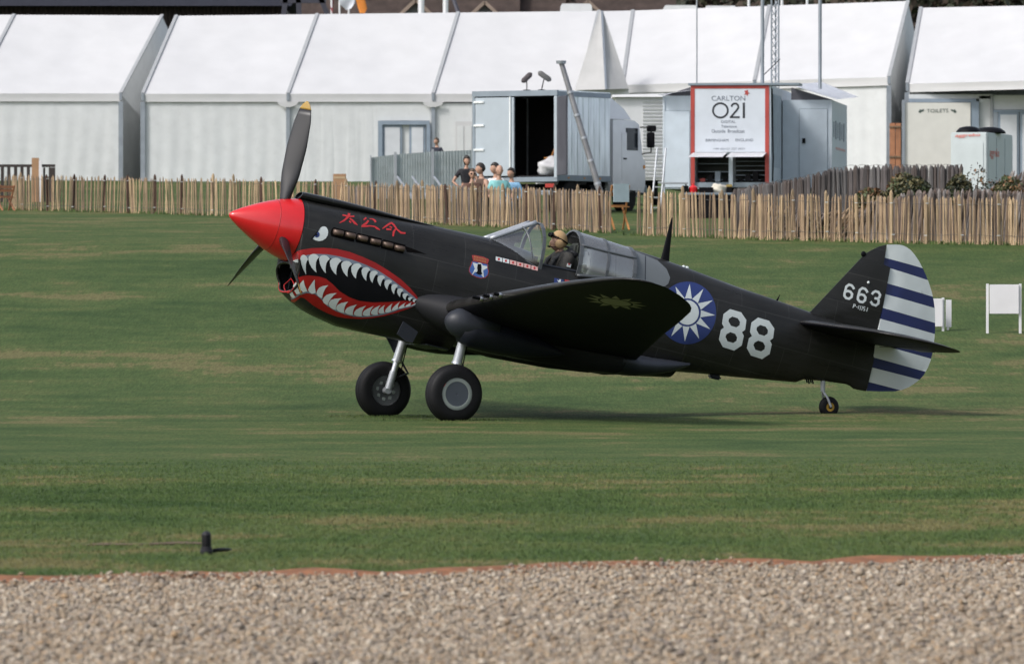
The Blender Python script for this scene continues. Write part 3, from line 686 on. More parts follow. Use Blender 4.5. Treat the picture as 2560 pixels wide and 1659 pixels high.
gum_top = [(382, 268), (480, 235), (620, 217), (800, 222), (1000, 258), (1200, 310), (1400, 385), (1600, 478), (1800, 608), (2000, 758), (2150, 878), (2238, 962)]
jaw = [(2000, 947), (1750, 967), (1500, 972), (1300, 947), (1150, 892), (1000, 802), (880, 682), (780, 602), (680, 570), (520, 550), (420, 557), (352, 580), (376, 440)]
decal("mouth_interior", gum_top + jaw, BV_F, .0055, M_BLACK, mouth, z2=Zm)
low_g = [(2238, 964), (2120, 905), (1980, 815), (1800, 690), (1600, 560), (1400, 450), (1200, 375), (1000, 320), (820, 280), (640, 275), (500, 285), (384, 300)]
decal("upper_gum", gum_top + low_g, BV_F, .008, M_GUM, mouth, z2=Zm)
gl = [(240, 918), (300, 893), (380, 838), (480, 812), (620, 835), (720, 918), (810, 1018), (940, 1096), (1080, 1148), (1215, 1180), (1350, 1192), (1480, 1185), (1600, 1170), (1710, 1145), (1815, 1115), (1920, 1075), (2020, 1050), (2120, 1030), (2205, 1000)]
stroke("lower_gum", gl, 26, BV_F, .0055, M_GUM, mouth, Zm)
def affine(L, R_, T, tmpl, tL, tR, tT):
    e1, e2 = V(tR) - V(tL), V(tT) - V(tL); det = e1.x * e2.y - e1.y * e2.x; f1, f2 = V(R_) - V(L), V(T) - V(L); o = []
    for p in tmpl:
        d = V(p) - V(tL); a_ = (d.x * e2.y - d.y * e2.x) / det; b_ = (e1.x * d.y - e1.y * d.x) / det; o.append(V(L) + f1 * a_ + f2 * b_)
    return o
T_UP = [(672, 300), (682, 262), (712, 240), (750, 234), (785, 242), (815, 265), (838, 298), (806, 325), (784, 365), (774, 420), (772, 470), (776, 518), (745, 485), (712, 435), (684, 370)]
for L, R_, T in [((384, 300), (497, 305), (470, 535)), ((503, 300), (668, 270), (630, 505)), ((672, 300), (835, 300), (775, 515)), ((838, 345), (1018, 330), (940, 540)), ((1018, 385), (1185, 380), (1115, 570)), ((1175, 430), (1335, 410), (1248, 600)), ((1335, 480), (1470, 465), (1410, 635)), ((1465, 525), (1592, 520), (1508, 668)), ((1585, 590), (1703, 590), (1635, 720)), ((1695, 655), (1812, 655), (1740, 775)), ((1803, 725), (1903, 722), (1845, 845)), ((1893, 785), (1990, 790), (1938, 890)), ((1978, 855), (2068, 855), (2025, 935)), ((2065, 905), (2140, 905), (2095, 955)), ((2137, 940), (2195, 930), (2165, 975)), ((2190, 965), (2236, 965), (2215, 990))]:
    decal("tooth", affine(L, R_, T, T_UP, (672, 300), (835, 300), (775, 515)), BV_F, .0105, M_WHITE, mouth, z2=Zm, grid=9)
T_LO = [(728, 935), (748, 895), (790, 855), (850, 835), (950, 826), (900, 862), (855, 915), (825, 965), (808, 1012), (775, 1000), (745, 975)]
for L, R_, T in [((222, 838), (312, 890), (262, 800)), ((272, 722), (380, 832), (322, 655)), ((360, 712), (490, 797), (430, 622)), ((500, 772), (620, 822), (605, 615)), ((632, 830), (722, 905), (818, 703)), ((728, 935), (808, 1012), (950, 826)), ((820, 1010), (935, 1088), (1028, 907)), ((942, 1080), (1070, 1135), (1130, 960)), ((1080, 1130), (1205, 1168), (1268, 1003)), ((1218, 1160), (1345, 1185), (1408, 1023)), ((1355, 1165), (1475, 1177), (1527, 1030)), ((1485, 1150), (1595, 1162), (1635, 1015)), ((1607, 1138), (1700, 1135), (1702, 1012)), ((1712, 1128), (1808, 1108), (1823, 985)), ((1815, 1103), (1915, 1067), (1940, 960)), ((1925, 1070), (2015, 1045), (2028, 975)), ((2025, 1045), (2110, 1025), (2128, 968)), ((2118, 1028), (2190, 1000), (2200, 975))]:
    if L[0] in (272, 360, 500, 222):
        w_ = R_[0] - L[0]; base = V(((L[0] + R_[0]) / 2, max(L[1], R_[1]) + w_ * .12))
        Lv, Rv, Tv = V(L), V(R_), V(T)
        poly = [Lv, Lv.lerp(Tv, .3) + V((-w_ * .08, 0)), Lv.lerp(Tv, .7) + V((-w_ * .06, 0)), Tv, Tv.lerp(Rv, .4) + V((-w_ * .05, w_ * .05)), Rv, base, Lv.lerp(base, .5) + V((-w_ * .05, w_ * .06))]
        decal("tooth", poly, BV_F, .0085, M_WHITE, mouth, z2=Zm, grid=9)
    else:
        decal("tooth", affine(L, R_, T, T_LO, (728, 935), (808, 1012), (950, 826)), BV_F, .0085, M_WHITE, mouth, z2=Zm, grid=9)
for poly in ([(195, 362), (255, 352), (282, 408), (230, 392)], [(272, 322), (350, 298), (352, 352), (312, 348)]):
    decal("tooth", poly, BV_F, .0085, M_WHITE, mouth, z2=Zm, grid=9)
eye = decal("shark_eye", [(325, 683), (350, 655), (390, 600), (430, 540), (478, 478), (515, 452), (555, 443), (600, 462), (630, 510), (638, 560), (625, 625), (590, 680), (530, 722), (450, 736), (385, 720)], BV_F, .003, M_WHITE, plane, z2=Ze)
decal("iris", [(362, 642), (432, 552), (455, 565), (468, 595), (463, 630), (440, 655), (402, 664)], BV_F, .005, M_BLUE, eye, z2=Ze)
decal("pupil", [(382, 615), (412, 588), (428, 603), (420, 628), (398, 634)], BV_F, .007, M_BLACK, eye, z2=Ze)
stroke("eye_lid", [(285, 705), (325, 675), (430, 538), (480, 470)], [4, 22, 20, 4], BV_F, .0065, M_BLACK, eye, Ze)
chars = empty("red_characters"); chars.parent = plane
for grp in ([([(918, 222), (960, 228), (1010, 240), (1080, 250), (1155, 246)], [26, 30, 34, 26, 30]), ([(1052, 185), (1045, 225), (1015, 275), (950, 330), (858, 378)], [50, 48, 40, 34, 12]), ([(1060, 285), (1110, 320), (1165, 380), (1222, 422)], [26, 34, 44, 12]), ([(1052, 335), (1090, 372)], [26, 34])],
            [([(1392, 274), (1340, 318)], [34, 26]), ([(1450, 296), (1520, 302), (1562, 330), (1578, 365)], [10, 24, 40, 36]), ([(1435, 330), (1390, 385), (1310, 432)], [36, 42, 30]), ([(1296, 446), (1380, 440), (1480, 437), (1560, 450), (1610, 485), (1665, 515)], [30, 36, 26, 26, 42, 10])],
            [([(1900, 372), (1845, 398), (1775, 445), (1712, 492)], [34, 36, 34, 14]), ([(1895, 378), (1945, 425), (2000, 505), (2080, 572), (2172, 580)], [34, 36, 30, 36, 30]), ([(1790, 500), (1890, 508)], [34, 30]), ([(1855, 452), (1905, 470)], [28, 24]), ([(1985, 482), (1935, 555), (1925, 642)], [26, 40, 32])]):
    for pts, w in grp: stroke("stroke", pts, w, BV_F, .003 + .0006 * random.random(), M_CHARRED, chars, Ze)
# exhaust stubs in dark recesses
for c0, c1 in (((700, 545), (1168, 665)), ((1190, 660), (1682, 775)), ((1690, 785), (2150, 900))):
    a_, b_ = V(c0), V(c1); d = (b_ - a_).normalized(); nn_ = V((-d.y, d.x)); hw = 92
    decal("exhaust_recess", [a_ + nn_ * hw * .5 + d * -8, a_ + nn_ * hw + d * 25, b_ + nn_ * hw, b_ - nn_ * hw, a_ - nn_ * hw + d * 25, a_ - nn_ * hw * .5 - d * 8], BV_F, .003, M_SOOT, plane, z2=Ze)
decal("soot_streak", [(2150, 830), (2300, 880), (2500, 960), (2590, 1000), (2450, 975), (2200, 950)], BV_F, .0025, M_SOOT, plane, z2=Ze)
for a_, b_ in [(820, 568), (1062, 622), (1300, 682), (1558, 748), (1802, 812), (2036, 878)]:
    q = Ze((a_, b_)); h, nrm, i, d = BV_F.ray_cast(OL, lray(q.x, q.y))
    for sgn in (1, -1):
        bm = bmesh.new(); rr = []
        for t, off, ra, rb in ((.062, -.02, .026, .034), (.045, .012, .028, .038), (.0, .036, .026, .038), (-.05, .050, .021, .036), (-.064, .052, .019, .034)):
            rr.append([V((h.x + t, sgn * (h.y + off + ra * math.cos(2 * math.pi * k / 16)), h.z + rb * math.sin(2 * math.pi * k / 16))) for k in range(16)])
        loft(bm, rr, True, True, True); build("exhaust_stub", bm, M_EXH, plane, True, 40)
# badge, victory flags, national flag
badge = decal("squadron_badge", [(255, 400), (690, 492), (688, 600), (715, 690), (692, 800), (620, 868), (500, 882), (380, 852), (240, 792), (168, 695), (170, 600), (222, 500)], BV_F, .0045, M_SHIELD, plane, z2=Z3)
decal("badge_border", [(215, 410), (260, 385), (715, 485), (712, 600), (740, 690), (712, 815), (630, 890), (500, 905), (370, 872), (225, 808), (143, 700), (146, 598), (200, 495)], BV_F, .003, M_BADGERED, badge, z2=Z3)
decal("badge_star", [(250, 430), (390, 470), (440, 440), (510, 455), (560, 520), (690, 545), (685, 600), (560, 665), (590, 860), (560, 870), (500, 780), (430, 800), (330, 700), (250, 800), (235, 780), (320, 620), (290, 540)], BV_F, .006, M_WHITE, badge, z2=Z3)
decal("badge_figure", [(405, 470), (500, 478), (515, 560), (512, 700), (540, 780), (430, 795), (340, 735), (395, 690), (385, 580)], BV_F, .0075, M_BLACK, badge, z2=Z3)
ban = decal("badge_banner", [(228, 218), (300, 215), (560, 265), (712, 325), (738, 360), (700, 470), (650, 468), (450, 425), (262, 388), (245, 300)], BV_F, .0075, M_BADGERED, badge, z2=Z3)
for r_ in range(2):
    for c_ in range(8):
        x0 = 290 + c_ * 47 + 6 * random.random(); y0 = 240 + c_ * 11.5 + r_ * 70
        decal("banner_letter", [(x0, y0), (x0 + 26, y0 + 6), (x0 + 24, y0 + 52), (x0 - 2, y0 + 46)], BV_F, .009, M_BADGEYEL, badge, z2=Z3, grid=0)
for i, (cx, cy) in enumerate([(1038, 330), (1248, 380), (1460, 432), (1672, 487), (1884, 538), (2098, 595)]):
    fl = decal("victory_flag", [(cx - 96, cy - 80), (cx + 96, cy - 34), (cx + 92, cy + 82), (cx - 96, cy + 40)], BV_F, .003, M_WHITE if i < 2 else M_PINK, plane, z2=Z3)
    decal("flag_disc", [(cx - 5 + 32 * math.cos(t * math.pi / 6), cy + 2 + 38 * math.sin(t * math.pi / 6)) for t in range(12)], BV_F, .005, M_CHARRED, fl, z2=Z3, grid=0)
nf = decal("national_flag", [(440, 1295), (668, 1343), (660, 1475), (428, 1440)], BV_F, .003, M_BLUE, plane, z2=Z4)
decal("flag_sun", [(500, 1340), (545, 1365), (560, 1330), (600, 1335), (590, 1385), (610, 1420), (560, 1440), (520, 1460), (540, 1400)], BV_F, .005, M_WHITE, nf, z2=Z4, grid=0)
decal("flag_red_field", [(692, 1335), (1000, 1402), (1000, 1510), (690, 1470)], BV_F, .003, M_CHARRED, nf, z2=Z4)
# fuselage roundel and 88
def ell(cx, cy, rx, ry, n=64, ph=0): return [(cx + rx * math.cos(ph + 2 * math.pi * k / n), cy + ry * math.sin(ph + 2 * math.pi * k / n)) for k in range(n)]
rd = decal("sun_roundel", ell(545, 645, 508, 546, 72), BV_F, .003, M_BLUE, plane, z2=Z8)
decal("roundel_disc", ell(545, 637, 203, 215, 48), BV_F, .005, M_WHITE, rd, z2=Z8, grid=9)
for k in range(12):
    t = -math.pi / 2 + math.radians(5) + k * math.pi / 6; q = .255
    decal("roundel_ray", [(545 + 240 * math.cos(t - q), 637 + 250 * math.sin(t - q)), (545 + 492 * math.cos(t), 640 + 505 * math.sin(t)), (545 + 240 * math.cos(t + q), 637 + 250 * math.sin(t + q)), (545 + 238 * math.cos(t), 637 + 247 * math.sin(t))], BV_F, .005, M_WHITE, rd, z2=Z8, grid=9)
o8 = [(1295, 578), (1490, 635), (1582, 770), (1560, 940), (1505, 980), (1537, 1045), (1500, 1215), (1365, 1303), (1170, 1240), (1100, 1110), (1135, 940), (1190, 900), (1155, 830), (1180, 665)]
h1 = [(1335, 708), (1430, 738), (1470, 800), (1462, 860), (1405, 898), (1310, 868), (1268, 790), (1278, 745)]; h2 = [(1300, 980), (1385, 1010), (1420, 1075), (1410, 1130), (1350, 1170), (1250, 1140), (1215, 1060), (1235, 1015)]
for dx, dy in ((0, 0), (490, 148)):
    s_ = lambda L: [(p[0] + dx, p[1] + dy) for p in L]
    decal("white_numeral", s_(o8), BV_F, .003, M_WHITE, plane, holes=[s_(h1), s_(h2)], z2=Z8)
# fin serials
s6 = [(770, 460), (745, 400), (690, 330), (592, 300), (500, 368), (440, 600), (432, 690), (495, 770), (600, 792), (682, 728), (702, 625), (640, 545), (548, 520), (470, 545)]
for dx, dy in ((0, 0), (470, 120)): stroke("serial_numeral", [(p[0] + dx, p[1] + dy) for p in s6], 84, BV_FIN, .003, M_WHITE, fin, Z6)
stroke("serial_numeral", [(1395, 640), (1440, 575), (1520, 528), (1625, 560), (1682, 655), (1655, 745), (1600, 790), (1632, 850), (1622, 955), (1530, 1025), (1415, 985), (1350, 885)], 84, BV_FIN, .003, M_WHITE, fin, Z6)
stroke("serial_numeral", [(1485, 775), (1600, 792)], 84, BV_FIN, .0045, M_WHITE, fin, Z6)
for pts in ([(728, 1115), (765, 985), (815, 1000), (815, 1045), (750, 1062)], [(850, 1075), (890, 1085)], [(912, 1150), (945, 1022)], [(972, 1190), (1012, 1042)], [(1035, 1205), (1072, 1055)], [(1165, 1085), (1112, 1075), (1095, 1125), (1145, 1150), (1142, 1205), (1090, 1205)], [(1210, 1240), (1252, 1098)]):
    stroke("small_serial", pts, 26, BV_FIN, .003, M_WHITE, fin, Z6)
bm = bmesh.new(); bmesh.ops.create_icosphere(bm, subdivisions=2, radius=.02, matrix=Matrix.Translation((on_y(2171, 706, .06)))); build("fin_light", bm, M_WHITE, fin, True)
# quarter window panel behind the canopy, with pane seams
qw = decal("quarter_window", [(1300, 350), (1500, 345), (1790, 396), (1995, 480), (2080, 560), (2112, 640), (2095, 695), (2060, 720), (1800, 668), (1500, 640), (1300, 600)], BV_F, .003, M_PANELGREY, plane, z2=ZR2)
for pts in ([(1885, 440), (1882, 675)], [(1615, 380), (1612, 640)]): stroke("pane_seam", pts, 7, BV_F, .005, M_FAIR, qw, ZR2)
# wing sun under the near wing
wc = BV_W.ray_cast(OL, lray(*ZR2((1612, 864))))[0]
em = empty("wing_emblem"); em.parent = wings[1]
def under(p, off):
    h = BV_W.ray_cast(V((p[0], p[1], .5)), V((0, 0, 1)))[0]; return (h + V((0, 0, -off))) if h else V((p[0], p[1], wc.z))
raw("emblem_disc", [under((wc.x + .195 * math.cos(t * math.pi / 16), wc.y + .195 * math.sin(t * math.pi / 16)), .003) for t in range(32)], [tuple(range(32))], M_PALESUN, em)
for k in range(12):
    t = k * math.pi / 6 + .1; q = .24
    raw("emblem_ray", [under((wc.x + r_ * math.cos(a_), wc.y + r_ * math.sin(a_)), .003) for a_, r_ in ((t - q, .23), (t, .40), (t + q, .23))], [(0, 1, 2)], M_PALESUN, em)
# --- windscreen and slid-back canopy
def arch(half): return [V((a_, b_)) for a_, b_ in half] + [V((-a_, b_)) for a_, b_ in half[:-1][::-1]]
A_WS = arch([(.405, 2.27), (.415, 2.40), (.40, 2.55), (.345, 2.70), (.235, 2.82), (.12, 2.882), (0, 2.90)])
A_C0 = arch([(.425, 2.31), (.44, 2.45), (.42, 2.58), (.36, 2.72), (.25, 2.84), (.12, 2.902), (0, 2.92)])
A_C1 = arch([(.43, 2.37), (.435, 2.47), (.41, 2.59), (.345, 2.72), (.24, 2.83), (.12, 2.888), (0, 2.905)])
A_C2 = arch([(.425, 2.43), (.42, 2.52), (.385, 2.62), (.315, 2.73), (.22, 2.815), (.1, 2.868), (0, 2.882)])
def arch3(A, x): return [V((x, p.x, p.y)) for p in A]
wsc = empty("windscreen"); wsc.parent = plane
ws_low = [V((-.41, .13, 2.525)), V((-.62, .26, 2.43)), V((-.85, .37, 2.34)), V((-1.07, .405, 2.27))]
top_c = [V((-.41, .13, 2.525)), V((-1.0, .12, 2.885))]
M_WF = M_FRAMELT
for sgn in (1, -1):
    f = lambda p: V((p.x, sgn * p.y, p.z))
    rows = []
    arc = arch3(A_WS, -1.07)[:6][::-1]     # top to bottom
    for i in range(9):
        t = i / 8; a_ = top_c[0].lerp(top_c[1], t); row = []
        for j in range(9):
            s = j / 8; lo = V((ip(t, [(0, -.41), (.33, -.62), (.7, -.85), (1, -1.07)]), ip(t, [(0, .13), (.33, .26), (.7, .37), (1, .405)]), ip(t, [(0, 2.525), (.33, 2.43), (.7, 2.34), (1, 2.27)])))
            ar = arc[min(int(s * 5), 4)].lerp(arc[min(int(s * 5) + 1, 5)], s * 5 - min(int(s * 5), 4)); lin = a_.lerp(lo, s); linT = arc[0].lerp(arc[5], s)
            row.append(f(lin + (ar - linT) * t))
        rows.append(row)
    bm = bmesh.new(); loft(bm, rows, False); build("glass_pane", bm, M_GLASS, wsc, True)
    bm = bmesh.new(); tube(bm, [r[8] for r in rows], .014, 6); m5 = rows[5]
    tube(bm, [V((q.x + .045 - .13 * (j / 8), q.y, q.z)) + V((0, sgn * .004, 0)) for j, q in enumerate(rows[6])], .011, 6)
    build("glass_frame", bm, M_WF, wsc, True)
    bm = bmesh.new(); tube(bm, [r[0] + V((0, 0, .006)) for r in rows], .030, 8); build("upper_frame_sheen", bm, M_ALU, wsc, True)  # thick and pale: the sky's reflection on the glass, put into the frame
bm = bmesh.new(); loft(bm, [[V((-.41, .13, 2.525)), V((-.41, -.13, 2.525))], [V((-1.0, .12, 2.885)), V((-1.0, -.12, 2.885))]], False); build("glass_pane", bm, M_GLASS, wsc)
bm = bmesh.new(); rr = [arch3(A_WS, -.985)[4:9], arch3(A_WS, -1.05)[4:9]]
rr[0] = [V((-1.0, p.y, p.z - .005)) for p in rr[0]]
def band(bm, A, x0, x1, out, th=.012):
    for (a_, b_) in zip(A[:-1], A[1:]):
        n_ = V((0, (b_ - a_).y, -(b_ - a_).x)); n_ = V((0, n_.y, n_.z)).normalized(); c = (a_ + b_) / 2
        if V((0, c.x, c.y - 2.4)).dot(n_) < 0: n_ = -n_
        q = [V((x0, a_.x, a_.y)), V((x0, b_.x, b_.y)), V((x1, b_.x, b_.y)), V((x1, a_.x, a_.y))]
        vs1 = [bm.verts.new(p + n_ * out) for p in q]; vs0 = [bm.verts.new(p - n_ * th) for p in q]
        bm.faces.new(vs1); bm.faces.new(vs0[::-1])
        for i in range(4): bm.faces.new((vs1[i], vs0[i], vs0[(i + 1) % 4], vs1[(i + 1) % 4]))
bm.free(); bm = bmesh.new(); band(bm, A_WS, -1.05, -1.095, .010); build("arch_frame", bm, M_WF, wsc)
bm = bmesh.new(); loft(bm, [[V((-1.0, y, 2.892)) for y in (-.13, 0, .13)], [V((-1.055, y, z)) for y, z in ((-.17, 2.868), (0, 2.912), (.17, 2.868))]], False); bmesh.ops.solidify(bm, geom=bm.faces[:], thickness=.012); build("top_plate_sheen", bm, M_ALU, wsc)  # pale metal stands for the sky's reflection at the windscreen top
bm = bmesh.new(); tube(bm, [(-.60, 0, 2.56), (-.60, 0, 2.66)], .012, 6); box(bm, (-.62, 0, 2.50), (.16, .3, .1), bev=.02); box(bm, (-.70, .13, 2.50), (.08, .1, .13), bev=.01); build("gun_sight", bm, M_BLACK, plane)
can = empty("canopy"); can.parent = plane
def lerpA(t):
    out = []
    for a_, b_, c_ in zip(A_C0, A_C1, A_C2): out.append(a_.lerp(b_, t * 2) if t < .5 else b_.lerp(c_, t * 2 - 1))
    return out
xs_c = [-1.60 - .82 * i / 10 for i in range(11)]
bm = bmesh.new(); loft(bm, [arch3(lerpA(i / 10), xs_c[i]) for i in range(11)], False); build("canopy_glass", bm, M_PERSPEX, can, True)
bm = bmesh.new(); band(bm, lerpA(0), -1.585, -1.635, .010); build("front_arch", bm, M_WF, can)
bm = bmesh.new(); band(bm, lerpA(.5), -1.99, -2.03, .008); build("middle_arch", bm, M_WF, can)
bm = bmesh.new(); band(bm, lerpA(1), -2.38, -2.43, .009); build("rear_arch", bm, M_WF, can)
for idx in (0, 3, 9, 12):
    bm = bmesh.new(); tube(bm, [V((xs_c[i], lerpA(i / 10)[idx].x * 1.004, lerpA(i / 10)[idx].y)) for i in range(11)], .017 if idx in (3, 9) else .024, 6); build("canopy_rail", bm, M_WF, can, True)
# antennas and lights
bm = bmesh.new(); loft(bm, [[V((xc + a_ * math.cos(2 * math.pi * k / 14), a_ * .38 * math.sin(2 * math.pi * k / 14), z)) for k in range(14)] for z, xc, a_ in ((2.82, -2.965, .066), (2.95, -2.958, .052), (3.15, -2.95, .036), (3.33, -2.942, .02), (3.41, -2.938, .008))]); build("antenna_mast", bm, M_BLACK, plane, True, 50)
bm = bmesh.new(); tube(bm, [on_y(1942, 752, 0), on_y(1950, 736, 0)], [.016, .004], 6); build("whip_antenna", bm, M_BLACK, plane, True)
for dx in (0, .05):
    bm = bmesh.new(); bmesh.ops.create_uvsphere(bm, u_segments=12, v_segments=8, radius=.028, matrix=Matrix.Translation(on_y(1709, 668, 0) + V((-dx, 0, 0)))); build("spine_light", bm, M_WHITE, plane, True)
bm = bmesh.new(); bmesh.ops.create_uvsphere(bm, u_segments=12, v_segments=8, radius=.04, matrix=Matrix.Translation((-5.79, 0, 3.575)) @ Matrix.Scale(.5, 4, (0, 1, 0))); build("position_light", bm, M_BLACK, fin, True)
bm = bmesh.new(); box(bm, (-4.02, 0, 1.475), (.16, .12, .06), bev=.02); build("belly_aerial_fairing", bm, M_BELLY, plane, True, 40)
bm = bmesh.new()
for k in range(7): box(bm, (.10 - .0, -.36 + .12 * k, .955), (.30, .105, .012), Matrix.Rotation(0, 4, 'X'))
build("cowl_flaps", bm, M_BELLY, plane)
# --- undercarriage
def wheel(name, c, r, w, hub_r, hubs, hub_side):
    wv = empty(name); wv.parent = plane; wv.location = c
    prof = []
    for k in range(25):
        t = math.pi * (k / 24); prof.append((-w / 2 * math.cos(t), hub_r + (r - hub_r) * abs(math.sin(t)) ** .55 - (.009 if k in (8, 11, 13, 16) else 0)))
    prof = [(-w / 2 * .7, hub_r - .004), (-w / 2 * .86, hub_r - .004)] + prof + [(w / 2 * .86, hub_r - .004), (w / 2 * .7, hub_r - .004)]
    # shallow circumferential grooves
    prof2 = []
    for a_, q in prof:
        prof2.append((a_, q))
    bm = bmesh.new(); lathe(bm, prof2, 'y', 72, caps=False)
    for g_ in (.35, -.35, .12, -.12):
        pass
    for v in bm.verts:                      # tyre flattened where it bears on the ground
        P = V(c) + v.co; zw = P.x * math.sin(TAILDOWN) + P.z * math.cos(TAILDOWN)
        if zw < .004:
            d = .004 - zw; v.co += V((math.sin(TAILDOWN), 0, math.cos(TAILDOWN))) * d
            v.co.y *= 1 + d * 1.6
    build("tyre", bm, M_RUBBER, wv, True, 50)
    for prof, m, nm in hubs:
        bm = bmesh.new(); lathe(bm, prof, 'y', 48); build(nm, bm, m, wv, True, 35)
    return wv
def wz(xw, yw, zw):   # world-level offsets to the tail-down frame: forward, port, up
    return V((xw * math.cos(TAILDOWN) + zw * math.sin(TAILDOWN), yw, -xw * math.sin(TAILDOWN) + zw * math.cos(TAILDOWN)))
for sgn, uv in ((1, (1134.2, 984)), (-1, (957.8, 975))):
    c = on_y(uv[0], uv[1], sgn * 1.25)
    o_ = .105
    hubs = [([(sgn * .09, .16), (sgn * .125, .16), (sgn * .128, .198), (sgn * .12, .213), (sgn * .06, .216)], M_HUB, "hub_ring"),
            ([(sgn * .10, .0), (sgn * .118, .01), (sgn * .121, .10), (sgn * .121, .196), (sgn * .08, .198)], M_HUBDISC, "hub_disc"),
            ([(-sgn * .05, .0), (-sgn * .075, .05), (-sgn * .08, .10), (-sgn * .095, .13), (-sgn * .10, .19), (-sgn * .115, .20), (-sgn * .10, .216), (-sgn * .04, .216)], M_HUBIN, "inner_hub")]
    w = wheel("main_wheel", c, .385, .27, .213, hubs, sgn)
    if sgn == 1:
        bm = bmesh.new(); box(bm, (.19, .115, .075), (.035, .02, .045)); build("red_creep_mark", bm, M_RED, w)
    for k in range(8):
        bm = bmesh.new(); a_ = k * math.pi / 4; box(bm, (.12 * math.cos(a_), -sgn * .092, .12 * math.sin(a_)), (.05, .02, .05), bev=.008); build("brake_lug", bm, M_HUB, w)
    # oleo leg inboard of the wheel, leaning with the airframe
    yl = sgn * 1.075
    tp = V((.02, yl, 1.22)); mid_ = V((.085, yl, .80)) if sgn > 0 else V((.075, yl, .80)); bt = c + V((.0, 0, 0)); bt.y = yl
    leg = empty("gear_leg"); leg.parent = plane
    bm = bmesh.new(); tube(bm, [tp, tp.lerp(bt, .52)], .062, 20); build("oleo_cylinder", bm, M_ALU, leg, True, 40)
    bm = bmesh.new(); tube(bm, [tp.lerp(bt, .52), tp.lerp(bt, .55)], .072, 20); tube(bm, [tp.lerp(bt, .18), tp.lerp(bt, .22)], .075, 20); build("oleo_collar", bm, M_STEEL, leg, True, 40)
    bm = bmesh.new(); tube(bm, [tp.lerp(bt, .5), tp.lerp(bt, .72)], .043, 18); build("oleo_piston", bm, M_STEEL, leg, True, 40)
    bm = bmesh.new(); tube(bm, [tp.lerp(bt, .70), tp.lerp(bt, .98)], .05, 18); tube(bm, [bt + V((0, -sgn * .03, 0)), bt + V((0, sgn * .14, 0))], .045, 18); build("axle_fork", bm, M_ALU, leg, True, 40)
    bm = bmesh.new(); k0 = tp.lerp(bt, .50); k1 = tp.lerp(bt, .80); kk = (k0 + k1) / 2 + V((-.20, 0, -.02)); tube(bm, [k0 + V((-.04, 0, 0)), kk, k1 + V((-.03, 0, 0))], .018, 8); build("torque_link", bm, M_FAIR, leg, True)
    bm = bmesh.new(); tube(bm, [tp.lerp(bt, .25) + V((-.07, 0, 0)), tp.lerp(bt, .5) + V((-.085, 0, 0)), tp.lerp(bt, .68) + V((-.10, 0, 0)), tp.lerp(bt, .85) + V((-.05, -sgn * .03, 0))], .008, 6); build("brake_hose", bm, M_BLACK, leg, True)
R4 = lambda a_, b_: (840 + a_ / 4.535, 740 + b_ / 4.535)
def plate(name, pts, y, th, m, skew=0):
    q = [on_y(*R4(*p), y) for p in pts]; bm = bmesh.new(); n_ = len(q)
    a_ = [bm.verts.new(p + V((0, th / 2, 0))) for p in q]; b_ = [bm.verts.new(p - V((0, th / 2, 0))) for p in q]
    bm.faces.new(a_); bm.faces.new(b_[::-1])
    for i in range(n_): bm.faces.new((a_[i], b_[i], b_[(i + 1) % n_], a_[(i + 1) % n_]))
    return build(name, bm, m, plane)
plate("gear_door", [(762, 285), (928, 405), (862, 530), (790, 512), (690, 430)], .47, .025, M_FAIR)
plate("gear_door", [(560, 450), (690, 428), (820, 530), (792, 570), (778, 645), (655, 640), (610, 545)], -1.16, .03, M_BELLY)
plate("gear_door", [(1425, 380), (1470, 360), (1520, 480), (1500, 560), (1440, 530)], 1.06, .02, M_BELLY)
# tail wheel
tc = on_y(2072, 1016.6, 0); tc.y = 0
tw = wheel("tail_wheel", tc, .142, .11, .062, [([(s_ * .03, .0), (s_ * .046, .015), (s_ * .048, .045), (s_ * .05, .065), (s_ * .02, .066)], M_HUBYEL, "yellow_hub") for s_ in (1, -1)] + [([(.03, 0.0), (.056, .008), (.056, .024), (.03, .026)], M_BLACK, "hub_cap")], 1)
bm = bmesh.new(); t0 = on_y(2055, 952, 0); t1 = on_y(2057, 978, 0); t2 = on_y(2068, 994, .06); tube(bm, [t0 + V((0, 0, .06)), t1], [.035, .03], 12); build("tail_leg", bm, M_ALU, plane, True, 40)
bm = bmesh.new()
for sgn in (1, -1): tube(bm, [V((t1.x, sgn * .01, t1.z)), V((t2.x, sgn * .07, t2.z)), V((tc.x, sgn * .07, tc.z))], .016, 8)
build("tail_fork", bm, M_ALU, plane, True, 40)
bm = bmesh.new()
for k in range(4): tube(bm, [on_y(2016 + 5 * k, 948, .05 - .03 * k), on_y(2018 + 5 * k, 956 + (k % 2) * 3, .05 - .03 * k)], .012, 6)
build("tail_gear_doors", bm, M_BELLY, plane)

# ------------------------------------------------------------------ people
def skin(nodes, edges, root=0, sub=1):
    bm = bmesh.new(); ly = bm.verts.layers.skin.verify(); vs_ = []
    for p, r in nodes:
        v = bm.verts.new(p); rr = r if isinstance(r, tuple) else (r, r); v[ly].radius = rr; vs_.append(v)
    vs_[root][ly].use_root = True
    for a_, b_ in edges: bm.edges.new((vs_[a_], vs_[b_]))
    me = bpy.data.meshes.new("tmp_skin"); bm.to_mesh(me); bm.free()
    o = bpy.data.objects.new("tmp_skin", me); COL.objects.link(o)
    m = o.modifiers.new("s", 'SKIN'); m.use_smooth_shade = True
    s = o.modifiers.new("d", 'SUBSURF'); s.levels = sub; s.render_levels = sub
    dg = bpy.context.evaluated_depsgraph_get(); out = bpy.data.meshes.new_from_object(o.evaluated_get(dg), depsgraph=dg)
    bpy.data.objects.remove(o); bpy.data.meshes.remove(me); out.materials.clear()
    return out
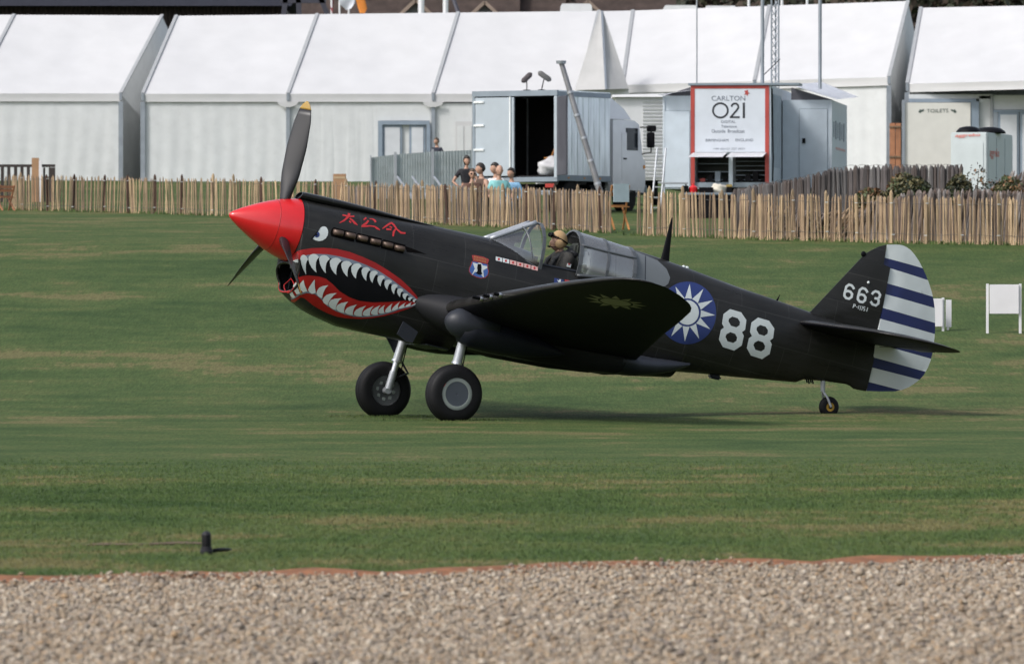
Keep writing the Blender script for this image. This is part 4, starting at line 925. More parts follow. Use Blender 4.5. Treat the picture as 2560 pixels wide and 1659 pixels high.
def head_bm(bm, c, fwd, s=1.0, sub=3, hair=False):
    f = V(fwd).normalized(); side = V((0, 0, 1)).cross(f).normalized(); up_ = f.cross(side).normalized()
    vs_ = bmesh.ops.create_icosphere(bm, subdivisions=sub, radius=1)["verts"]
    for v in vs_:
        a_, b_, u = v.co.x, v.co.y, v.co.z
        F = a_ * .098; S = b_ * .076; U = u * .118
        if u < 0: S *= 1 + u * .32; F = F * (1 + u * .12) + (-u) * .012 * (a_ > -.2)
        if a_ < -.3 and u < -.3: F *= .8
        g = lambda a0, b0, u0, sg: math.exp(-((a_ - a0) ** 2 + (b_ - b0) ** 2 + (u - u0) ** 2) / sg)
        if not hair:
            F += .026 * g(1, 0, -.18, .030) + .012 * g(.97, 0, -.02, .02) - .012 * g(.85, .42, .05, .03) - .012 * g(.85, -.42, .05, .03) + .007 * g(.9, 0, -.52, .03) - .005 * g(.95, 0, -.40, .008) + .010 * g(.72, 0, -.78, .06)
            S += .020 * math.copysign(1, b_) * (g(-.08, 1, -.02, .03) + g(-.08, -1, -.02, .03))
        v.co = V(c) + (f * F + side * S + up_ * U) * s
    return vs_
def join_mesh(bm, me, M=None):
    n0 = len(bm.verts); bm.from_mesh(me)
    if M is not None:
        bm.verts.ensure_lookup_table(); bmesh.ops.transform(bm, matrix=M, verts=bm.verts[n0:])
SKIN_M = mat("skin", (.40, .235, .165), .55, var=.08, scale=30)
def fingers(bm, wrist, d, palm_n, s=1.0):
    d = V(d).normalized(); n_ = V(palm_n).normalized(); w = d.cross(n_).normalized(); W = V(wrist)
    loft(bm, [[W + d * t * s + w * a_ * x_ * s + n_ * b_ * y_ * s for x_, y_ in ((1, .6), (.6, 1), (-.6, 1), (-1, .6), (-1, -.6), (-.6, -1), (.6, -1), (1, -.6))] for t, a_, b_ in ((-.01, .026, .018), (.03, .036, .016), (.07, .042, .014), (.095, .040, .012))])
    for i, L in enumerate((.068, .078, .072, .055)):
        o = W + d * .088 * s + w * (.031 - .0205 * i) * s
        tube(bm, [o, o + (d * .5 + n_ * .12) * L * s, o + (d * .85 + n_ * .45) * L * s], [.0095 * s, .0085 * s, .006 * s], 6)
    o = W + (d * .03 + w * .036) * s; tube(bm, [o, o + (d * .032 + w * .028) * s, o + (d * .065 + w * .03 + n_ * .012) * s], [.012 * s, .0105 * s, .0075 * s], 6)

def person(loc, rz, label, shirt, trousers, haircol, pose="sit", hat=None, bald=False, glasses=False, scale=1.0, head_turn=0., arms=None, sleeves="short", collar=False, longhair=False):
    """own frame: faces -y, z up, feet at 0"""
    root = empty("person", loc, rz, label=label, cat="person", group="people watching from behind the fence" if pose != "door" else None)
    root.scale = (scale,) * 3
    st = pose in ("stand", "door"); hp = .92 if st else .46
    N = [((0, 0, hp), (.15, .11)), ((0, .0, hp + .20), (.135, .10)), ((0, 0, hp + .40), (.165, .115)), ((0, .01, hp + .535), (.07, .065)), ((0, .005, hp + .60), .052), ((0, -.01, hp + .66), .055)]
    E_ = [(0, 1), (1, 2), (2, 3), (3, 4), (4, 5)]
    arms = arms or {1: [(.30, -.02, hp + .18), (.26, -.26, hp + .12)], -1: [(-.30, -.02, hp + .18), (-.24, -.26, hp + .12)]}
    hands = []
    for sg in (1, -1):
        b = len(N); e, h = arms[sg]
        N += [((sg * .185, .01, hp + .47), .062), (V(e), .045), (V(h), .032)]; E_ += [(2, b), (b, b + 1), (b + 1, b + 2)]; hands.append((V(h), (V(h) - V(e)).normalized()))
        b = len(N)
        if st: N += [((sg * .095, 0, hp - .08), .095), ((sg * .105, -.01, .48), .062), ((sg * .11, .01, .09), .042), ((sg * .13, -.16, .035), .035)]
        else: N += [((sg * .10, -.06, hp - .01), .09), ((sg * .12, -.45, hp + .02), .065), ((sg * .12, -.42, .09), .042), ((sg * .13, -.58, .035), .035)]
        E_ += [(0, b), (b, b + 1), (b + 1, b + 2), (b + 2, b + 3)]
    me = skin(N, E_, 0, 1); bm = bmesh.new(); join_mesh(bm, me); bpy.data.meshes.remove(me)
    fw = V((math.sin(head_turn), -math.cos(head_turn), -.08)); hc = V((0, -.02, hp + .755))
    head_bm(bm, hc, fw, 1.10, 3)
    for h, d in hands: fingers(bm, h, d, (0, -.3, -1) if abs(d.z) < .8 else (0, -1, 0))
    build("body", bm, SKIN_M, root, True)
    # clothes: slightly larger shells over the same skeleton
    tn = [0, 1, 2]; sh = [(N[i][0], tuple(q * 1.10 + .006 for q in N[i][1])) for i in tn] + [(V((0, .01, hp + .52)), .085)]; ee = [(0, 1), (1, 2), (2, 3)]
    sh[0] = (V((0, 0, hp - .06)), (.175, .135))
    for sg, b in ((1, 6), (-1, 13)):
        i = len(sh); S_, L_ = V(N[b][0]), V(N[b + 1][0]); sh.append((S_, .076)); ee.append((2, i))
        if sleeves == "short": sh.append((S_.lerp(L_, .62), .066)); ee.append((i, i + 1))
        elif sleeves == "long": sh += [(L_, .058), (L_.lerp(V(N[b + 2][0]), .9), .045)]; ee += [(i, i + 1), (i + 1, i + 2)]
    me = skin(sh, ee, 0, 1); o = link_mesh("shirt", me, shirt, root)
    tr = [(V((0, 0, hp + .02)), (.165, .125))]; te = []
    for b in (9, 16):
        i = len(tr); tr += [(V(N[b][0]), .108), (V(N[b + 1][0]), .078), (V(N[b + 2][0]) + V((0, 0, .02)), .062)]; te += [(0, i), (i, i + 1), (i + 1, i + 2)]
    link_mesh("trousers", skin(tr, te, 0, 1), trousers, root)
    if haircol is not None:
        bm = bmesh.new(); head_bm(bm, hc + V((0, .0, .006)), fw, 1.19 if not longhair else 1.34, 3, True)
        f = V((fw.x, fw.y, 0)).normalized(); dl = []
        for v in bm.verts:
            q = v.co - hc; a_ = q.dot(f)
            lim = (.055 if a_ > .03 else .0 if a_ > -.01 else -.07) if not longhair else (.05 if a_ > .035 else -.13)
            if bald: lim = max(lim, -.02) if a_ < -.01 else 1
            if q.z < lim or (bald and q.z > .055): dl.append(v)
        bmesh.ops.delete(bm, geom=dl, context='VERTS'); bmesh.ops.solidify(bm, geom=bm.faces[:], thickness=.012); build("hair", bm, haircol, root, True)
    if glasses:
        side = V((0, 0, 1)).cross(fw).normalized(); bm = bmesh.new(); p = hc + fw.normalized() * .097 + V((0, 0, .012))
        for sg in (1, -1):
            tube(bm, [p + side * .034 * sg - fw * .004, p + side * .034 * sg + fw * .006], .026, 10)
            tube(bm, [p + side * .06 * sg, p + side * .078 * sg - fw * .10], .005, 5)
        build("sunglasses", bm, M_BLACK, root, True, 40)
    return root
HAIR_D = mat("dark_hair", (.018, .013, .010), .6); HAIR_B = mat("brown_hair", (.06, .038, .022), .6); HAIR_G = mat("grey_hair", (.30, .28, .26), .6)
def cloth(n, c): return mat(n, c, .85, var=.18, scale=9, bump=.4, bscale=25)
TR_D = cloth("dark_trousers", (.03, .03, .04)); 
def put(u, v_top, D, h): 
    p = at(u, v_top, D); return V((p.x, D, p.z - h))
SIT = .46 + .755 + .118
pp = put(1166.5, 393, 151.5, 1.78 * .9); gz = zg(151.5)
person((pp.x, 151.5, gz), .25, "standing dark haired person in a black short sleeved top with one hand on the hip", cloth("black_cotton", (.012, .012, .016)), TR_D, HAIR_D, "stand", scale=(at(1166, 391, 151.5).z - gz) / 1.80, head_turn=.1, longhair=True,
       arms={1: [(.30, -.05, 1.12), (.24, -.22, .98)], -1: [(-.38, .06, 1.10), (-.22, -.1, .94)]})
def sitter(u, vt, D, rz, label, **k):
    g = zg(D); t = at(u, vt, D).z; lift = t - g - SIT * .97
    r = person((at(u, vt, D).x, D, g), rz, label, **k); r.scale = ((t - g) / SIT,) * 3; return r
sitter(1181, 423, 149.2, .15, "seated person in sunglasses and brown top in front of the black top", shirt=cloth("brown_cotton", (.10, .05, .035)), trousers=TR_D, haircol=HAIR_B, glasses=True, sleeves="long")
sitter(1203, 409, 150.0, -.9, "seated person in a brown waistcoat over a white shirt turned to the left", shirt=cloth("brown_wool", (.085, .05, .035)), trousers=TR_D, haircol=HAIR_D, sleeves="none", head_turn=-.5)
sitter(1239, 408, 151.2, -.7, "dark haired person in white half hidden behind the turquoise shirt", shirt=cloth("white_cotton", (.6, .6, .6)), trousers=TR_D, haircol=HAIR_D, head_turn=-.5)
sitter(1248, 414, 149.4, .3, "balding person in a turquoise short sleeved shirt leaning on the fence", shirt=cloth("turquoise_cotton", (.22, .50, .50)), trousers=cloth("pale_trousers", (.3, .32, .35)), haircol=HAIR_G, bald=True)
sitter(1279, 421, 149.8, -.5, "dark haired person in a light blue shirt beside the truck opening", shirt=cloth("light_blue_cotton", (.22, .42, .62)), trousers=TR_D, haircol=HAIR_D, sleeves="long", head_turn=-.4)
g_ = zg(212); person((at(1092, 345, 212).x, 212, g_), -.6, "short haired person in a dark jacket standing by the marquee doors", cloth("navy_jacket", (.014, .016, .03)), TR_D, HAIR_B, "door", scale=(at(1092, 345, 212).z - g_) / 1.80, sleeves="long", head_turn=-.3)
bench = empty("bench", (at(1235, 500, 149.9).x, 149.9, zg(149.9)), label="long low timber bench behind the paling fence carrying the seated people", cat="bench")
M_TIMBER = mat("weathered_timber", (.17, .12, .075), .8, var=.35, scale=8, stretch=(1, 1, .1))
bm = bmesh.new(); box(bm, (-.02, 0, .335), (1.55, .5, .05), bev=.01); build("seat", bm, M_TIMBER, bench)
for x in (-.65, .65):
    bm = bmesh.new(); box(bm, (x, 0, .155), (.08, .44, .31)); build("leg", bm, M_TIMBER, bench)
# pilot in the open cockpit
pc = V((-1.50, 0, 1.95)); pil = empty("pilot", label="pilot in a tan helmet and dark flying jacket seated in the open cockpit", cat="person"); pil.matrix_world = MW @ Matrix.Translation(pc); pil.name = "person"
Nn = [((-1.50, 0, 2.06), (.15, .13)), ((-1.53, 0, 2.22), (.13, .13)), ((-1.51, 0, 2.43), (.14, .17)), ((-1.485, 0, 2.56), (.075, .08)), ((-1.46, 0, 2.60), .062), ((-1.43, 0, 2.64), .06)]
Ee = [(0, 1), (1, 2), (2, 3), (3, 4), (4, 5)]
for sg in (1, -1):
    b = len(Nn); Nn += [((-1.51, sg * .20, 2.52), .066), ((-1.42, sg * .26, 2.27), .05), ((-1.20, sg * .12, 2.10), .034)]; Ee += [(2, b), (b, b + 1), (b + 1, b + 2)]
    b = len(Nn); Nn += [((-1.42, sg * .10, 2.03), .09), ((-1.06, sg * .14, 2.06), .065), ((-1.05, sg * .13, 1.76), .045)]; Ee += [(0, b), (b, b + 1), (b + 1, b + 2)]
T0 = Matrix.Translation(-pc)
me = skin(Nn, Ee, 0, 2); bm = bmesh.new(); join_mesh(bm, me); hc = V((-1.405, 0, 2.715)); hf = V((1, .12, -.10)); head_bm(bm, hc, hf, 1.0, 4)
for sg in (1, -1): fingers(bm, (-1.20, sg * .12, 2.10), (.8, -sg * .4, -.1), (0, -sg * .3, -1))
bmesh.ops.transform(bm, matrix=T0, verts=bm.verts); build("body", bm, SKIN_M, pil, True)
M_JACKET = mat("flying_jacket", (.032, .030, .026), .75, var=.3, scale=14, bump=.8, bscale=16)
jn = [((-1.50, 0, 2.02), (.175, .155)), ((-1.53, 0, 2.22), (.155, .155)), ((-1.53, 0, 2.44), (.18, .20)), ((-1.50, 0, 2.585), (.10, .11))]; je = [(0, 1), (1, 2), (2, 3)]
for sg in (1, -1):
    b = len(jn); jn += [((-1.52, sg * .205, 2.525), .094), ((-1.47, sg * .25, 2.40), .090), ((-1.42, sg * .265, 2.27), .078), ((-1.22, sg * .135, 2.11), .055)]; je += [(2, b), (b, b + 1), (b + 1, b + 2), (b + 2, b + 3)]
me = skin(jn, je, 0, 2); me.transform(T0); link_mesh("jacket", me, M_JACKET, pil)
bm = bmesh.new(); tube(bm, [V((-1.62, .16, 2.575)), V((-1.60, .0, 2.62)), V((-1.62, -.16, 2.575))], [.055, .06, .055], 10); tube(bm, [V((-1.60, .15, 2.58)), V((-1.47, .13, 2.585)), V((-1.36, .12, 2.47)), V((-1.32, .13, 2.29))], [.042, .036, .032, .03], 8); tube(bm, [V((-1.60, -.15, 2.58)), V((-1.47, -.13, 2.585)), V((-1.36, -.12, 2.47)), V((-1.32, -.13, 2.29))], [.042, .036, .032, .03], 8)
bmesh.ops.transform(bm, matrix=T0, verts=bm.verts); build("life_vest", bm, mat("dark_webbing", (.014, .015, .018), .7, bump=.5, bscale=30), pil, True)
for nm, c, s_, m in (("shoulder_patch", (-1.50, .328, 2.42), (.055, .012, .045), M_WHITE), ("patch_tab", (-1.495, .333, 2.438), (.025, .012, .018), M_CHARRED), ("chest_badge", (-1.318, .165, 2.30), (.014, .03, .05), M_CHARRED)):
    bm = bmesh.new(); box(bm, c, s_); bmesh.ops.transform(bm, matrix=T0, verts=bm.verts); build(nm, bm, m, pil)
bm = bmesh.new(); head_bm(bm, hc + V((-.010, 0, .010)), hf, 1.28, 4, True); fN = hf.normalized(); dl = [v for v in bm.verts if ((v.co - hc).dot(fN) > .040 and (v.co - hc).z < .045) or (v.co - hc).z < -.075 or ((v.co - hc).dot(fN) > -.0 and (v.co - hc).z < -.06)]
bmesh.ops.delete(bm, geom=dl, context='VERTS'); bmesh.ops.solidify(bm, geom=bm.faces[:], thickness=.012); bmesh.ops.transform(bm, matrix=T0, verts=bm.verts)
M_HELM = mat("tan_helmet", (.42, .27, .13), .55, var=.1, scale=10); build("helmet", bm, M_HELM, pil, True)
bm = bmesh.new(); lathe(bm, [(-.02, .0), (.0, .058), (.022, .060), (.034, .046), (.036, .0)], 'y', 24, hc + V((.012, .086, -.025))); lathe(bm, [(.02, .0), (.0, .058), (-.022, .060), (-.034, .046), (-.036, .0)], 'y', 24, hc + V((.012, -.086, -.025))); bmesh.ops.transform(bm, matrix=T0, verts=bm.verts); build("ear_cup", bm, M_HELM, pil, True, 40)
bm = bmesh.new(); st = []
for k in range(19):
    t = math.radians(-150 + k * 300 / 18); st.append(hc + V((.128 * math.cos(t) - .010, .103 * math.sin(t), .036 + (.034 * math.cos(t)))))
tube(bm, st, .010, 6); g0 = hc + V((.112, .0, .076))
for sg in (1, -1): tube(bm, [g0 + V((-.01, sg * .04, 0)), g0 + V((.018, sg * .034, .004))], [.032, .028], 12)
bmesh.ops.transform(bm, matrix=T0, verts=bm.verts); build("goggles", bm, M_BLACK, pil, True, 40)
bm = bmesh.new(); tube(bm, [hc + V((.02, .10, -.045)), hc + V((.07, .085, -.085)), hc + V((.115, .03, -.085))], .006, 6); tube(bm, [hc + V((.108, .035, -.085)), hc + V((.130, .01, -.084))], .012, 8); bmesh.ops.transform(bm, matrix=T0, verts=bm.verts); build("boom_microphone", bm, M_BLACK, pil, True)
# ------------------------------------------------------------------ marquees
M_ROOF = mat("white_pvc_roof", (.51, .51, .515), .45, var=.04, scale=1.2, bump=.35, bscale=2.2)
M_WALL = mat("white_pvc_wall", (.58, .595, .60), .55, var=.05, scale=1.5, bump=.15, bscale=4, dirt=.10)
M_FRAME = mat("marquee_aluminium", (.30, .33, .37), .4, metal=.5, var=.1)
M_RAFT = mat("rafter_cover", (.30, .31, .32), .5, var=.06)  # darker than the roof sheets: slight shadow at the seams put into the grey
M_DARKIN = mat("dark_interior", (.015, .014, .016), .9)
M_DOORBLUE = mat("grey_blue_frame", (.22, .27, .33), .45, var=.08)
M_DOORPANE = mat("frosted_pane", (.55, .57, .60), .3, var=.06)
def wr(a_, b_, c_): return .5 * math.sin(a_ * 7.3 + c_) * math.sin(b_ * 5.1 + c_ * 2) + .35 * math.sin(a_ * 17 + b_ * 3 + c_)
def sheet(name, c00, c10, c11, c01, m, parent, amp=.02, nu=14, nv=10, mode="roof", seed=0., thick=.012, **k):
    c00, c10, c11, c01 = map(V, (c00, c10, c11, c01)); n_ = (c10 - c00).cross(c01 - c00).normalized(); rows = []
    for j in range(nv + 1):
        row = []
        for i in range(nu + 1):
            s, t = i / nu, j / nv; p = c00.lerp(c10, s).lerp(c01.lerp(c11, s), t); e = math.sin(math.pi * s) * math.sin(math.pi * t)
            if mode == "roof": d = -amp * 2.2 * e + amp * .5 * wr(s, t, seed) * (e ** .5)
            else: d = amp * (.55 * math.sin(s * 61 + seed * 3 + 2 * math.sin(t * 2 + seed)) + .6 * math.sin(s * 23 + seed + t * .9)) * (.35 + .65 * (1 - t)) * (min(1, s * 12) * min(1, (1 - s) * 12)) ** .5
            row.append(p + n_ * d)
        rows.append(row)
    bm = bmesh.new(); loft(bm, rows, False); bmesh.ops.recalc_face_normals(bm, faces=bm.faces)
    if thick: bmesh.ops.solidify(bm, geom=bm.faces[:], thickness=thick)
    return build(name, bm, m, parent, True, 50, **k)
def beam(name, a_, b_, w, h, m, parent, upv=(0, 0, 1)):
    a_, b_ = V(a_), V(b_); d = b_ - a_; q = d.to_track_quat('Y', 'Z'); bm = bmesh.new(); box(bm, (0, d.length / 2, 0), (w, d.length, h)); bmesh.ops.transform(bm, matrix=Matrix.Translation(a_) @ q.to_matrix().to_4x4(), verts=bm.verts)
    return build(name, bm, m, parent)
def marquee(label, EL, ER, RLp, RRp, De, depth, nb, walls=None, endL=True, endR=True, dER=0, val=.28):
    el, er, rl, rr = at(*EL, De), at(*ER, De + dER), at(*RLp, De + depth), at(*RRp, De + dER + depth)
    base = V(((el.x + er.x) / 2, De, zg(De))); root = empty("marquee", base, label=label, cat="marquee"); L = lambda p: V(p) - base
    bl, br = rl + V((rl.x - el.x, depth, el.z - rl.z)), rr + V((rr.x - er.x, depth, er.z - rr.z))
    gl_, gr_ = zg(el.y) - .1, zg(er.y) - .1
    for i in range(nb):
        s0, s1 = i / nb, (i + 1) / nb; a_, b_, c_, d_ = el.lerp(er, s0), el.lerp(er, s1), rl.lerp(rr, s1), rl.lerp(rr, s0); e_, f_ = bl.lerp(br, s1), bl.lerp(br, s0)
        sheet("roof_panel", L(a_), L(b_), L(c_), L(d_), M_ROOF, root, .05, 30, 18, seed=i + EL[0]); sheet("roof_panel", L(d_), L(c_), L(e_), L(f_), M_ROOF, root, .03, 6, 4, seed=i)
        sheet("valance", L(a_ + V((0, -.03, -val))), L(b_ + V((0, -.03, -val))), L(b_ + V((0, -.03, 0))), L(a_ + V((0, -.03, 0))), M_ROOF, root, .006, 16, 3, "roof", i)
        z0 = gl_ + (gr_ - gl_) * s0; z1 = gl_ + (gr_ - gl_) * s1
        if walls is None or i in walls:
            sheet("wall_panel", L(V((a_.x, a_.y + .06, z0))), L(V((b_.x, b_.y + .06, z1))), L(b_ + V((0, .06, -val + .02))), L(a_ + V((0, .06, -val + .02))), M_WALL, root, .014, 60, 10, "wall", i + EL[0] * .01)
        sheet("wall_panel", L(V((f_.x, f_.y - .06, z0))), L(V((e_.x, e_.y - .06, z1))), L(e_), L(f_), M_WALL, root, .01, 6, 3, "wall", i)
    for i in range(nb + 1):
        s = i / nb; a_, d_ = el.lerp(er, s), rl.lerp(rr, s); n_ = V((0, -(d_.z - a_.z), d_.y - a_.y)).normalized()
        beam("rafter_cover", L(a_ + n_ * .02), L(d_ + n_ * .02), .12, .05, M_RAFT, root)
        z0 = gl_ + (gr_ - gl_) * s; w = .13 if 0 < i < nb else .16
        bm = bmesh.new(); box(bm, L(V((a_.x, a_.y + .0, (z0 + a_.z - val) / 2))), (w, .12, a_.z - val - z0)); build("leg", bm, M_FRAME, root)
        bm = bmesh.new(); c_ = L(a_); box(bm, (c_.x, c_.y - .06, c_.z - .11), (.10, .06, .26), bev=.01); build("eave_bracket", bm, M_FRAME, root)
        if 0 < i < nb:
            bm = bmesh.new(); c_ = L(a_ + V((0, -.10, -val - .05))); loft(bm, [[c_ + V((p[0], y_, p[1])) for p in ((-.36, .05), (.36, .05), (.30, -.06), (.10, -.13), (-.10, -.13), (-.30, -.06))] for y_ in (-.02, .02)]); build("node_cover", bm, M_ROOF, root)
    for on, e_, r_, b_, g_ in ((endL, el, rl, bl, gl_), (endR, er, rr, br, gr_)):
        if on:
            vv = [L(V((e_.x, e_.y + .05, g_))), L(e_ + V((0, .05, -.03))), L(r_ + V((0, 0, -.04))), L(b_ + V((0, 0, -.03))), L(V((b_.x, b_.y, g_)))]
            bm = bmesh.new(); bm.faces.new([bm.verts.new(p) for p in vv]); bmesh.ops.solidify(bm, geom=bm.faces[:], thickness=.03); build("gable_wall", bm, M_WALL, root)
    return root, base, (el, er, rl, rr)
marquee("far left white marquee whose end stands beside the dark shaded gap", (-435, 234), (302, 234), (-335, 36), (405, 39), 226, 5.0, 2, endL=False)
mB, baseB, cB = marquee("long white marquee behind the propeller with grey framed doors", (357, 235), (1446, 235), (441, 40), (1497, 28), 224, 5.0, 3, walls=(0, 1))
mC, baseC, cC = marquee("white marquee behind the broadcast trailer with aerial masts in front", (1556, 213), (2222, 193), (1582, 27), (2270, 3), 220, 5.0, 2, dER=-4)
_a, _b, _c, _d = at(1462, 217, 219.9), at(1556, 213, 219.9), at(1582, 27, 225), at(1499, 28.6, 225)
sheet("roof_panel", _a - baseC, _b - baseC, _c - baseC, _d - baseC, M_ROOF, mC, .02, 8, 10)
sheet("wall_panel", V((_a.x, 220.1, zg(220) - .1)) - baseC, V((_b.x, 220.1, zg(220) - .1)) - baseC, _b - baseC + V((0, .1, -.25)), _a - baseC + V((0, .1, -.25)), M_WALL, mC, .01, 12, 6, "wall")
mD, baseD, cD = marquee("right hand white marquee with the toilets entrance panel", (2268, 210), (3010, 190), (2302, 20), (3030, 5), 214, 5.0, 2, walls=(), dER=-4, endR=False)
# third bay of the long marquee: fabric either side of the doors
elB, erB = cB[0], cB[1]
def pB(u, v, d=.0): p = at(u, v, 224 + d); return p - baseB
gB = zg(224) - baseB.z - .1
def flatpanel(name, u0, v0, u1, v1, D, m, parent, base, th=.04, d=0, bottom=None):
    a_, b_ = at(u0, v0, D + d), at(u1, v1, D + d); z1 = bottom if bottom is not None else b_.z
    bm = bmesh.new(); box(bm, V(((a_.x + b_.x) / 2, D + d, (a_.z + z1) / 2)) - base, (abs(b_.x - a_.x), th, a_.z - z1)); return build(name, bm, m, parent)
GB = zg(224) - .1
sheet("wall_panel", V((at(722, 0, 224).x, 224.06, GB)) - baseB, V((at(932, 0, 224).x, 224.06, GB)) - baseB, pB(932, 258, .06), pB(722, 258, .06), M_WALL, mB, .016, 30, 10, "wall", 3.3)
flatpanel("over_door_panel", 940, 262, 1076, 301, 224, M_WALL, mB, baseB, d=.06)
sheet("wall_panel", V((at(1085, 0, 224).x, 224.06, GB)) - baseB, V((at(1446, 0, 224).x, 224.06, GB)) - baseB, pB(1446, 258, .06), pB(1085, 258, .06), M_WALL, mB, .012, 30, 10, "wall", 5.3)
flatpanel("door_header", 945, 302, 1074, 312, 224, M_DOORBLUE, mB, baseB, .12, -.05)
for u0, u1 in ((945, 956), (1066, 1076)): flatpanel("door_post", u0, 312, u1, 450, 224, M_DOORBLUE, mB, baseB, .12, -.05, GB)
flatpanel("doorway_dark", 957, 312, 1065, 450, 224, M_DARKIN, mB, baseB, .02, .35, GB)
for (u0, u1) in ((956, 1005), (1023, 1063)):
    dd = flatpanel("door_leaf", u0, 312, u1, 450, 224, M_DOORBLUE, mB, baseB, .05, .0, GB); flatpanel("door_pane", u0 + 6, 318, u1 - 5, 440, 224, M_DOORPANE, dd, baseB, .03, -.03, GB + .25)
w_ = flatpanel("window_frame", 1139, 304, 1215, 450, 224, M_ROOF, mB, baseB, .06, -.02, GB + .5)
for u0 in (1143, 1163, 1183): flatpanel("window_pane", u0, 315, u0 + 16, 440, 224, M_WALL, w_, baseB, .03, -.05, GB + .6)
flatpanel("eave_beam", 940, 255, 1080, 264, 224, M_FRAME, mB, baseB, .05, .10)
# toilets bay of the right hand marquee
GD = zg(213) - .1
flatpanel("header_beam", 2272, 247, 2440, 256, 214, M_DOORBLUE, mD, baseD, .10, -.3)
flatpanel("fascia_panel", 2272, 236, 2480, 247, 214, M_WALL, mD, baseD, .05, -.2)
tpn = flatpanel("toilets_panel", 2262, 257, 2426, 400, 214, mat("cream_panel", (.62, .61, .57), .5, var=.04), mD, baseD, .06, -.4, GD)
flatpanel("panel_post", 2255, 250, 2262, 400, 214, M_FRAME, mD, baseD, .1, -.45, GD); flatpanel("panel_post", 2427, 254, 2447, 400, 214, M_DOORBLUE, mD, baseD, .1, -.35, GD)
flatpanel("wall_panel", 2448, 240, 2476, 400, 214, M_WALL, mD, baseD, .05, -.2, GD); flatpanel("panel_post", 2476, 236, 2482, 400, 214, M_RAFT, mD, baseD, .1, -.3, GD)
flatpanel("over_door_panel", 2483, 238, 2900, 274, 214, M_WALL, mD, baseD, .05, -.25)
flatpanel("door_header", 2483, 275, 2900, 281, 214, M_DOORBLUE, mD, baseD, .1, -.35)
for u0, u1 in ((2495, 2547), (2550, 2600), (2605, 2655)):
    dd = flatpanel("door_leaf", u0, 281, u1, 400, 214, M_DOORBLUE, mD, baseD, .05, -.35, GD); flatpanel("door_pane", u0 + 6, 287, u1 - 5, 380, 214, M_DOORPANE, dd, baseD, .03, -.39, GD + .3)
flatpanel("door_post", 2483, 281, 2494, 400, 214, M_FRAME, mD, baseD, .1, -.33, GD); flatpanel("wall_panel", 2660, 281, 3010, 400, 214, M_WALL, mD, baseD, .05, -.25, GD)
def text_mesh(body, shear=0.):
    cu = bpy.data.curves.new("t", 'FONT'); cu.body = body; cu.shear = shear; cu.resolution_u = 3; o = bpy.data.objects.new("t", cu); COL.objects.link(o)
    dg = bpy.context.evaluated_depsgraph_get(); dg.update(); me = bpy.data.meshes.new_from_object(o.evaluated_get(dg), depsgraph=dg); bpy.data.objects.remove(o); bpy.data.curves.remove(cu); return me
def put_text(name, body, m, parent, a_, b_, c_, shear=0.):
    """a_: lower left, b_: lower right, c_: upper left corner in the parent's frame"""
    me = text_mesh(body, shear); n = len(me.vertices); co = np.empty(n * 3); me.vertices.foreach_get("co", co); co = co.reshape(-1, 3)
    lo, hi = co.min(0), co.max(0); s = (co[:, 0] - lo[0]) / (hi[0] - lo[0]); t = (co[:, 1] - lo[1]) / (hi[1] - lo[1])
    a_, b_, c_ = V(a_), V(b_), V(c_); P = np.array(a_)[None] + s[:, None] * np.array(b_ - a_)[None] + t[:, None] * np.array(c_ - a_)[None]
    me.vertices.foreach_set("co", P.ravel().astype(np.float32)); me.update(); me.materials.clear(); return link_mesh(name, me, m, parent)
M_INK = mat("dark_ink", (.02, .022, .03), .6); M_INKG = mat("green_ink", (.05, .075, .065), .6); M_INKR = mat("red_ink", (.62, .07, .03), .5); M_INKB = mat("grey_ink", (.13, .15, .19), .6)
tb = lambda u, v: at(u, v, 213.56) - baseD
put_text("toilets_text", "TOILETS", M_INKG, tpn, tb(2317, 282), tb(2371, 281), tb(2317, 273))
for u, s_ in ((2303, -1), (2384, 1)):
    c_ = tb(u, 277.5); raw("arrow_mark", [c_ + V((s_ * p, 0, q)) for p, q in ((-.10, .06), (.02, .03), (.03, .07), (.10, -.04), (.02, -.07), (.0, -.03), (-.08, .0))], [(0, 1, 2, 3, 4, 5, 6)], M_INKG, tpn)
flatpanel("maker_plate", 2428, 212, 2455, 219, 214, M_INKB, mD, baseD, .01, -.52); 
# fabric gusset bridging two marquees
M_GUSSET = mat("grey_white_fabric", (.40, .40, .405), .7, var=.06, scale=2)
ap = at(1503, 28, 218.9); b0, b1, b2 = at(1437, 226, 218.6), at(1515, 224, 218.0), at(1572, 222, 218.4)
lk = empty("fabric_gusset", (b1.x, b1.y, zg(223)), label="pointed grey white fabric gusset joining the two long marquees", cat="tent gusset"); bo = V(lk.location)
sheet("left_fabric", b0 - bo, b1 - bo, ap + V((.02, 0, 0)) - bo, ap + V((-.06, 0, 0)) - bo, M_GUSSET, lk, .02, 10, 10); sheet("right_fabric", b1 - bo, b2 - bo, ap + V((.06, 0, 0)) - bo, ap + V((.02, 0, 0)) - bo, M_GUSSET, lk, .03, 10, 10, seed=2)
beam("gusset_pole", b1 - bo + V((0, -.02, 0)), ap - bo + V((.02, -.03, 0)), .06, .06, M_FRAME, lk)
sheet("gusset_wall", V((b0.x, 218.7, GB)) - bo, V((b2.x, 218.5, GB)) - bo, b2 - bo + V((0, .1, 0)), b0 - bo + V((0, .1, 0)), M_WALL, lk, .01, 12, 5, "wall")
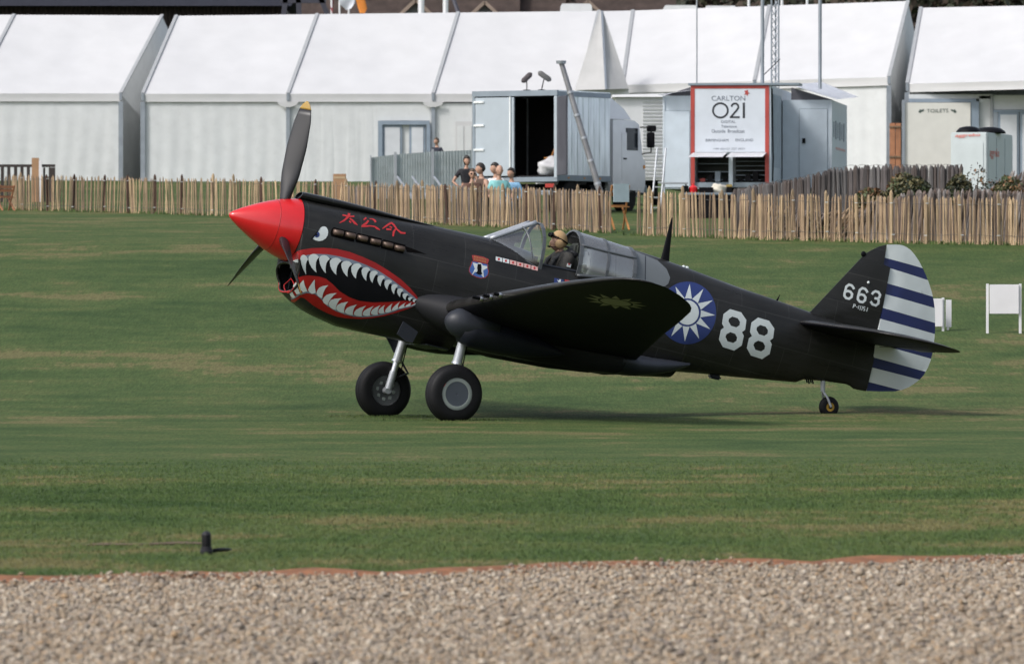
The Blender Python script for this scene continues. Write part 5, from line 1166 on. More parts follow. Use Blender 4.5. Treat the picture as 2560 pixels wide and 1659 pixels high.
# wooden folded piece between marquees
M_BOARD = mat("orange_brown_board", (.34, .15, .075), .6, var=.25, scale=4)
g_ = zg(209); pw = at(2238, 300, 209); wp = empty("wooden_screen", (pw.x, 209, g_), label="orange brown wooden screen in the gap beside the toilets panel", cat="screen")
zt = at(2238, 308, 209).z - g_
for dx, w in ((-.09, .18), (.10, .17)):
    bm = bmesh.new(); box(bm, (dx, 0, zt / 2), (w, .05, zt), bev=.01); build("board", bm, M_BOARD, wp)
for z in (.45, 1.0, zt - .12):
    bm = bmesh.new(); box(bm, (0, -.04, z), (.40, .04, .05)); build("batten", bm, M_TIMBER, wp)
# ------------------------------------------------------------------ grey hoarding
M_HOARD = mat("galvanised_sheet", (.42, .47, .48), .5, metal=.15, var=.14, scale=1.5, dirt=.35)
def hoard_y(u): return 186 + (u - 930) * .004
hd = empty("hoarding", (at(1050, 0, 186).x, 186, zg(186)), label="grey metal sheet hoarding between the marquee doors and the truck", cat="hoarding"); ho = V(hd.location)
us = [927, 990, 1083, 1190]; vt = [394, 386, 379, 375]
for i in range(3):
    a_, b_ = at(us[i] + 1, vt[i], 186), at(us[i + 1] - 1, vt[i + 1], 186); n = 14; g_ = zg(186)
    rows = [[V((a_.x + (b_.x - a_.x) * k / (n * 2), 186 + (.006 if k % 2 else -.006) + i * .02, z)) - ho for k in range(n * 2 + 1)] for z in (g_ + .02, 0)]
    for k in range(n * 2 + 1): rows[1][k].z = (a_.z + (b_.z - a_.z) * k / (n * 2)) - ho.z
    bm = bmesh.new(); loft(bm, rows, False); bmesh.ops.solidify(bm, geom=bm.faces[:], thickness=.008); build("metal_sheet", bm, M_HOARD, hd)
    for u, v in ((us[i], vt[i]), (us[i + 1] - 3, vt[i + 1])):
        p = at(u, v - 6, 186); bm = bmesh.new(); box(bm, V((p.x, 185.94 - (i + (u != us[i])) * .004, (p.z + g_) / 2)) - ho, (.04, .04, p.z - g_)); build("hoarding_post", bm, M_ALU, hd)
for u0 in (993, 1085, 1030):
    a_ = at(u0, 442, 184.5); b_ = at(u0 + 45, 492, 182.5); beam("brace", a_ - ho, V((b_.x, b_.y, zg(182.5))) - ho, .05, .05, M_ALU, hd)
# ------------------------------------------------------------------ box truck
M_TRUCKL = mat("truck_door_paint", (.36, .41, .455), .4, var=.05, dirt=.05); M_TRUCKS = mat("truck_side_aluminium", (.76, .80, .82), .36, metal=.6, var=.22, scale=1.3, stretch=(4, 4, .6)); M_TRIM = mat("truck_trim", (.20, .24, .28), .45)
M_DKDOOR = mat("dark_grey_door", (.07, .07, .085), .5); M_CAB = mat("white_cab_paint", (.68, .69, .71), .3, coat=.3, var=.04); M_SIGNRED0 = mat("red_lamp_lens", (.30, .02, .015), .3); M_WIN = mat("dark_window", (.02, .024, .03), .12)
TA = math.radians(59); tO = V((at(1185, 0, 166).x, 166.0, zg(165.5)))
trk = empty("box_truck", tO, TA, label="pale grey box truck with one rear door open on a dark interior", cat="truck")
ZT = at(1290, 226, 165).z - tO.z; ZB = .80; H_ = ZT - ZB; LB = 2.65
def tb_(name, c, s, m, bev=0, par=None, sm=False):
    bm = bmesh.new(); box(bm, c, s, bev=bev); return build(name, bm, m, par or trk, sm, 40)
tb_("box_floor", (LB / 2, -1.25, ZB + .05), (LB, 2.5, .1), M_TRIM); tb_("box_roof", (LB / 2, -1.25, ZT - .03), (LB, 2.5, .06), M_TRUCKS)
tb_("left_wall", (LB / 2, -.03, (ZT + ZB) / 2 + .01), (LB, .06, H_ - .18), M_TRUCKS); tb_("front_wall", (LB - .03, -1.25, (ZT + ZB) / 2 + .01), (.06, 2.36, H_ - .18), M_DKDOOR)
rw = tb_("right_wall", (LB / 2 + .0, -2.47, (ZT + ZB) / 2 + .01), (LB, .06, H_ - .18), M_TRUCKS)
for k in range(9): tb_("wall_rib", (.16 + k * .28, -2.507, (ZT + ZB) / 2), (.03, .014, H_ - .3), M_TRUCKS, par=rw)
tb_("side_rail", (LB / 2, -2.51, ZT - .09), (LB + .02, .03, .12), M_TRIM); tb_("side_rail", (LB / 2, -2.51, ZB + .08), (LB + .02, .03, .14), M_TRIM)
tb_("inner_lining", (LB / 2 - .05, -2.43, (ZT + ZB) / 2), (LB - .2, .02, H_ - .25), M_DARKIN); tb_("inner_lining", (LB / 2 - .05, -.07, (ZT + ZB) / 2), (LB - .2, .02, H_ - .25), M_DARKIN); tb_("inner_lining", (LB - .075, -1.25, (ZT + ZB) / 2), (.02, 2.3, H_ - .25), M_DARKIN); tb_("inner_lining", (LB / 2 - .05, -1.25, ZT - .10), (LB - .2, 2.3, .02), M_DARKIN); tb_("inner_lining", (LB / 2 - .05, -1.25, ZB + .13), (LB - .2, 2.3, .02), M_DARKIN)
tb_("rear_frame", (-.03, -1.25, ZT - .07), (.08, 2.54, .14), M_TRIM); tb_("rear_frame", (-.03, -.03, (ZT + ZB) / 2 - .05), (.08, .08, H_ - .2), M_TRIM); tb_("rear_frame", (-.03, -2.47, (ZT + ZB) / 2 - .05), (.08, .08, H_ - .2), M_TRUCKL); tb_("rear_frame", (-.03, -1.25, ZB + .03), (.08, 2.54, .10), M_TRIM)
dl_ = tb_("rear_door", (-.045, -.66, (ZT + ZB) / 2 - .02), (.06, 1.16, H_ - .30), M_TRUCKL, .01)
for z in (.35, .62, .88): tb_("door_hinge", (-.09, -.20, ZB + H_ * z), (.03, .30, .05), M_TRUCKS, par=dl_)
tb_("locking_bar", (-.095, -1.14, (ZT + ZB) / 2), (.035, .035, H_ - .3), M_TRUCKS, par=dl_)
bm = bmesh.new(); box(bm, (-.58, 0, (ZT + ZB) / 2 - .02), (1.16, .05, H_ - .30), bev=.01); bmesh.ops.transform(bm, matrix=Matrix.Translation((-.05, -2.53, 0)) @ Matrix.Rotation(math.radians(42), 4, 'Z'), verts=bm.verts); build("rear_door", bm, M_DKDOOR, trk, label="open dark grey rear door")
# cab
prof = [(2.95, .55), (4.55, .55), (4.62, .75), (4.62, 1.35), (4.50, 1.45), (4.30, 2.32), (4.05, 2.42), (2.95, 2.42)]
bm = bmesh.new(); loft(bm, [[V((x, y, z)) for x, z in prof] for y in (-2.42, -2.36, -.14, -.08)]); cab = build("cab", bm, M_CAB, trk)
tb_("windscreen_pane", (4.435, -1.25, 1.90), (.05, 2.0, .74), M_WIN, par=cab).rotation_euler = (0, 0, 0)
tb_("side_window", (3.92, -2.425, 1.92), (.62, .03, .60), M_WIN, .02, cab); tb_("side_window", (3.92, -.075, 1.92), (.62, .03, .60), M_WIN, .02, cab)
cd = tb_("cab_door", (3.86, -2.428, 1.35), (.94, .02, 1.5), M_CAB, 0, trk); tb_("door_handle", (3.52, -2.446, 1.42), (.14, .03, .04), M_BLACK, par=cd)
bm = bmesh.new(); loft(bm, [[V((2.98, y, 2.44)), V((4.15, y, 2.44)), V((3.75, y, 2.72)), V((3.05, y, 3.0))] for y in (-2.28, -.22)]); build("roof_deflector", bm, M_CAB, trk); tb_("cab_grille", (4.63, -1.25, 1.05), (.03, 1.6, .38), M_BLACK, par=cab); tb_("bumper", (4.66, -1.25, .62), (.12, 2.34, .26), M_TRIM, .02)
tb_("side_marker_lamp", (4.55, -2.43, 1.22), (.06, .04, .09), mat("amber_lens", (.55, .22, .03), .3), par=cab)
for y, s in ((-2.62, -1), (.12, 1)):
    m_ = tb_("wing_mirror", (4.56, y, 1.92), (.08, .22, .40), M_BLACK, .02); tb_("wing_mirror", (4.62, y - s * .01, 2.22), (.10, .26, .16), M_BLACK, .02); bm = bmesh.new(); tube(bm, [(4.38, y - s * .22, 2.25), (4.58, y, 2.26), (4.58, y, 1.6), (4.45, y - s * .22, 1.55)], .02, 6); build("mirror_arm", bm, M_BLACK, trk)
tb_("chassis", (2.3, -1.25, .62), (4.2, .9, .22), M_BLACK); tb_("air_tank", (2.25, -2.15, .55), (.7, .35, .35), M_BLACK, .05)
def truck_wheel(x, y, r=.43, w=.28):
    wv = empty("wheel", (x, y, r)); wv.parent = trk
    bm = bmesh.new(); lathe(bm, [(-w / 2, r * .55), (-w / 2, r * .9), (-w / 2 + .04, r), (w / 2 - .04, r), (w / 2, r * .9), (w / 2, r * .55)], 'y', 28); build("tyre", bm, M_RUBBER, wv, True, 40); bm = bmesh.new(); lathe(bm, [(-w / 2 + .03, 0), (-w / 2 + .02, r * .3), (-w / 2 + .05, r * .55), (w / 2 - .05, r * .55), (w / 2 - .02, r * .3), (w / 2 - .03, 0)], 'y', 24); build("rim", bm, M_CAB, wv, True, 40)
for x in (.85, 3.75):
    for y in (-2.28, -.22): truck_wheel(x, y)
bm = bmesh.new(); loft(bm, [[V((3.75 + .56 * math.cos(t), y, .43 + .56 * math.sin(t))) for t in np.linspace(0, math.pi, 12)] + [V((3.75 + .50 * math.cos(t), y, .43 + .50 * math.sin(t))) for t in np.linspace(math.pi, 0, 12)] for y in (-2.44, -2.1)]); build("mudguard", bm, M_CAB, trk)
for x in (.5, 1.3, 2.1): tb_("side_marker_lamp", (x, -2.53, ZB + .08), (.07, .012, .04), MATS["amber_lens"])
tb_("underrun_bar", (-.02, -1.25, .50), (.08, 2.2, .12), M_TRIM); tb_("mud_flap", (.30, -2.28, .42), (.03, .34, .44), M_BLACK); tb_("mud_flap", (.30, -.22, .42), (.03, .34, .44), M_BLACK)
for y in (-2.30, -.20): tb_("tail_lamp", (-.05, y, .68), (.05, .26, .10), M_SIGNRED0)
tb_("gap_pipework", (2.78, -2.0, 1.4), (.10, .5, 1.6), M_BLACK); tb_("exhaust_stack", (2.82, -2.32, 1.9), (.09, .09, 2.3), M_ALU)
# loose things in the truck body and on its roof
def place_in(p): return trk.matrix_world @ V(p)
bpy.context.view_layer.update(); TMW = Matrix.Translation(tO) @ Matrix.Rotation(TA, 4, 'Z')
M_ORWOOD = mat("orange_varnished_wood", (.42, .19, .06), .5, var=.2)
fc = empty("folding_chair", TMW @ V((.55, -2.15, ZB + .14)), .4, label="orange wooden folding chair inside the truck opening", cat="chair")
for nm, pts in (("leg", [(-.2, 0, 0), (.18, 0, .86)]), ("leg", [(-.2, .4, 0), (.18, .4, .86)]), ("leg", [(.22, .03, 0), (-.18, .03, .46)]), ("leg", [(.22, .37, 0), (-.18, .37, .46)])): beam(nm, pts[0], pts[1], .035, .03, M_ORWOOD, fc)
bm = bmesh.new(); box(bm, (0, .2, .46), (.38, .40, .03)); build("seat", bm, M_ORWOOD, fc); bm = bmesh.new(); box(bm, (.165, .2, .80), (.03, .40, .12)); build("backrest", bm, M_ORWOOD, fc)
M_SACK = mat("white_sack", (.50, .50, .52), .8, var=.15, bump=.8, bscale=8)
def lump(name, loc, size, m, seed, **k):
    bm = bmesh.new(); r_ = random.Random(seed); bmesh.ops.create_icosphere(bm, subdivisions=3, radius=1)
    for v in bm.verts:
        n_ = 1 + .16 * math.sin(v.co.x * 4 + seed) * math.sin(v.co.y * 5 + seed * 2) + .10 * math.sin(v.co.z * 7 + v.co.x * 3 + seed); v.co = V((v.co.x * size[0] * n_, v.co.y * size[1] * n_, max(v.co.z * n_, -.75) * size[2]))
    zmin = min(v.co.z for v in bm.verts); bmesh.ops.translate(bm, vec=(0, 0, -zmin), verts=bm.verts); o = build(name, bm, m, None, True, **k); o.location = loc; return o
lump("sack", TMW @ V((.42, -2.05, ZB + .14)), (.36, .45, .26), M_SACK, 1, label="crumpled white sack on the truck floor below the wooden chair", cat="sack")
M_MIC = mat("grey_fur_windshield", (.075, .065, .07), .95, var=.3, scale=20, bump=1, bscale=30); M_MIC2 = mat("grey_foam_windshield", (.12, .12, .12), .95, var=.2, scale=20)
for uv0, uv1, base, m, lab in (((1306, 205), (1328, 184), (1317, 224), M_MIC, "dark rifle microphone windshield tilted up to the right on the truck roof"), ((1347, 181), (1376, 201), (1354, 224), M_MIC2, "grey rifle microphone windshield tilted down to the right on the truck roof")):
    D = 165.3; b_ = TMW @ V((.35, -1.45 if base[0] < 1340 else -1.85, ZT)); D = b_.y; a_ = at(*uv0, D); c_ = at(*uv1, D); pb = at(*base, D); mt = empty("microphone", (pb.x, D, b_.z), label=lab, cat="microphone", group="microphones on the truck roof"); o_ = V(mt.location)
    d = (c_ - a_).normalized(); bm = bmesh.new(); tube(bm, [a_ - o_ - d * .02, a_ - o_ + d * .02, a_ - o_ + d * .05, c_ - o_ - d * .05, c_ - o_ - d * .02, c_ - o_ + d * .02], [.02, .06, .072, .072, .06, .02], 12); build("windshield", bm, m, mt, True)
    mid = (a_ + c_) / 2 - o_; bm = bmesh.new(); tube(bm, [mid, V((0, 0, .02))], .014, 6); lathe(bm, [(0, .0), (0, .09), (.03, .09), (.03, 0)], 'z', 12); build("stand", bm, M_BLACK, mt, True, 40)
# ------------------------------------------------------------------ leaning pole
a_ = at(1497, 470, 163); a_.z = zg(163); k0 = at(1497, 470, 163); b_ = at(1403, 156, 163.4); d = (b_ - k0); a_ = k0 - d * ((k0.z - zg(163)) / d.z)
pl = empty("leaning_pole", a_, label="long grey pole leaning left in front of the truck side", cat="pole"); bm = bmesh.new(); tube(bm, [V((0, 0, 0)), b_ - a_], [.085, .065], 12); build("shaft", bm, mat("grey_tube", (.20, .20, .21), .5, metal=.3, dirt=.2), pl, True, 40)
for t in (.2, .35, .5, .65, .8):
    bm = bmesh.new(); p = (b_ - a_) * t; q = (b_ - a_).normalized(); tube(bm, [p - q * .03, p + q * .03], .09, 12); build("joint_band", bm, M_ALU, pl, True, 40)
bm = bmesh.new(); lathe(bm, [(-.04, .0), (-.04, .12), (.04, .13), (.04, 0)], 'z', 14, b_ - a_); build("cap", bm, M_FRAME, pl, True, 40)
# ------------------------------------------------------------------ broadcast trailer
M_TRL = mat("trailer_blue_grey_paint", (.48, .54, .60), .42, var=.06, dirt=.04); M_TRLS = mat("trailer_side_paint", (.50, .55, .60), .45, var=.08); M_SIGN = mat("sign_silver_white", (.55, .59, .65), .4, var=.04); M_SIGNRED = mat("sign_red_border", (.36, .05, .04), .45)
M_TRLROOF = mat("pale_roof_sheet", (.82, .82, .85), .35, var=.04)
TY = math.radians(-7); rO = V((at(1727, 0, 160).x, 160.0, zg(161)))
trl = empty("broadcast_trailer", rO, TY, label="blue grey television trailer with a red bordered sign and two open hatches", cat="trailer")
ca_, sa_ = math.cos(TY), math.sin(TY)
def tl(u, v, y):        # point of the picture on the trailer-local plane y = const
    d = ray(u, v); n_ = V((-sa_, ca_, 0)); o_ = rO + n_ * y; t = (o_ - CAMP).dot(n_) / d.dot(n_); p = CAMP + d * t - rO
    return V((p.x * ca_ + p.y * sa_, y, p.z))
def tbox(name, p0, p1, m, par=None, bev=0, **k):
    p0, p1 = V(p0), V(p1); bm = bmesh.new(); c = (p0 + p1) / 2; s = p1 - p0; box(bm, c, (abs(s.x), abs(s.y), abs(s.z)), bev=bev); return build(name, bm, m, par or trl, **k)
W_ = tl(1923, 400, 0).x; zt = tl(1727, 212, 0).z; zs = tl(1727, 386, 0).z; zb = tl(1727, 456, 0).z
tbox("body", (.02, .9, zb), (W_ - .02, 9.5, zt), M_TRLS); tbox("body_front", (.03, .02, zs), (W_ - .03, .9, zt), M_TRLS); tbox("floor_plate", (.02, .03, zb - .12), (W_ - .02, .92, zb), M_TRIM)
sg_ = tbox("sign_board", (.10, -.03, zs + .05), (W_ - .10, .0, zt - .10), M_SIGN)
tbox("sign_border", (0, -.04, zt - .10), (W_, .03, zt - .02), M_SIGNRED); tbox("roof_edge", (-.06, -.08, zt - .018), (W_ + .75, .9, zt + .035), M_TRIM)
for x0 in (.0, W_ - .10): tbox("sign_border", (x0, -.04, zb - .25), (x0 + .10, .03, zt - .103), M_SIGNRED)
for x0, x1 in ((.0, .1), (W_ - .1, W_)): tbox("side_cheek", (x0 + .005, .035, zb), (x1 - .005, .9, zs), M_TRL)
tbox("mid_post", (W_ / 2 - .03, -.02, zb - .1), (W_ / 2 + .07, .06, zs), M_TRL)
for (u0, u1) in ((1727, 1815), (1822, 1914)):
    a_, b_ = tl(u0 + 6, 386, 0), tl(u1 + 3, 386, 0); bm = bmesh.new(); q = [V((a_.x, -.035, zs + .04)), V((b_.x, -.035, zs + .04)), V((b_.x - .06, -.62, zs - .08)), V((a_.x - .08, -.62, zs - .08))]; bm.faces.new([bm.verts.new(p) for p in q]); bmesh.ops.solidify(bm, geom=bm.faces[:], thickness=.03); build("hatch_flap", bm, M_TRLROOF, trl)
for i, (x0, x1) in enumerate(((.10, W_ / 2 - .03), (W_ / 2 + .07, W_ - .10))):
    lk_ = tbox("locker_back", (x0, .82, zb), (x1, .88, zs), M_COCKPIT)
    for k in range(3 if i == 0 else 5): tbox("locker_shelf", (x0 + .02, .3 + .05 * k, zb + .06 + k * (.20 if i == 0 else .115)), (x1 - .02, .80, zb + .075 + k * (.20 if i == 0 else .115)), M_TRIM, lk_)
    for k in range(4):
        xx = x0 + .1 + k * .19; tbox("stowed_kit", (xx, .25, zb + .02), (xx + .13, .45, zb + .10 + .09 * ((k * 7) % 3)), (M_SIGNRED, M_BLACK, M_TRIM, M_BLACK)[k] if i == 0 else M_BLACK, lk_)
tbox("chassis", (.2, .6, .35), (W_ - .2, 9.2, zb - .121), M_BLACK)
for y in (6.6, 7.7):
    for x in (.14, W_ - .14):
        bm = bmesh.new(); lathe(bm, [(-.12, 0), (-.12, .40), (-.08, .44), (.08, .44), (.12, .40), (.12, 0)], 'x', 24, (x, y, .44)); build("wheel", bm, M_RUBBER, trl, True, 40)
for x in (.3, W_ - .3):
    bm = bmesh.new(); box(bm, (x, 1.0, .22), (.09, .09, .44)); box(bm, (x, 1.0, .02), (.25, .25, .04)); build("jack_leg", bm, M_TRIM, trl)
# side expansions with sloping roof flaps
Y1 = 4.0; xl = tl(1657, 300, Y1).x; xr = tl(2080, 300, Y1).x; Y2 = 9.4
for s, x0, x1 in ((-1, xl, -.0), (1, W_ + .0, xr)):
    z1 = tl(1657 if s < 0 else 2080, 240 if s < 0 else 250, Y1).z
    ex = tbox("side_expansion", (x0 + (.0 if s < 0 else .01), Y1, zb - .1), (x1 - (.01 if s < 0 else .0), Y2, z1), M_TRL)
    du0, du1 = ((1661, 1724) if s < 0 else (1999, 2068)); vtop = 278 if s < 0 else 273
    a_, b_ = tl(du0, vtop, Y1), tl(du1, vtop, Y1); dr = tbox("door_panel", (a_.x, Y1 - .025, zb - .06), (b_.x, Y1 - .002, a_.z), M_TRL)
    for xx in (a_.x - .012, b_.x - .0): tbox("door_seam", (xx, Y1 - .012, zb - .08), (xx + .014, Y1 - .001, a_.z), M_TRIM, dr)
    tbox("door_seam", (a_.x, Y1 - .012, a_.z), (b_.x, Y1 - .001, a_.z + .014), M_TRIM, dr)
    if s > 0: q = tl(2009, 352, Y1); tbox("door_handle", (q.x - .03, Y1 - .06, q.z - .06), (q.x + .05, Y1 - .026, q.z + .06), M_BLACK, dr)
    tbox("corner_post", ((x0 if s < 0 else x1 - .05), Y1 - .035, zb - .1), ((x0 + .05 if s < 0 else x1), Y1 - .003, z1 - .001), M_TRLS)
    bm = bmesh.new(); xo = (x0 - .12 if s < 0 else x1 + .18); xi = (0 if s < 0 else W_ + .22)
    q = [V((xi, Y1 - .5, zt + .02)), V((xo, Y1 - .3, z1 + .02)), V((xo + s * .1, Y2, z1 + .12)), V((xi, Y2, zt + .02))] if s < 0 else [tl(1972, 211, Y1 - .3), tl(2092, 249, Y1 - .3), tl(2146, 243, Y1 + 4.4), tl(2056, 206, Y1 + 4.4)]; bm.faces.new([bm.verts.new(p) for p in q]); bmesh.ops.solidify(bm, geom=bm.faces[:], thickness=.04); build("roof_flap", bm, M_TRLROOF, trl)
    tri = [tl(1726, 218, Y1 + .05), tl(1726, 241, Y1 + .05), tl(1662, 239, Y1 + .05)] if s < 0 else [tl(1978, 219, Y1 + .05), tl(2084, 250.5, Y1 + .05), tl(1978, 250.5, Y1 + .05)]
    bm = bmesh.new(); loft(bm, [[p + V((0, d_, 0)) for p in tri] for d_ in (0, .05)]); build("gable_infill", bm, M_DKDOOR, trl)
bm = bmesh.new()
for k in range(8): box(bm, (W_ - .004, .4 + k * .45, (zb + zt) / 2 + .1), (.03, .04, zt - zb - .6))
build("side_ribs", bm, M_TRL, trl)
tbox("corner_post", (W_ - .02, -.02, zb - .2), (W_ + .04, .04, zt - .02), M_TRL)
bm = bmesh.new(); tube(bm, [(W_ + .06, .1, .2), (W_ + .09, .1, 1.4), (W_ + .06, .1, zt - .1)], .02, 6); build("cable", bm, M_BLACK, trl, True)
# striped graphic on the far right side wall
for k in range(6):
    x = xr + .004; y0 = 4.4 + k * .72; z0, z1_ = zb + 1.15, zt - .75
    bm = bmesh.new(); box(bm, (x, y0 + .2, (z0 + z1_) / 2), (.008, .34 if k % 2 else .22, (z1_ - z0) * (.9 if k % 2 else .75))); build("side_stripe", bm, M_INKB, trl)
bm = bmesh.new(); box(bm, (xr + .004, 7, zb + .95), (.008, 3.4, .06)); build("side_red_line", bm, mat("faded_red", (.5, .28, .28), .5), trl)
# sign lettering
def S_(a_, b_): q = tl(1700 + a_ / 4.76, 180 + b_ / 4.76, -.036); return q
def sign_text(nm, body, x0, x1, y0, y1, m): put_text(nm, body, m, sg_, S_(x0, y1), S_(x1, y1), S_(x0, y0))
sign_text("sign_name", "CARLTON", 375, 775, 285, 343, M_INKB)
sign_text("sign_line", "DIGITAL", 490, 660, 576, 608, M_INKB); sign_text("sign_line", "Television", 490, 676, 632, 664, M_INKB); sign_text("sign_line", "Outside", 376, 540, 684, 724, M_INKB); sign_text("sign_line", "Broadcast", 568, 770, 684, 724, M_INKB)
sign_text("sign_line", "BIRMINGHAM", 305, 575, 797, 829, M_INKB); sign_text("sign_line", "ENGLAND", 660, 870, 794, 826, M_INKB); sign_text("sign_phone", "+44 (0)121 327 2021", 395, 770, 902, 932, M_INKB)
def sflat(nm, polys, m):
    vv = []; ff = []
    for p in polys:
        s = len(vv); vv += [S_(*q) for q in p]; n = len(p)
        if n % 2 == 0 and n > 4: ff += [(s + i, s + i + 1, s + n - 2 - i, s + n - 1 - i) for i in range(n // 2 - 1)]
        else: ff.append(tuple(range(s, s + n)))
    return raw(nm, vv, ff, m, sg_)
ring_ = [(480 + 88 * math.cos(t), 458 + 85 * math.sin(t)) for t in np.linspace(0, 2 * math.pi, 41)]
sflat("sign_digit", [[tuple(q) for q in ribbon(ring_, 22)]], M_INK)
sflat("sign_digit", [[tuple(q) for q in ribbon([(612, 415), (622, 390), (645, 376), (670, 378), (690, 395), (694, 425), (675, 455), (605, 538)], 22)], [(592, 528), (712, 528), (712, 550), (592, 550)]], M_INK); sflat("sign_digit", [[(746, 366), (772, 366), (772, 550), (746, 550)]], M_INK)
sflat("sign_star", [[(795 + r_ * math.cos(-1.2 + k * math.pi / 5), 252 + r_ * math.sin(-1.2 + k * math.pi / 5)) for k, r_ in ((k, 40 if k % 2 == 0 else 17) for k in range(5))] + [(795 + r_ * math.cos(-1.2 + k * math.pi / 5), 252 + r_ * math.sin(-1.2 + k * math.pi / 5)) for k, r_ in ((k, 40 if k % 2 == 0 else 17) for k in range(5, 9))]], M_SIGNRED)
# masts on the trailer roof
def mast(u, y, r, ztop=11.5, m=M_ALU):
    q = tl(u, 205, y); bm = bmesh.new(); tube(bm, [(q.x, y, zt + .02), (q.x, y, ztop)], r, 8); return build("mast", bm, m, trl, True, 50)
m_ = mast(1742, .3, .018); m_ = mast(1906, .5, .045, m=M_FRAME); mast(2050, 4.6, .045, m=M_FRAME)
q = tl(1938, 205, 3.0); qs = [(q.x - .09, 2.95), (q.x + .09, 2.95), (q.x, 3.12)]
bm = bmesh.new()
for x, y in qs: tube(bm, [(x, y, zt), (x, y, 11.5)], .022, 6)
for k in range(40):
    z = zt + k * .2
    for i in range(3):
        a_, b_ = qs[i], qs[(i + 1) % 3]; tube(bm, [(a_[0], a_[1], z), (b_[0], b_[1], z + .2)], .009, 4)
build("lattice_mast", bm, M_FRAME, trl)
bm = bmesh.new(); q0 = tl(1905, 192, .5); q1 = tl(1950, 148, 3.0); tube(bm, [q0, q1], .012, 5); build("guy_cable", bm, M_BLACK, trl)
# slatted trailer behind the cab
M_SLAT = mat("white_slat_paint", (.58, .59, .60), .45, var=.06)
g_ = zg(176); a_, b_ = at(1540, 243, 176), at(1658, 243, 176); st_ = empty("slatted_trailer", ((a_.x + b_.x) / 2, 177.2, g_), label="white slat sided trailer between the truck cab and the broadcast trailer", cat="trailer"); so = V(st_.location); w = b_.x - a_.x; h = a_.z - g_; zb_ = at(1600, 450, 176).z - g_
bm = bmesh.new(); box(bm, (0, 0, (h + zb_) / 2), (w, 2.3, h - zb_)); build("body", bm, M_SLAT, st_)
for k in range(22):
    bm = bmesh.new(); z = zb_ + .05 + k * (h - zb_ - .12) / 22; box(bm, (.36, -1.165, z + .03), (w * .42, .03, .055)); bmesh.ops.rotate(bm, cent=(.36, -1.165, z + .03), matrix=Matrix.Rotation(.35, 3, 'X'), verts=bm.verts); build("slat", bm, M_SLAT, st_)
bm = bmesh.new(); q = at(1590, 222, 176) - so; loft(bm, [[V((-w / 2 - .1, y, h)), V((w / 2 + .1, y, h)), V((w / 2 + .1, y, h + .10)), V((-w / 2 - .1, y, h + .06))] for y in (-1.3, 1.2)]); build("roof", bm, M_TRLROOF, st_)
for x in (-.4, .4):
    bm = bmesh.new(); lathe(bm, [(-.12, 0), (-.12, .36), (-.08, .40), (.08, .40), (.12, .36), (.12, 0)], 'x', 20, (x, 0, .40)); build("wheel", bm, M_RUBBER, st_, True, 40)
bm = bmesh.new(); box(bm, (0, 0, .60), (w * .8, 1.2, .24)); box(bm, (0, 0, .86), (w * .6, 1.0, .3)); build("chassis", bm, M_BLACK, st_)
# step ladder beside the trailer door
g_ = zg(163); q = at(1648, 370, 163); ld = empty("step_ladder", (q.x, 163, g_), label="white aluminium step ladder leaning by the left trailer door", cat="ladder"); h = q.z - g_
for x in (-.11, .11): beam("stile", (x - .1, -.35, 0), (x + .06, .0, h), .03, .05, M_ALU, ld)
for k in range(6): t = (k + .6) / 6.4; beam("rung", (-.11 - .1 + .16 * t, -.35 + .35 * t, h * t), (.11 - .1 + .16 * t, -.35 + .35 * t, h * t), .03, .03, M_ALU, ld)
# loose kit on a low black trunk at the foot of the trailer
D = 156.4; g_ = zg(D); a_, b_ = at(1706, 482, D), at(1834, 482, D); tk = empty("trunk", ((a_.x + b_.x) / 2, D, g_), label="long low black kit trunk under the trailer hatches carrying loose kit", cat="trunk"); th = a_.z - g_; w = b_.x - a_.x
bm = bmesh.new(); box(bm, (0, 0, th / 2 - .03), (w, .5, th - .06), bev=.015); build("case_body", bm, M_BLACK, tk)
bm = bmesh.new(); box(bm, (0, 0, th - .028), (w + .03, .53, .056), bev=.015); build("lid", bm, M_TRIM, tk)
def on_trunk(u): p = at(u, 470, D); return V((p.x, D - .05, g_ + th))
bm = bmesh.new(); lathe(bm, [(0, 0), (0, .09), (.03, .105), (.13, .105), (.17, .06), (.18, .03), (.215, .03), (.215, 0)], 'z', 20); o = build("fuel_can", bm, M_RED, None, True, 40, label="small red canister standing on the left end of the black trunk", cat="canister"); o.location = on_trunk(1733)
lump("sack", on_trunk(1797), (.19, .16, .13), mat("cream_canvas", (.52, .49, .42), .85, bump=.6, bscale=10), 4, label="cream canvas sack lying on the black trunk below the hatches", cat="sack")
for u, ww, hh, m, lab in ((1713, .15, .17, M_BLACK, "small black case left of the red canister on the trunk"), (1765, .34, .13, M_BLACK, "flat dark case between the red canister and the cream sack"), (1823, .13, .20, mat("yellow_case", (.34, .24, .07), .5), "case with a yellow lid right of the cream sack")):
    e_ = empty("equipment_case", on_trunk(u), label=lab, cat="case"); bm = bmesh.new(); box(bm, (0, 0, hh * .35), (ww, .2, hh * .70), bev=.01); build("case_body", bm, M_BLACK, e_); bm = bmesh.new(); box(bm, (0, 0, hh * .85), (ww + .01, .21, hh * .30), bev=.01); build("lid", bm, m, e_)
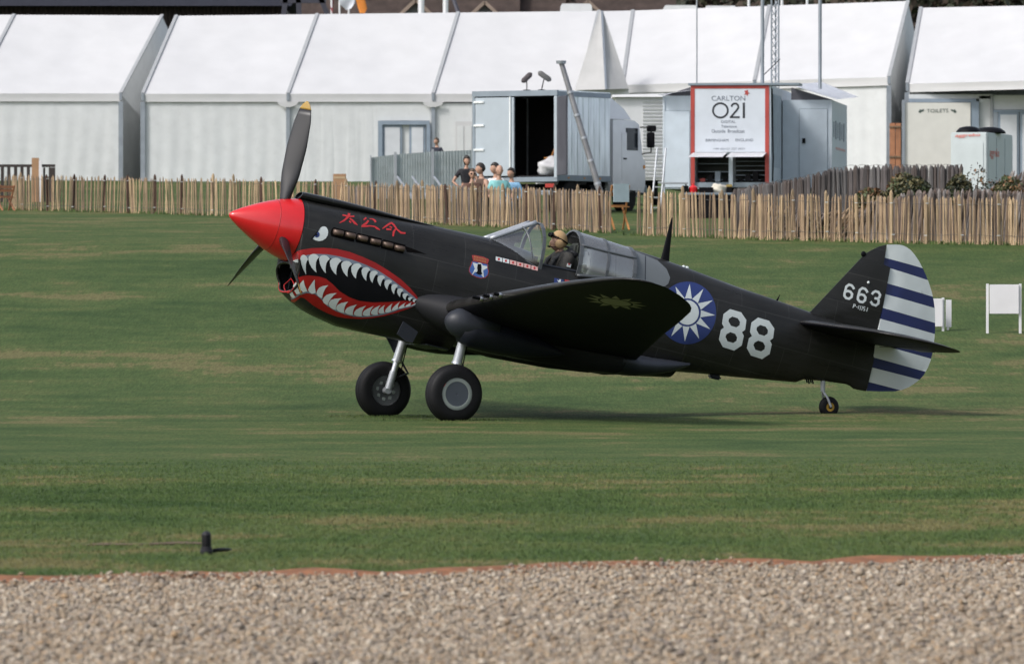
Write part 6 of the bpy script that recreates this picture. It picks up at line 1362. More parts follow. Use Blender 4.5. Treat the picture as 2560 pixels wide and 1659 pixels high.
# ------------------------------------------------------------------ generator
M_GEN = mat("generator_paint", (.50, .55, .56), .42, var=.05, dirt=.06); D = 151.0
GY = math.radians(-16); gO = V((at(2377, 0, D).x, D, zg(D + .6)))
gn = empty("generator", gO, GY, label="pale grey generator box with orange lettering and two black lids on top", cat="generator")
cg, sg2 = math.cos(GY), math.sin(GY)
def gl3(u, v, y):
    d = ray(u, v); n_ = V((-sg2, cg, 0)); t = ((gO + n_ * y) - CAMP).dot(n_) / d.dot(n_); p = CAMP + d * t - gO; return V((p.x * cg + p.y * sg2, y, p.z))
gw = gl3(2467, 332, 0).x; gh = gl3(2400, 331, 0).z; GL = 3.0
def gbox(nm, p0, p1, m, par=None, bev=0):
    p0, p1 = V(p0), V(p1); bm = bmesh.new(); s = p1 - p0; box(bm, (p0 + p1) / 2, (abs(s.x), abs(s.y), abs(s.z)), bev=bev); return build(nm, bm, m, par or gn)
bdy = gbox("body", (0, 0, .12), (gw, GL, gh), M_GEN, bev=.02); gbox("skid", (.04, .04, 0), (gw - .04, GL - .04, .12), M_BLACK)
gbox("front_door", (.08, -.015, .3), (gw - .08, .0, gh - .24), M_GEN, None, .004); 
for k in range(3): gbox("side_door", (gw - .001, .12 + k * .97, .3), (gw + .015, .98 + k * .97, gh - .10), M_GEN, None, .004)
for y, r_ in ((.55, .30), (1.35, .38)):
    bm = bmesh.new(); lathe(bm, [(0, r_), (.05, r_ * .95), (.12, r_ * .7), (.15, r_ * .3), (.155, 0)], 'z', 24, (gw / 2 + (-.12 if y < 1 else .22), y, gh)); build("exhaust_lid", bm, M_BLACK, gn, True)
q0, q1, q2 = gl3(2388, 345, -.02), gl3(2450, 343, -.02), gl3(2388, 335, -.02); put_text("generator_text", "aggreko", M_INKR, bdy, q0, q1, q2, .15)
put_text("generator_text", "aggreko", M_INKR, bdy, (gw + .02, .25, gh - .62), (gw + .02, 1.35, gh - .62), (gw + .02, .25, gh - .36), .15)
# ------------------------------------------------------------------ paling fences
def pale_mat(name, c, rand=.35): return mat(name, c, .85, var=.35, scale=5, stretch=(6, 6, .6), rand=rand, bump=.4, bscale=40)
M_PALE = [pale_mat("chestnut_pale", (.29, .205, .13)), pale_mat("tan_chestnut_pale", (.35, .255, .155)), pale_mat("brown_chestnut_pale", (.20, .14, .092))]
M_OLD = [pale_mat("weathered_pale", (.15, .125, .115)), pale_mat("grey_weathered_pale", (.22, .20, .19)), pale_mat("brown_weathered_pale", (.13, .095, .078))]
M_POSTB = pale_mat("dark_fence_post", (.075, .04, .028), .2); M_WIRE = mat("fence_wire", (.10, .095, .09), .6, metal=.3)
def pale_mesh(w, h, seed, nm="pale"):
    r_ = random.Random(seed); bm = bmesh.new(); rings = []; n = 5; off = 0
    ang = sorted(2 * math.pi * (k + r_.uniform(-.25, .25)) / n for k in range(n))
    for i, z in enumerate((-.06, h * .3, h * .65, h * .94, h)):
        s = (1, .95, .97, .9, .25)[i]; off += r_.uniform(-.008, .008) if i else 0
        rings.append([V((off + w / 2 * s * math.cos(a_), w * .36 * s * math.sin(a_), z)) for a_ in ang])
    loft(bm, rings); bmesh.ops.recalc_face_normals(bm, faces=bm.faces); me = bpy.data.meshes.new(nm); bm.to_mesh(me); bm.free(); return me
def make_variants(mats, h, w, nm="pale", n=9):
    out = []
    for k in range(n): me = pale_mesh(w * random.uniform(.75, 1.3), h, k * 13 + int(h * 100), nm); me.materials.append(mats[k % len(mats)]); out.append(me)
    return out
VAR_NEW = make_variants(M_PALE, .95, .050); VAR_OLD = make_variants(M_OLD, 1.0, .075); VAR_DRK = make_variants([pale_mat('dark_weathered_pale', (.078, .068, .068)), pale_mat('dark_brown_pale', (.066, .052, .048)), pale_mat('dark_grey_pale', (.10, .094, .095))], 1.0, .10); VAR_BRN = make_variants([M_OLD[0], M_PALE[2], M_PALE[0], M_OLD[0]], .95, .06)
POST_ME = pale_mesh(.085, 1.0, 99, "post"); POST_ME.materials.append(M_POSTB); POST_ME2 = pale_mesh(.085, 1.02, 98, "post"); POST_ME2.materials.append(M_PALE[1])
def fence(label, line, spacing_px, variants, hfun, post_px=None, lean=lambda u: 0, posts=(POST_ME, POST_ME2), wires=(.18, .80), jit=.03, skip=None, tie=True, zoff=lambda u: 0):
    """line: [(u, D)...] gives the plan of the fence; pales stand on the ground"""
    P = [V((at(u, 0, D).x, D, zg(D))) for u, D in line]; mid = P[len(P) // 2]; root = empty("paling_fence", mid, label=label, cat="fence")
    us = [l[0] for l in line]; Ds = [l[1] for l in line]
    def pt(u): D = float(np.interp(u, us, Ds)); return V((at(u, 0, D).x, D, zg(D)))
    dirv = (P[-1] - P[0]); ra = math.atan2(dirv.y, dirv.x); u = us[0]; k = 0
    while u < us[-1] and k < 300:
        if not (skip and skip(u)):
            p = pt(u) - mid; h = hfun(u); me = random.choice(variants); o = bpy.data.objects.new("pale", me); COL.objects.link(o); o.parent = root
            o.location = p + V((0, random.uniform(-.02, .02), random.uniform(-jit, .01) + zoff(u))); o.rotation_euler = (random.gauss(0, .03), lean(u) + random.gauss(0, .025), ra + random.uniform(-.6, .6)); o.scale = (random.uniform(.8, 1.25), 1, h * random.uniform(.975, 1.02)); k += 1
        u += spacing_px * random.choice((.55, .8, 1, 1, 1.25, 1.5))
    if post_px:
        u = us[0] + post_px * .3
        while u < us[-1]:
            if not (skip and skip(u)):
                p = pt(u) - mid; me = posts[0] if random.random() < .62 else posts[1]; o = bpy.data.objects.new("post", me); COL.objects.link(o); o.parent = root; o.location = p + V((0, -.05, 0)); o.rotation_euler = (random.gauss(0, .02), random.gauss(0, .03), random.random()); o.scale = (1, 1, hfun(u) * random.uniform(.96, 1.05))
                if tie:
                    for z in wires:
                        bm = bmesh.new(); box(bm, p + V((random.uniform(-.02, .04), -.11, z + random.uniform(-.02, .02))), (.06, .015, .014)); build("wire_tie", bm, M_WHITE, root)
            u += post_px * random.uniform(.85, 1.15)
    for z in wires:
        n = 60; pts = []
        for i in range(n + 1):
            uu = us[0] + (us[-1] - us[0]) * i / n; pts.append(pt(uu) - mid + V((0, -.045, z * hfun(uu) + .015 * math.sin(i * 1.7) + zoff(uu))))
        bm = bmesh.new(); tube(bm, pts, .004, 4); build("wire", bm, M_WIRE, root)
    return root
fence("long new chestnut paling fence from the left edge to the gap by the chair", [(-40, 171), (400, 163), (800, 154), (1180, 146), (1528, 138)], 5.2, VAR_NEW, lambda u: float(np.interp(u, [0, 600, 1100, 1528], [.97, .98, .96, .98])), 66, wires=(.14, .83))
fence("new chestnut paling fence right of the gap behind the tail", [(1594, 136), (1900, 132), (2280, 130), (2640, 129)], 6.0, VAR_NEW, lambda u: 1.0, 92, posts=(POST_ME2, POST_ME2))
fence("old weathered paling fence leaning against the new one at the right edge", [(2215, 131.6), (2420, 131.2), (2640, 131)], 3.6, VAR_OLD, lambda u: float(np.interp(u, [2215, 2262, 2330, 2640], [.72, 1.02, 1.07, 1.02])), lean=lambda u: .10 * math.sin(u * .05) + .08, wires=(.25, .9), zoff=lambda u: 0.0)
fence("dark grey old paling fence climbing the bank below the broadcast trailer", [(1835, 147), (1950, 146), (2060, 145), (2130, 145), (2400, 144)], 3.1, VAR_DRK, lambda u: float(np.interp(u, [1835, 1900, 2000, 2080, 2130, 2400], [.80, .95, 1.10, 1.30, 1.38, 1.40])), wires=(.4, 1.0))
fence("collapsed grey paling roll leaning right beside the generator", [(2440, 143), (2520, 142.5), (2660, 142)], 3.6, VAR_OLD, lambda u: float(np.interp(u, [2440, 2500, 2560, 2660], [1.05, 1.45, 1.75, 1.75])), lean=lambda u: .42, wires=(.5,))
fence("second paling fence standing close behind the long new one in front of the people", [(872, 154.3), (1180, 147.2), (1524, 139.2)], 5.0, VAR_BRN, lambda u: float(np.interp(u, [872, 1100, 1524], [.86, .93, .95])), wires=(.2, .8), tie=False)
# short leaning scraps of old paling lying against the right fence
fence("loose weathered palings lying aslant behind the new fence beside the roundel", [(1845, 133.2), (2200, 131.8)], 4.0, VAR_BRN, lambda u: float(np.interp(u, [1845, 1900, 2000, 2200], [.85, .8, .9, .95])), lean=lambda u: float(np.interp(u, [1845, 1900, 2000, 2100, 2200], [.02, .4, .85, .75, .1])), wires=())
# ------------------------------------------------------------------ vegetation
def leaf_mat(n_, c, r_=.4): return mat(n_, c, .7, var=.35, scale=3, rand=0)
M_LEAF = [leaf_mat("bramble_leaf", (.045, .062, .022)), leaf_mat("olive_leaf", (.085, .075, .03)), leaf_mat("rust_leaf", (.15, .075, .03)), leaf_mat("dark_leaf", (.022, .032, .016))]
M_BARK = mat("bark", (.07, .05, .035), .9, var=.3, bump=.8, bscale=12)
def leaves(center_fn, n, size, mats, parent, nm="foliage", seed=0):
    r_ = np.random.default_rng(seed); co = []; mi = []; c = center_fn(r_, n); d = r_.normal(0, 1, (n, 3)); d /= np.linalg.norm(d, axis=1)[:, None]; e = np.cross(d, r_.normal(0, 1, (n, 3))); e /= np.linalg.norm(e, axis=1)[:, None]; s = size * r_.uniform(.5, 1.4, (n, 1))
    q = np.stack([c - d * s, c + e * s * .5, c + d * s, c - e * s * .5], 1).reshape(-1, 3).astype(np.float32)
    me = bpy.data.meshes.new(nm); me.vertices.add(4 * n); me.vertices.foreach_set("co", q.ravel()); me.loops.add(4 * n); me.loops.foreach_set("vertex_index", np.arange(4 * n, dtype=np.int32)); me.polygons.add(n); me.polygons.foreach_set("loop_start", np.arange(0, 4 * n, 4, dtype=np.int32)); me.polygons.foreach_set("loop_total", np.full(n, 4, np.int32))
    for m in mats: me.materials.append(m)
    cl = (np.floor((np.sin(c[:, 0] * 5 + seed) + np.sin(c[:, 2] * 7 + c[:, 1] * 3)) * .7 + r_.uniform(0, 1, n) * 1.6 + .8)).astype(int) % len(mats)
    me.polygons.foreach_set("material_index", cl.astype(np.int32)); me.update(); return link_mesh(nm, me, None, parent)
def bush(u0, u1, vt, D, label, mats, n=9000, size=.05, seed=1):
    g_ = zg(D); a_, b_ = at(u0, vt, D), at(u1, vt, D); w = b_.x - a_.x; h = a_.z - g_; o = empty("bush", ((a_.x + b_.x) / 2, D, g_), label=label, cat="bush")
    k_ = max(3, int(w / .45)); r0 = random.Random(seed); cl = [(-w / 2 + w * (i + .5) / k_ + r0.uniform(-.1, .1), r0.uniform(-.25, .25), r0.uniform(.62, 1.0) * h, r0.uniform(.28, .45)) for i in range(k_)]
    def cf(r_, n_):
        idx = r_.integers(0, k_, n_); c = np.array(cl)[idx]; v = r_.normal(0, 1, (n_, 3)); v /= np.linalg.norm(v, axis=1)[:, None]; rad = r_.uniform(.35, 1.05, n_) ** .6
        x = c[:, 0] + v[:, 0] * rad * c[:, 3] * 1.1; y = c[:, 1] + v[:, 1] * rad * .5; z = c[:, 2] * .5 + v[:, 2] * rad * c[:, 2] * .52
        return np.stack([x, y, np.clip(z, .02, None)], 1)
    leaves(cf, n, size, mats, o, seed=seed); bm = bmesh.new()
    for c in cl: tube(bm, [(c[0], c[1], -.05), (c[0] * .98, c[1], c[2] * .5), (c[0] + .05, c[1] + .04, c[2] * .9)], [.02, .014, .005], 5)
    build("stems", bm, M_BARK, o); return o
bush(2165, 2280, 437, 139, "low olive and rust coloured bramble in front of the dark old fence", [M_LEAF[0], M_LEAF[1], M_LEAF[2], M_LEAF[0]], seed=3)
bush(2255, 2415, 433, 138.5, "dense dark green bramble left of the generator foot", [M_LEAF[0], M_LEAF[3], M_LEAF[1], M_LEAF[3]], n=15000, seed=5)
bush(2420, 2480, 407, 141, "thin grey brown shrub standing in front of the generator", [M_LEAF[2], mat("grey_twig_leaf", (.10, .085, .08), .8), M_LEAF[3]], n=900, size=.04, seed=8)
bush(2500, 2640, 440, 139.5, "brown bramble with green tips at the right edge", [M_LEAF[2], M_LEAF[1], M_LEAF[0]], n=9000, seed=11)
# background trees: trunk, limbs, clumped crown
def tree_meshes(seed, h, rad, mats, n=3600):
    r0 = random.Random(seed); lobes = [(r0.gauss(0, rad * .5), r0.gauss(0, rad * .5), h * r0.uniform(.45, .9), rad * r0.uniform(.35, .6)) for _ in range(13)]
    return lobes
def tree(x, D, h, rad, seed, label, mats, group=None, n=3200, leafsize=.32):
    o = empty("tree", (x, D, zg(D)), seed * 1.3, label=label, cat="tree", group=group); lobes = tree_meshes(seed, h, rad, mats)
    def cf(r_, n_):
        c = np.array(lobes)[r_.integers(0, len(lobes), n_)]; v = r_.normal(0, 1, (n_, 3)); v /= np.linalg.norm(v, axis=1)[:, None]; q = r_.uniform(.3, 1.08, n_) ** .5
        return c[:, :3] + v * (q * c[:, 3])[:, None] * np.array([1, 1, .8])
    leaves(cf, n, leafsize, mats, o, "crown", seed); bm = bmesh.new(); tube(bm, [(0, 0, -.2), (.05, .03, h * .25), (0, 0, h * .6)], [rad * .10, rad * .075, rad * .03], 9)
    for l in lobes[:7]: tube(bm, [(.03, .02, h * .28), (l[0] * .5, l[1] * .5, h * .28 + (l[2] - h * .28) * .6), (l[0], l[1], l[2])], [rad * .045, rad * .03, rad * .01], 6)
    build("trunk", bm, M_BARK, o, True); return o
M_TL = [mat("tree_leaf_dark", (.035, .042, .026), .75, var=.3), mat("tree_leaf_brown", (.075, .055, .04), .75, var=.3), mat("tree_leaf_olive", (.055, .058, .03), .75, var=.3)]
k = 0
for u, D, h in [(700, 330, 7.5), (1265, 322, 7.2), (1330, 330, 7.8), (1420, 338, 8.5), (1505, 325, 7.6), (1590, 335, 8.0), (1690, 342, 8.6), (1790, 328, 7.6), (1890, 336, 8.2), (1990, 330, 8.0), (2090, 326, 8.2), (2190, 322, 8.6), (2290, 318, 9.0), (2390, 322, 9.2), (2490, 318, 9.0), (2590, 325, 9.4), (960, 345, 8.6), (1120, 348, 8.8), (860, 350, 9.0), (560, 345, 9.0)]:
    tree(at(u, 0, D).x, D, h, 3.1, 20 + k, "dark brownish green tree in the row on the rise behind the marquees", [M_TL[0], M_TL[1], M_TL[2], M_TL[0]], "trees behind the marquees", n=2600); k += 1
for u, D, h in [(-100, 400, 13), (300, 405, 13.5), (700, 400, 14), (1050, 408, 13.5), (1400, 402, 14.5), (1750, 405, 14), (2100, 400, 14.5), (2450, 404, 14), (2800, 400, 14)]:
    tree(at(u, 0, D).x, D, h, 5.2, 60 + k, "tall dark tree in the far row beyond the roofs", [M_TL[0], M_TL[1], M_TL[0]], "far trees beyond the roofs", n=3200, leafsize=.5); k += 1
# ------------------------------------------------------------------ shed, houses, flags and posts at the top of the picture
M_SHEDR = mat("dark_slate_roof", (.035, .035, .05), .6, var=.15); M_SHEDW = mat("brown_corrugated_wall", (.055, .042, .038), .75, var=.2)
D = 262.0; a_, b_ = at(-260, 14, D), at(706, 14, D); g_ = zg(D); sh = empty("shed", ((a_.x + b_.x) / 2, D + 6, g_), label="long dark brown corrugated shed behind the left marquee", cat="shed"); w = b_.x - a_.x; h = a_.z - g_
n = 180; rows = [[V((-w / 2 + w * i / n, -6 + (.04 if i % 2 else -.04), z)) for i in range(n + 1)] for z in (0, h)]
bm = bmesh.new(); loft(bm, rows, False); bmesh.ops.solidify(bm, geom=bm.faces[:], thickness=.02); build("corrugated_wall", bm, M_SHEDW, sh)
for x in (-w / 2, w / 2):
    bm = bmesh.new(); box(bm, (x, 0, h / 2 - .02), (.08, 11.8, h)); build("end_wall", bm, M_SHEDW, sh)
bm = bmesh.new(); box(bm, (0, 5.95, h / 2 - .02), (w - .1, .08, h)); build("back_wall", bm, M_SHEDW, sh)
for s in (-1, 1):
    bm = bmesh.new(); q = [V((-w / 2 - .4, s * 6.7, h - .05)), V((w / 2 + .4, s * 6.7, h - .05)), V((w / 2 + .4, 0, h + 1.7)), V((-w / 2 - .4, 0, h + 1.7))]; bm.faces.new([bm.verts.new(p) for p in q]); bmesh.ops.solidify(bm, geom=bm.faces[:], thickness=.14); build("roof", bm, M_SHEDR, sh)
M_TILE = mat("brown_roof_tile", (.10, .072, .062), .8, var=.3, scale=2); M_BRICK = mat("grey_render_wall", (.17, .165, .165), .8, var=.15); M_BARGE = mat("pale_bargeboard", (.25, .19, .15), .7)
def house(u, D, w, dep, v_ridge_gable, label, gable=True):
    g_ = zg(D); p = at(u, 0, D); o = empty("house", (p.x, D, g_), label=label, cat="house"); hg = at(u, v_ridge_gable, D).z - g_; eh = hg - 1.25
    bm = bmesh.new(); box(bm, (0, dep / 2 + .2, (hg - 1.6) / 2), (w * 2.0, dep, hg - 1.6)); build("wall", bm, M_BRICK, o)
    for s in (0, 1):
        y0, y1 = (.0, dep / 2 + .2) if s == 0 else (dep + .5, dep / 2 + .2); bm = bmesh.new(); q = [V((-w * 1.05, y0, hg - 1.7)), V((w * 1.05, y0, hg - 1.7)), V((w * 1.05, y1, hg + 1.8)), V((-w * 1.05, y1, hg + 1.8))]; bm.faces.new([bm.verts.new(x) for x in q]); bmesh.ops.solidify(bm, geom=bm.faces[:], thickness=.15); rf = build("roof", bm, M_TILE, o)
    bm = bmesh.new(); box(bm, (w * .7, dep / 2 + .2, hg + 2.0), (.7, .7, 1.2)); build("chimney", bm, M_TILE, rf)
    # cross gable facing the field
    gw_ = 1.5; bm = bmesh.new(); f0 = [bm.verts.new(x) for x in (V((-gw_, -.3, 0)), V((gw_, -.3, 0)), V((gw_, -.3, hg - 1.45)), V((0, -.3, hg - .12)), V((-gw_, -.3, hg - 1.45)))]; bm.faces.new(f0); r = bmesh.ops.extrude_face_region(bm, geom=bm.faces[:]); bmesh.ops.translate(bm, vec=(0, 2.4, 0), verts=[x for x in r["geom"] if isinstance(x, bmesh.types.BMVert)]); build("gable_wall", bm, M_BRICK, o)
    for s in (-1, 1):
        bm = bmesh.new(); q = [V((s * (gw_ + .35), -.6, hg - 1.75)), V((0, -.6, hg)), V((0, 2.8, hg)), V((s * (gw_ + .35), 2.8, hg - 1.75))]; bm.faces.new([bm.verts.new(x) for x in q]); bmesh.ops.solidify(bm, geom=bm.faces[:], thickness=.12); build("gable_roof", bm, M_TILE, o)
        beam("bargeboard", (s * (gw_ + .33), -.63, hg - 1.68), (0, -.63, hg + .02), .05, .16, M_BARGE, o)
    for x in (-w * .6, w * .6, 0):
        y_ = .17 if x else -.33; wf = None; bm = bmesh.new(); box(bm, (x, y_, hg - 3.2), (1.1, .06, 1.2)); wf = build("window", bm, M_CAB, o); bm = bmesh.new(); box(bm, (x, y_ - .04, hg - 3.2), (.95, .03, 1.05)); build("pane", bm, M_WIN, wf)
house(1040, 300, 4.6, 7, 3, "brown roofed house whose grey gable shows behind the two white posts"); house(1212, 301, 3.6, 7, 8, "brown roofed house with the smaller gable right of the white posts"); house(905, 312, 3.4, 7, -6, "plain brown roofed house behind the flags"); house(1470, 320, 4.2, 7, 6, "dark roofed house among the trees behind the fabric gusset")
M_FLAGW = mat("white_flag_cloth", (.58, .60, .66), .8, var=.08); M_FLAGO = mat("orange_flag_cloth", (.72, .24, .04), .8); M_FLAGR = mat("dark_red_flag_cloth", (.22, .03, .04), .8)
def flagpole(u, D, label, fm=None, pts=None, r_=.04, pm=None):
    g_ = zg(D); p = at(u, 0, D); o = empty("flagpole" if fm else "white_post", (p.x, D, g_), label=label, cat="flagpole" if fm else "post", group=None); top = at(u, -60 if fm else -30, D).z - g_
    bm = bmesh.new(); tube(bm, [(0, 0, 0), (0, 0, top)], r_, 8); build("pole", bm, pm or M_CAB, o, True, 40)
    if fm:
        poly = [at(a_, b_, D) - V((p.x, D, g_)) for a_, b_ in pts]; bm = bmesh.new(); vs_ = [bm.verts.new(q + V((0, -.05 + .06 * math.sin(i * 2.1), 0))) for i, q in enumerate(poly)]; bm.faces.new(vs_); bmesh.ops.triangulate(bm, faces=bm.faces[:]); bmesh.ops.subdivide_edges(bm, edges=bm.edges[:], cuts=2, use_grid_fill=True)
        for v in bm.verts: v.co.y += .07 * math.sin(v.co.x * 9 + v.co.z * 5)
        bmesh.ops.solidify(bm, geom=bm.faces[:], thickness=.01); build("flag", bm, fm, o, True, 60)
    return o
flagpole(829, 252, "thin pole with a narrow dark red flag leftmost of the flags", M_FLAGR, [(829, -40), (836, -40), (834, 5), (831, 35), (826, 20)])
flagpole(849, 253, "white pole flying a pale grey white pennant", M_FLAGW, [(836, -40), (890, -40), (888, 8), (878, 22), (866, 26), (850, 12)])
flagpole(872, 254, "white pole flying an orange and white flag", M_FLAGO, [(884, -40), (902, -30), (914, 5), (918, 22), (912, 34), (900, 34), (895, 20), (890, 0)])
flagpole(1053, 258, "left of the two thick white posts in front of the brown roofs", r_=.125); flagpole(1114, 258, "right of the two thick white posts in front of the brown roofs", r_=.11)
p0 = at(1131, -10, 259); g_ = zg(259); o = empty("dark_pole", (at(1150, 0, 259).x, 259, g_), label="dark slanting pole right of the white posts", cat="pole"); bm = bmesh.new(); q1 = at(1146, 34, 259) - V(o.location); q0 = p0 - V(o.location); d = (q0 - q1); base_ = q1 - d * (q1.z / d.z); tube(bm, [base_, q0], [.09, .08], 8); build("shaft", bm, M_SHEDR, o, True)
# dark steel frame at the end of the shed
fr = empty("steel_frame", (at(735, 0, 256).x, 256, zg(256)), label="dark steel roof frame at the right end of the brown shed", cat="frame"); fo = V(fr.location)
for (a0, b0), (a1, b1) in (((795, -20), (822, 45)), ((716, -20), (708, 45)), ((745, -20), (748, 45)), ((700, 2), (815, 2))):
    pa, pb_ = at(a0, b0, 256) - fo, at(a1, b1, 256) - fo
    if abs(b0 - b1) > 5: d = pb_ - pa; pb_ = pa + d * (-pa.z / d.z) if abs(a1 - a0) < 12 else pa + d * 2.2
    beam("frame_member", pa, pb_, .16, .2, M_SHEDR, fr)
# pale roofs of vehicles glimpsed behind the ridge on the right
for i, (u, v, w_, lab) in enumerate(((1700, 16, 1.6, "pale caravan roof leftmost of the three glimpsed above the marquee ridge"), (1800, 17, 1.5, "pale caravan roof in the middle of the three above the marquee ridge"), (1440, 12, 1.5, "pale caravan roof left of the fabric gusset apex"))):
    D = 290 + 3 * i; p = at(u, v, D); g_ = zg(D); h = p.z - g_; cv = empty("caravan", (p.x, D, g_), label=lab, cat="caravan"); 
    bm = bmesh.new(); loft(bm, [[V((x * w_ / 2, y, z)) for x, z in ((-1, h - 2.2), (1, h - 2.2), (1.05, h - 1.0), (.95, h - .12), (.85, h), (-.85, h), (-.95, h - .12), (-1.05, h - 1.0))] for y in (-1, 1)]); build("body", bm, M_CAB, cv); bm = bmesh.new(); box(bm, (0, 0, (h - 2.2) / 2), (w_ * .9, 1.7, h - 2.2)); build("plinth", bm, M_BRICK, cv)
    bm = bmesh.new(); box(bm, (0, -1.02, h - .75), (w_ * .6, .03, .55)); build("window", bm, M_WIN, cv)
# thin white posts beyond the second marquee
for u in (1872, 1955, 2018): o = flagpole(u, 244, {1872: "slim white post above the ridge left of the lattice mast", 1955: "slim white post above the ridge just right of the lattice mast", 2018: "slim white post above the ridge left of the right hand mast"}[u], r_=.05)
# ------------------------------------------------------------------ things on and by the grass
M_BOARDW = mat("white_board", (.66, .65, .67), .5, var=.05)
def board(u0, u1, vt, vb, vleg, D, label, legs, slats=()):
    g_ = zg(D); a_, b_ = at(u0, vt, D), at(u1, vb, D); o = empty("sign_board", ((a_.x + b_.x) / 2, D, g_), label=label, cat="board"); bm = bmesh.new(); box(bm, (0, 0, (a_.z + b_.z) / 2 - g_), (b_.x - a_.x, .03, a_.z - b_.z), bev=.004); build("panel", bm, M_BOARDW, o)
    for u in legs:
        x = at(u, vt, D).x - o.location.x; h = at(u, vt - 2, D).z - g_; bm = bmesh.new(); box(bm, (x, .045, h / 2 - .01), (.04, .05, h + .02)); build("leg", bm, M_BOARDW, o)
    return o
board(2474, 2547, 711, 784, 830, 106, "white board on two legs standing alone on the grass at the right", (2469, 2551)); 
o = board(2318, 2357, 746, 816, 830, 106.5, "white board on one visible leg half hidden by the rudder", (2322, 2358)); 
D = 107; g_ = zg(D); a_, b_ = at(2362, 749, D), at(2376, 817, D); bm = bmesh.new(); box(bm, ((a_.x + b_.x) / 2 - o.location.x, .25, (a_.z + b_.z) / 2 - o.location.z), (b_.x - a_.x, .03, a_.z - b_.z)); build("side_panel", bm, M_BOARDW, o)
bm = bmesh.new(); box(bm, (at(2368, 0, D).x - o.location.x, .27, (a_.z - o.location.z) / 2), (.035, .035, a_.z - o.location.z)); build("leg", bm, M_BOARDW, o)
# marker post on the near grass
D = 38.8 + 2.5; p = at(516, 1385, D); D = p.y
import_D = EYE * FPX / (1385 - 709); p = at(516, 1385, import_D); px = FPX / import_D
mk = empty("marker_post", (p.x, p.y, 0), label="short black round topped marker post on the near grass casting a shadow", cat="marker post")
M_MARK = mat("black_plastic", (.006, .006, .007), .5, spec=.15); M_MARKB = mat("grey_plastic_base", (.02, .02, .024), .5, spec=.2)
bm = bmesh.new(); lathe(bm, [(0, .0), (0, .040), (.006, .042), (.026, .042), (.030, .037), (.048, .036), (.05, .032), (.05, 0)], 'z', 24); build("base", bm, M_MARKB, mk, True, 40)
bm = bmesh.new(); lathe(bm, [(.045, .0), (.045, .031), (.125, .031), (.141, .026), (.150, .015), (.153, 0)], 'z', 24); build("post", bm, M_MARK, mk, True, 40)
bm = bmesh.new(); lathe(bm, [(.128, .0315), (.134, .030), (.142, .0262), (.151, .0155), (.1545, 0)], 'z', 24); build("cap", bm, M_MARKB, mk, True, 40)
bm = bmesh.new(); tube(bm, [(.02, .01, .020), (.08, .10, .026), (.135, .20, .024), (.15, .30, .020)], [.013, .014, .012, .006], 8); build("shadow_tube", bm, M_MARK, mk, True)  # dark tube on the grass in place of the post's cast shadow
# cardboard box behind the fence, dark bench back, chairs
M_CARD = mat("cardboard", (.34, .20, .11), .85, var=.1)
D = 176; g_ = zg(D); a_, b_ = at(833, 435, D), at(865, 465, D); bx_ = empty("cardboard_box", ((a_.x + b_.x) / 2, D, g_), label="brown cardboard box standing behind the fence near the propeller", cat="box"); h = a_.z - g_; w = b_.x - a_.x
bm = bmesh.new(); box(bm, (0, 0, h / 2), (w, .35, h), bev=.008); build("carton", bm, M_CARD, bx_)
bm = bmesh.new(); box(bm, (0, -.178, h - .10), (w * .9, .006, .05)); build("tape", bm, mat("pale_tape", (.45, .33, .2), .5), bx_)
M_DKW = mat("dark_stained_wood", (.028, .020, .018), .6, var=.2)
D = 182; g_ = zg(D); rl_ = empty("railing", (at(40, 0, D).x, D, g_), label="dark slatted timber railing at the far left with a brown post", cat="railing"); ro = V(rl_.location)
def rail_box(nm, u0, v0, u1, v1, m, d=0, bottom=False):
    a_, b_ = at(u0, v0, D), at(u1, v1, D); z1 = g_ if bottom else b_.z; bm = bmesh.new(); box(bm, V(((a_.x + b_.x) / 2, D + d, (a_.z + z1) / 2)) - ro, (b_.x - a_.x, .06, a_.z - z1)); build(nm, bm, m, rl_)
rail_box("top_rail", -40, 411, 138, 418, M_DKW); rail_box("brown_post", 80, 395, 98, 436, M_CARD, -.07, True); rail_box("end_post", 122, 419, 138, 436, M_DKW, 0, True); rail_box("white_strip", 98, 402, 105, 436, M_BOARDW, -.08, True)
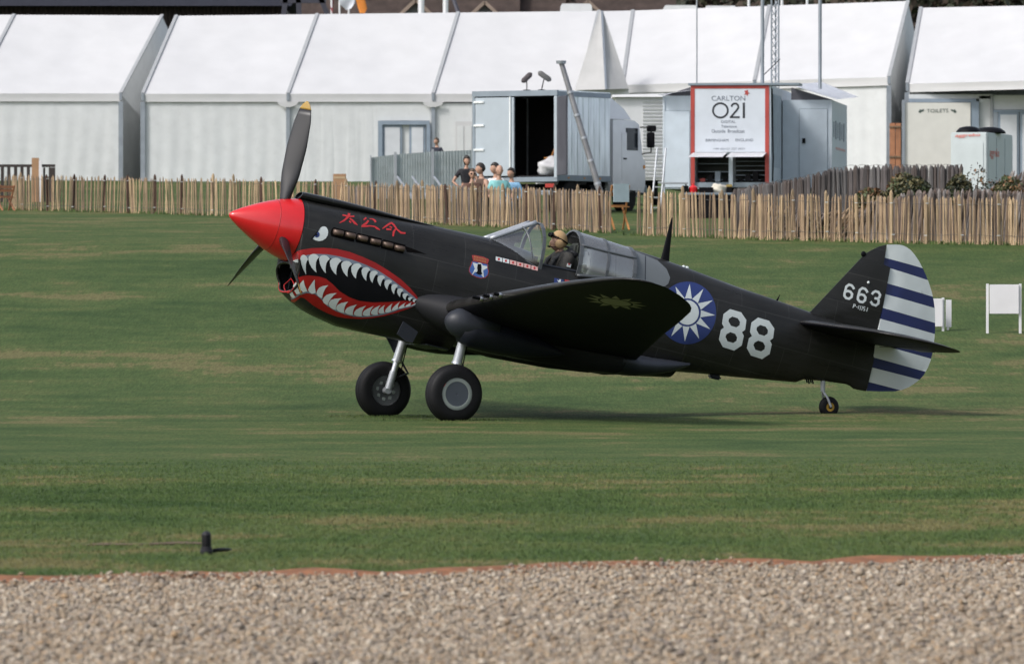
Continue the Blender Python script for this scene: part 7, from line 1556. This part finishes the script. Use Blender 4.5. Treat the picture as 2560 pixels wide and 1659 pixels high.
for u in (-30, -14, 2, 18, 35, 51, 67): rail_box("slat", u, 418, u + 8, 436, M_DKW, 0, True)
for u in (108, ): rail_box("slat", u, 419, u + 5, 436, M_DKW, 0, True)
def wooden_chair(u, vt, D, rz, label, m, sc=1., panel=None):
    g_ = zg(D); o = empty("folding_chair", (at(u, 0, D).x, D, g_), rz, label=label, cat="chair"); h = (at(u, vt, D).z - g_) / .9
    for x in (-.2, .2):
        beam("leg", (x, .22, 0), (x, -.02 - .12, .90 * h) if False else (x, -.16, .88 * h), .035, .03, m, o); beam("leg", (x * .86, -.24, 0), (x * .86, .2, .47 * h), .035, .03, m, o)
    for k_ in range(5): beam("seat_slat", (-.2, -.16 + k_ * .085, .455 * h + .01 * k_), (.2, -.16 + k_ * .085, .455 * h + .01 * k_), .06, .018, m, o)
    for z in (.70, .82): beam("back_slat", (-.2, .22 - .43 * z, z * h), (.2, .22 - .43 * z, z * h), .02, .07, m, o)
    if panel:
        bm = bmesh.new(); box(bm, (0, -.10 - .1, .73 * h), (.36, .03, .36 * h)); build("cloth_back", bm, panel, o)
    return o
wooden_chair(12, 462, 168.5, .5, "brown wooden folding chair at the far left just behind the fence", M_BOARD)
wooden_chair(1545, 461, 141.5, .35, "folding chair with pale blue backrest standing in the fence gap", M_ORWOOD, panel=mat("pale_blue_cloth", (.34, .42, .45), .7))
# trestle bench beside the trailer
D = 158; g_ = zg(D); a_, b_ = at(1655, 456, D), at(1720, 462, D); bt_ = empty("trestle_bench", ((a_.x + b_.x) / 2, D, g_), label="grey metal step bench under the left trailer door", cat="bench"); h = a_.z - g_; w = b_.x - a_.x
bm = bmesh.new(); box(bm, (0, 0, h - .02), (w, .4, .04)); build("top", bm, M_ALU, bt_)
for x in (-w / 2 + .05, w / 2 - .05): beam("leg", (x, -.16, 0), (x, -.1, h - .04), .04, .04, M_ALU, bt_); beam("leg", (x, .16, 0), (x, .1, h - .04), .04, .04, M_ALU, bt_)
# crumpled white netting caught in the fence
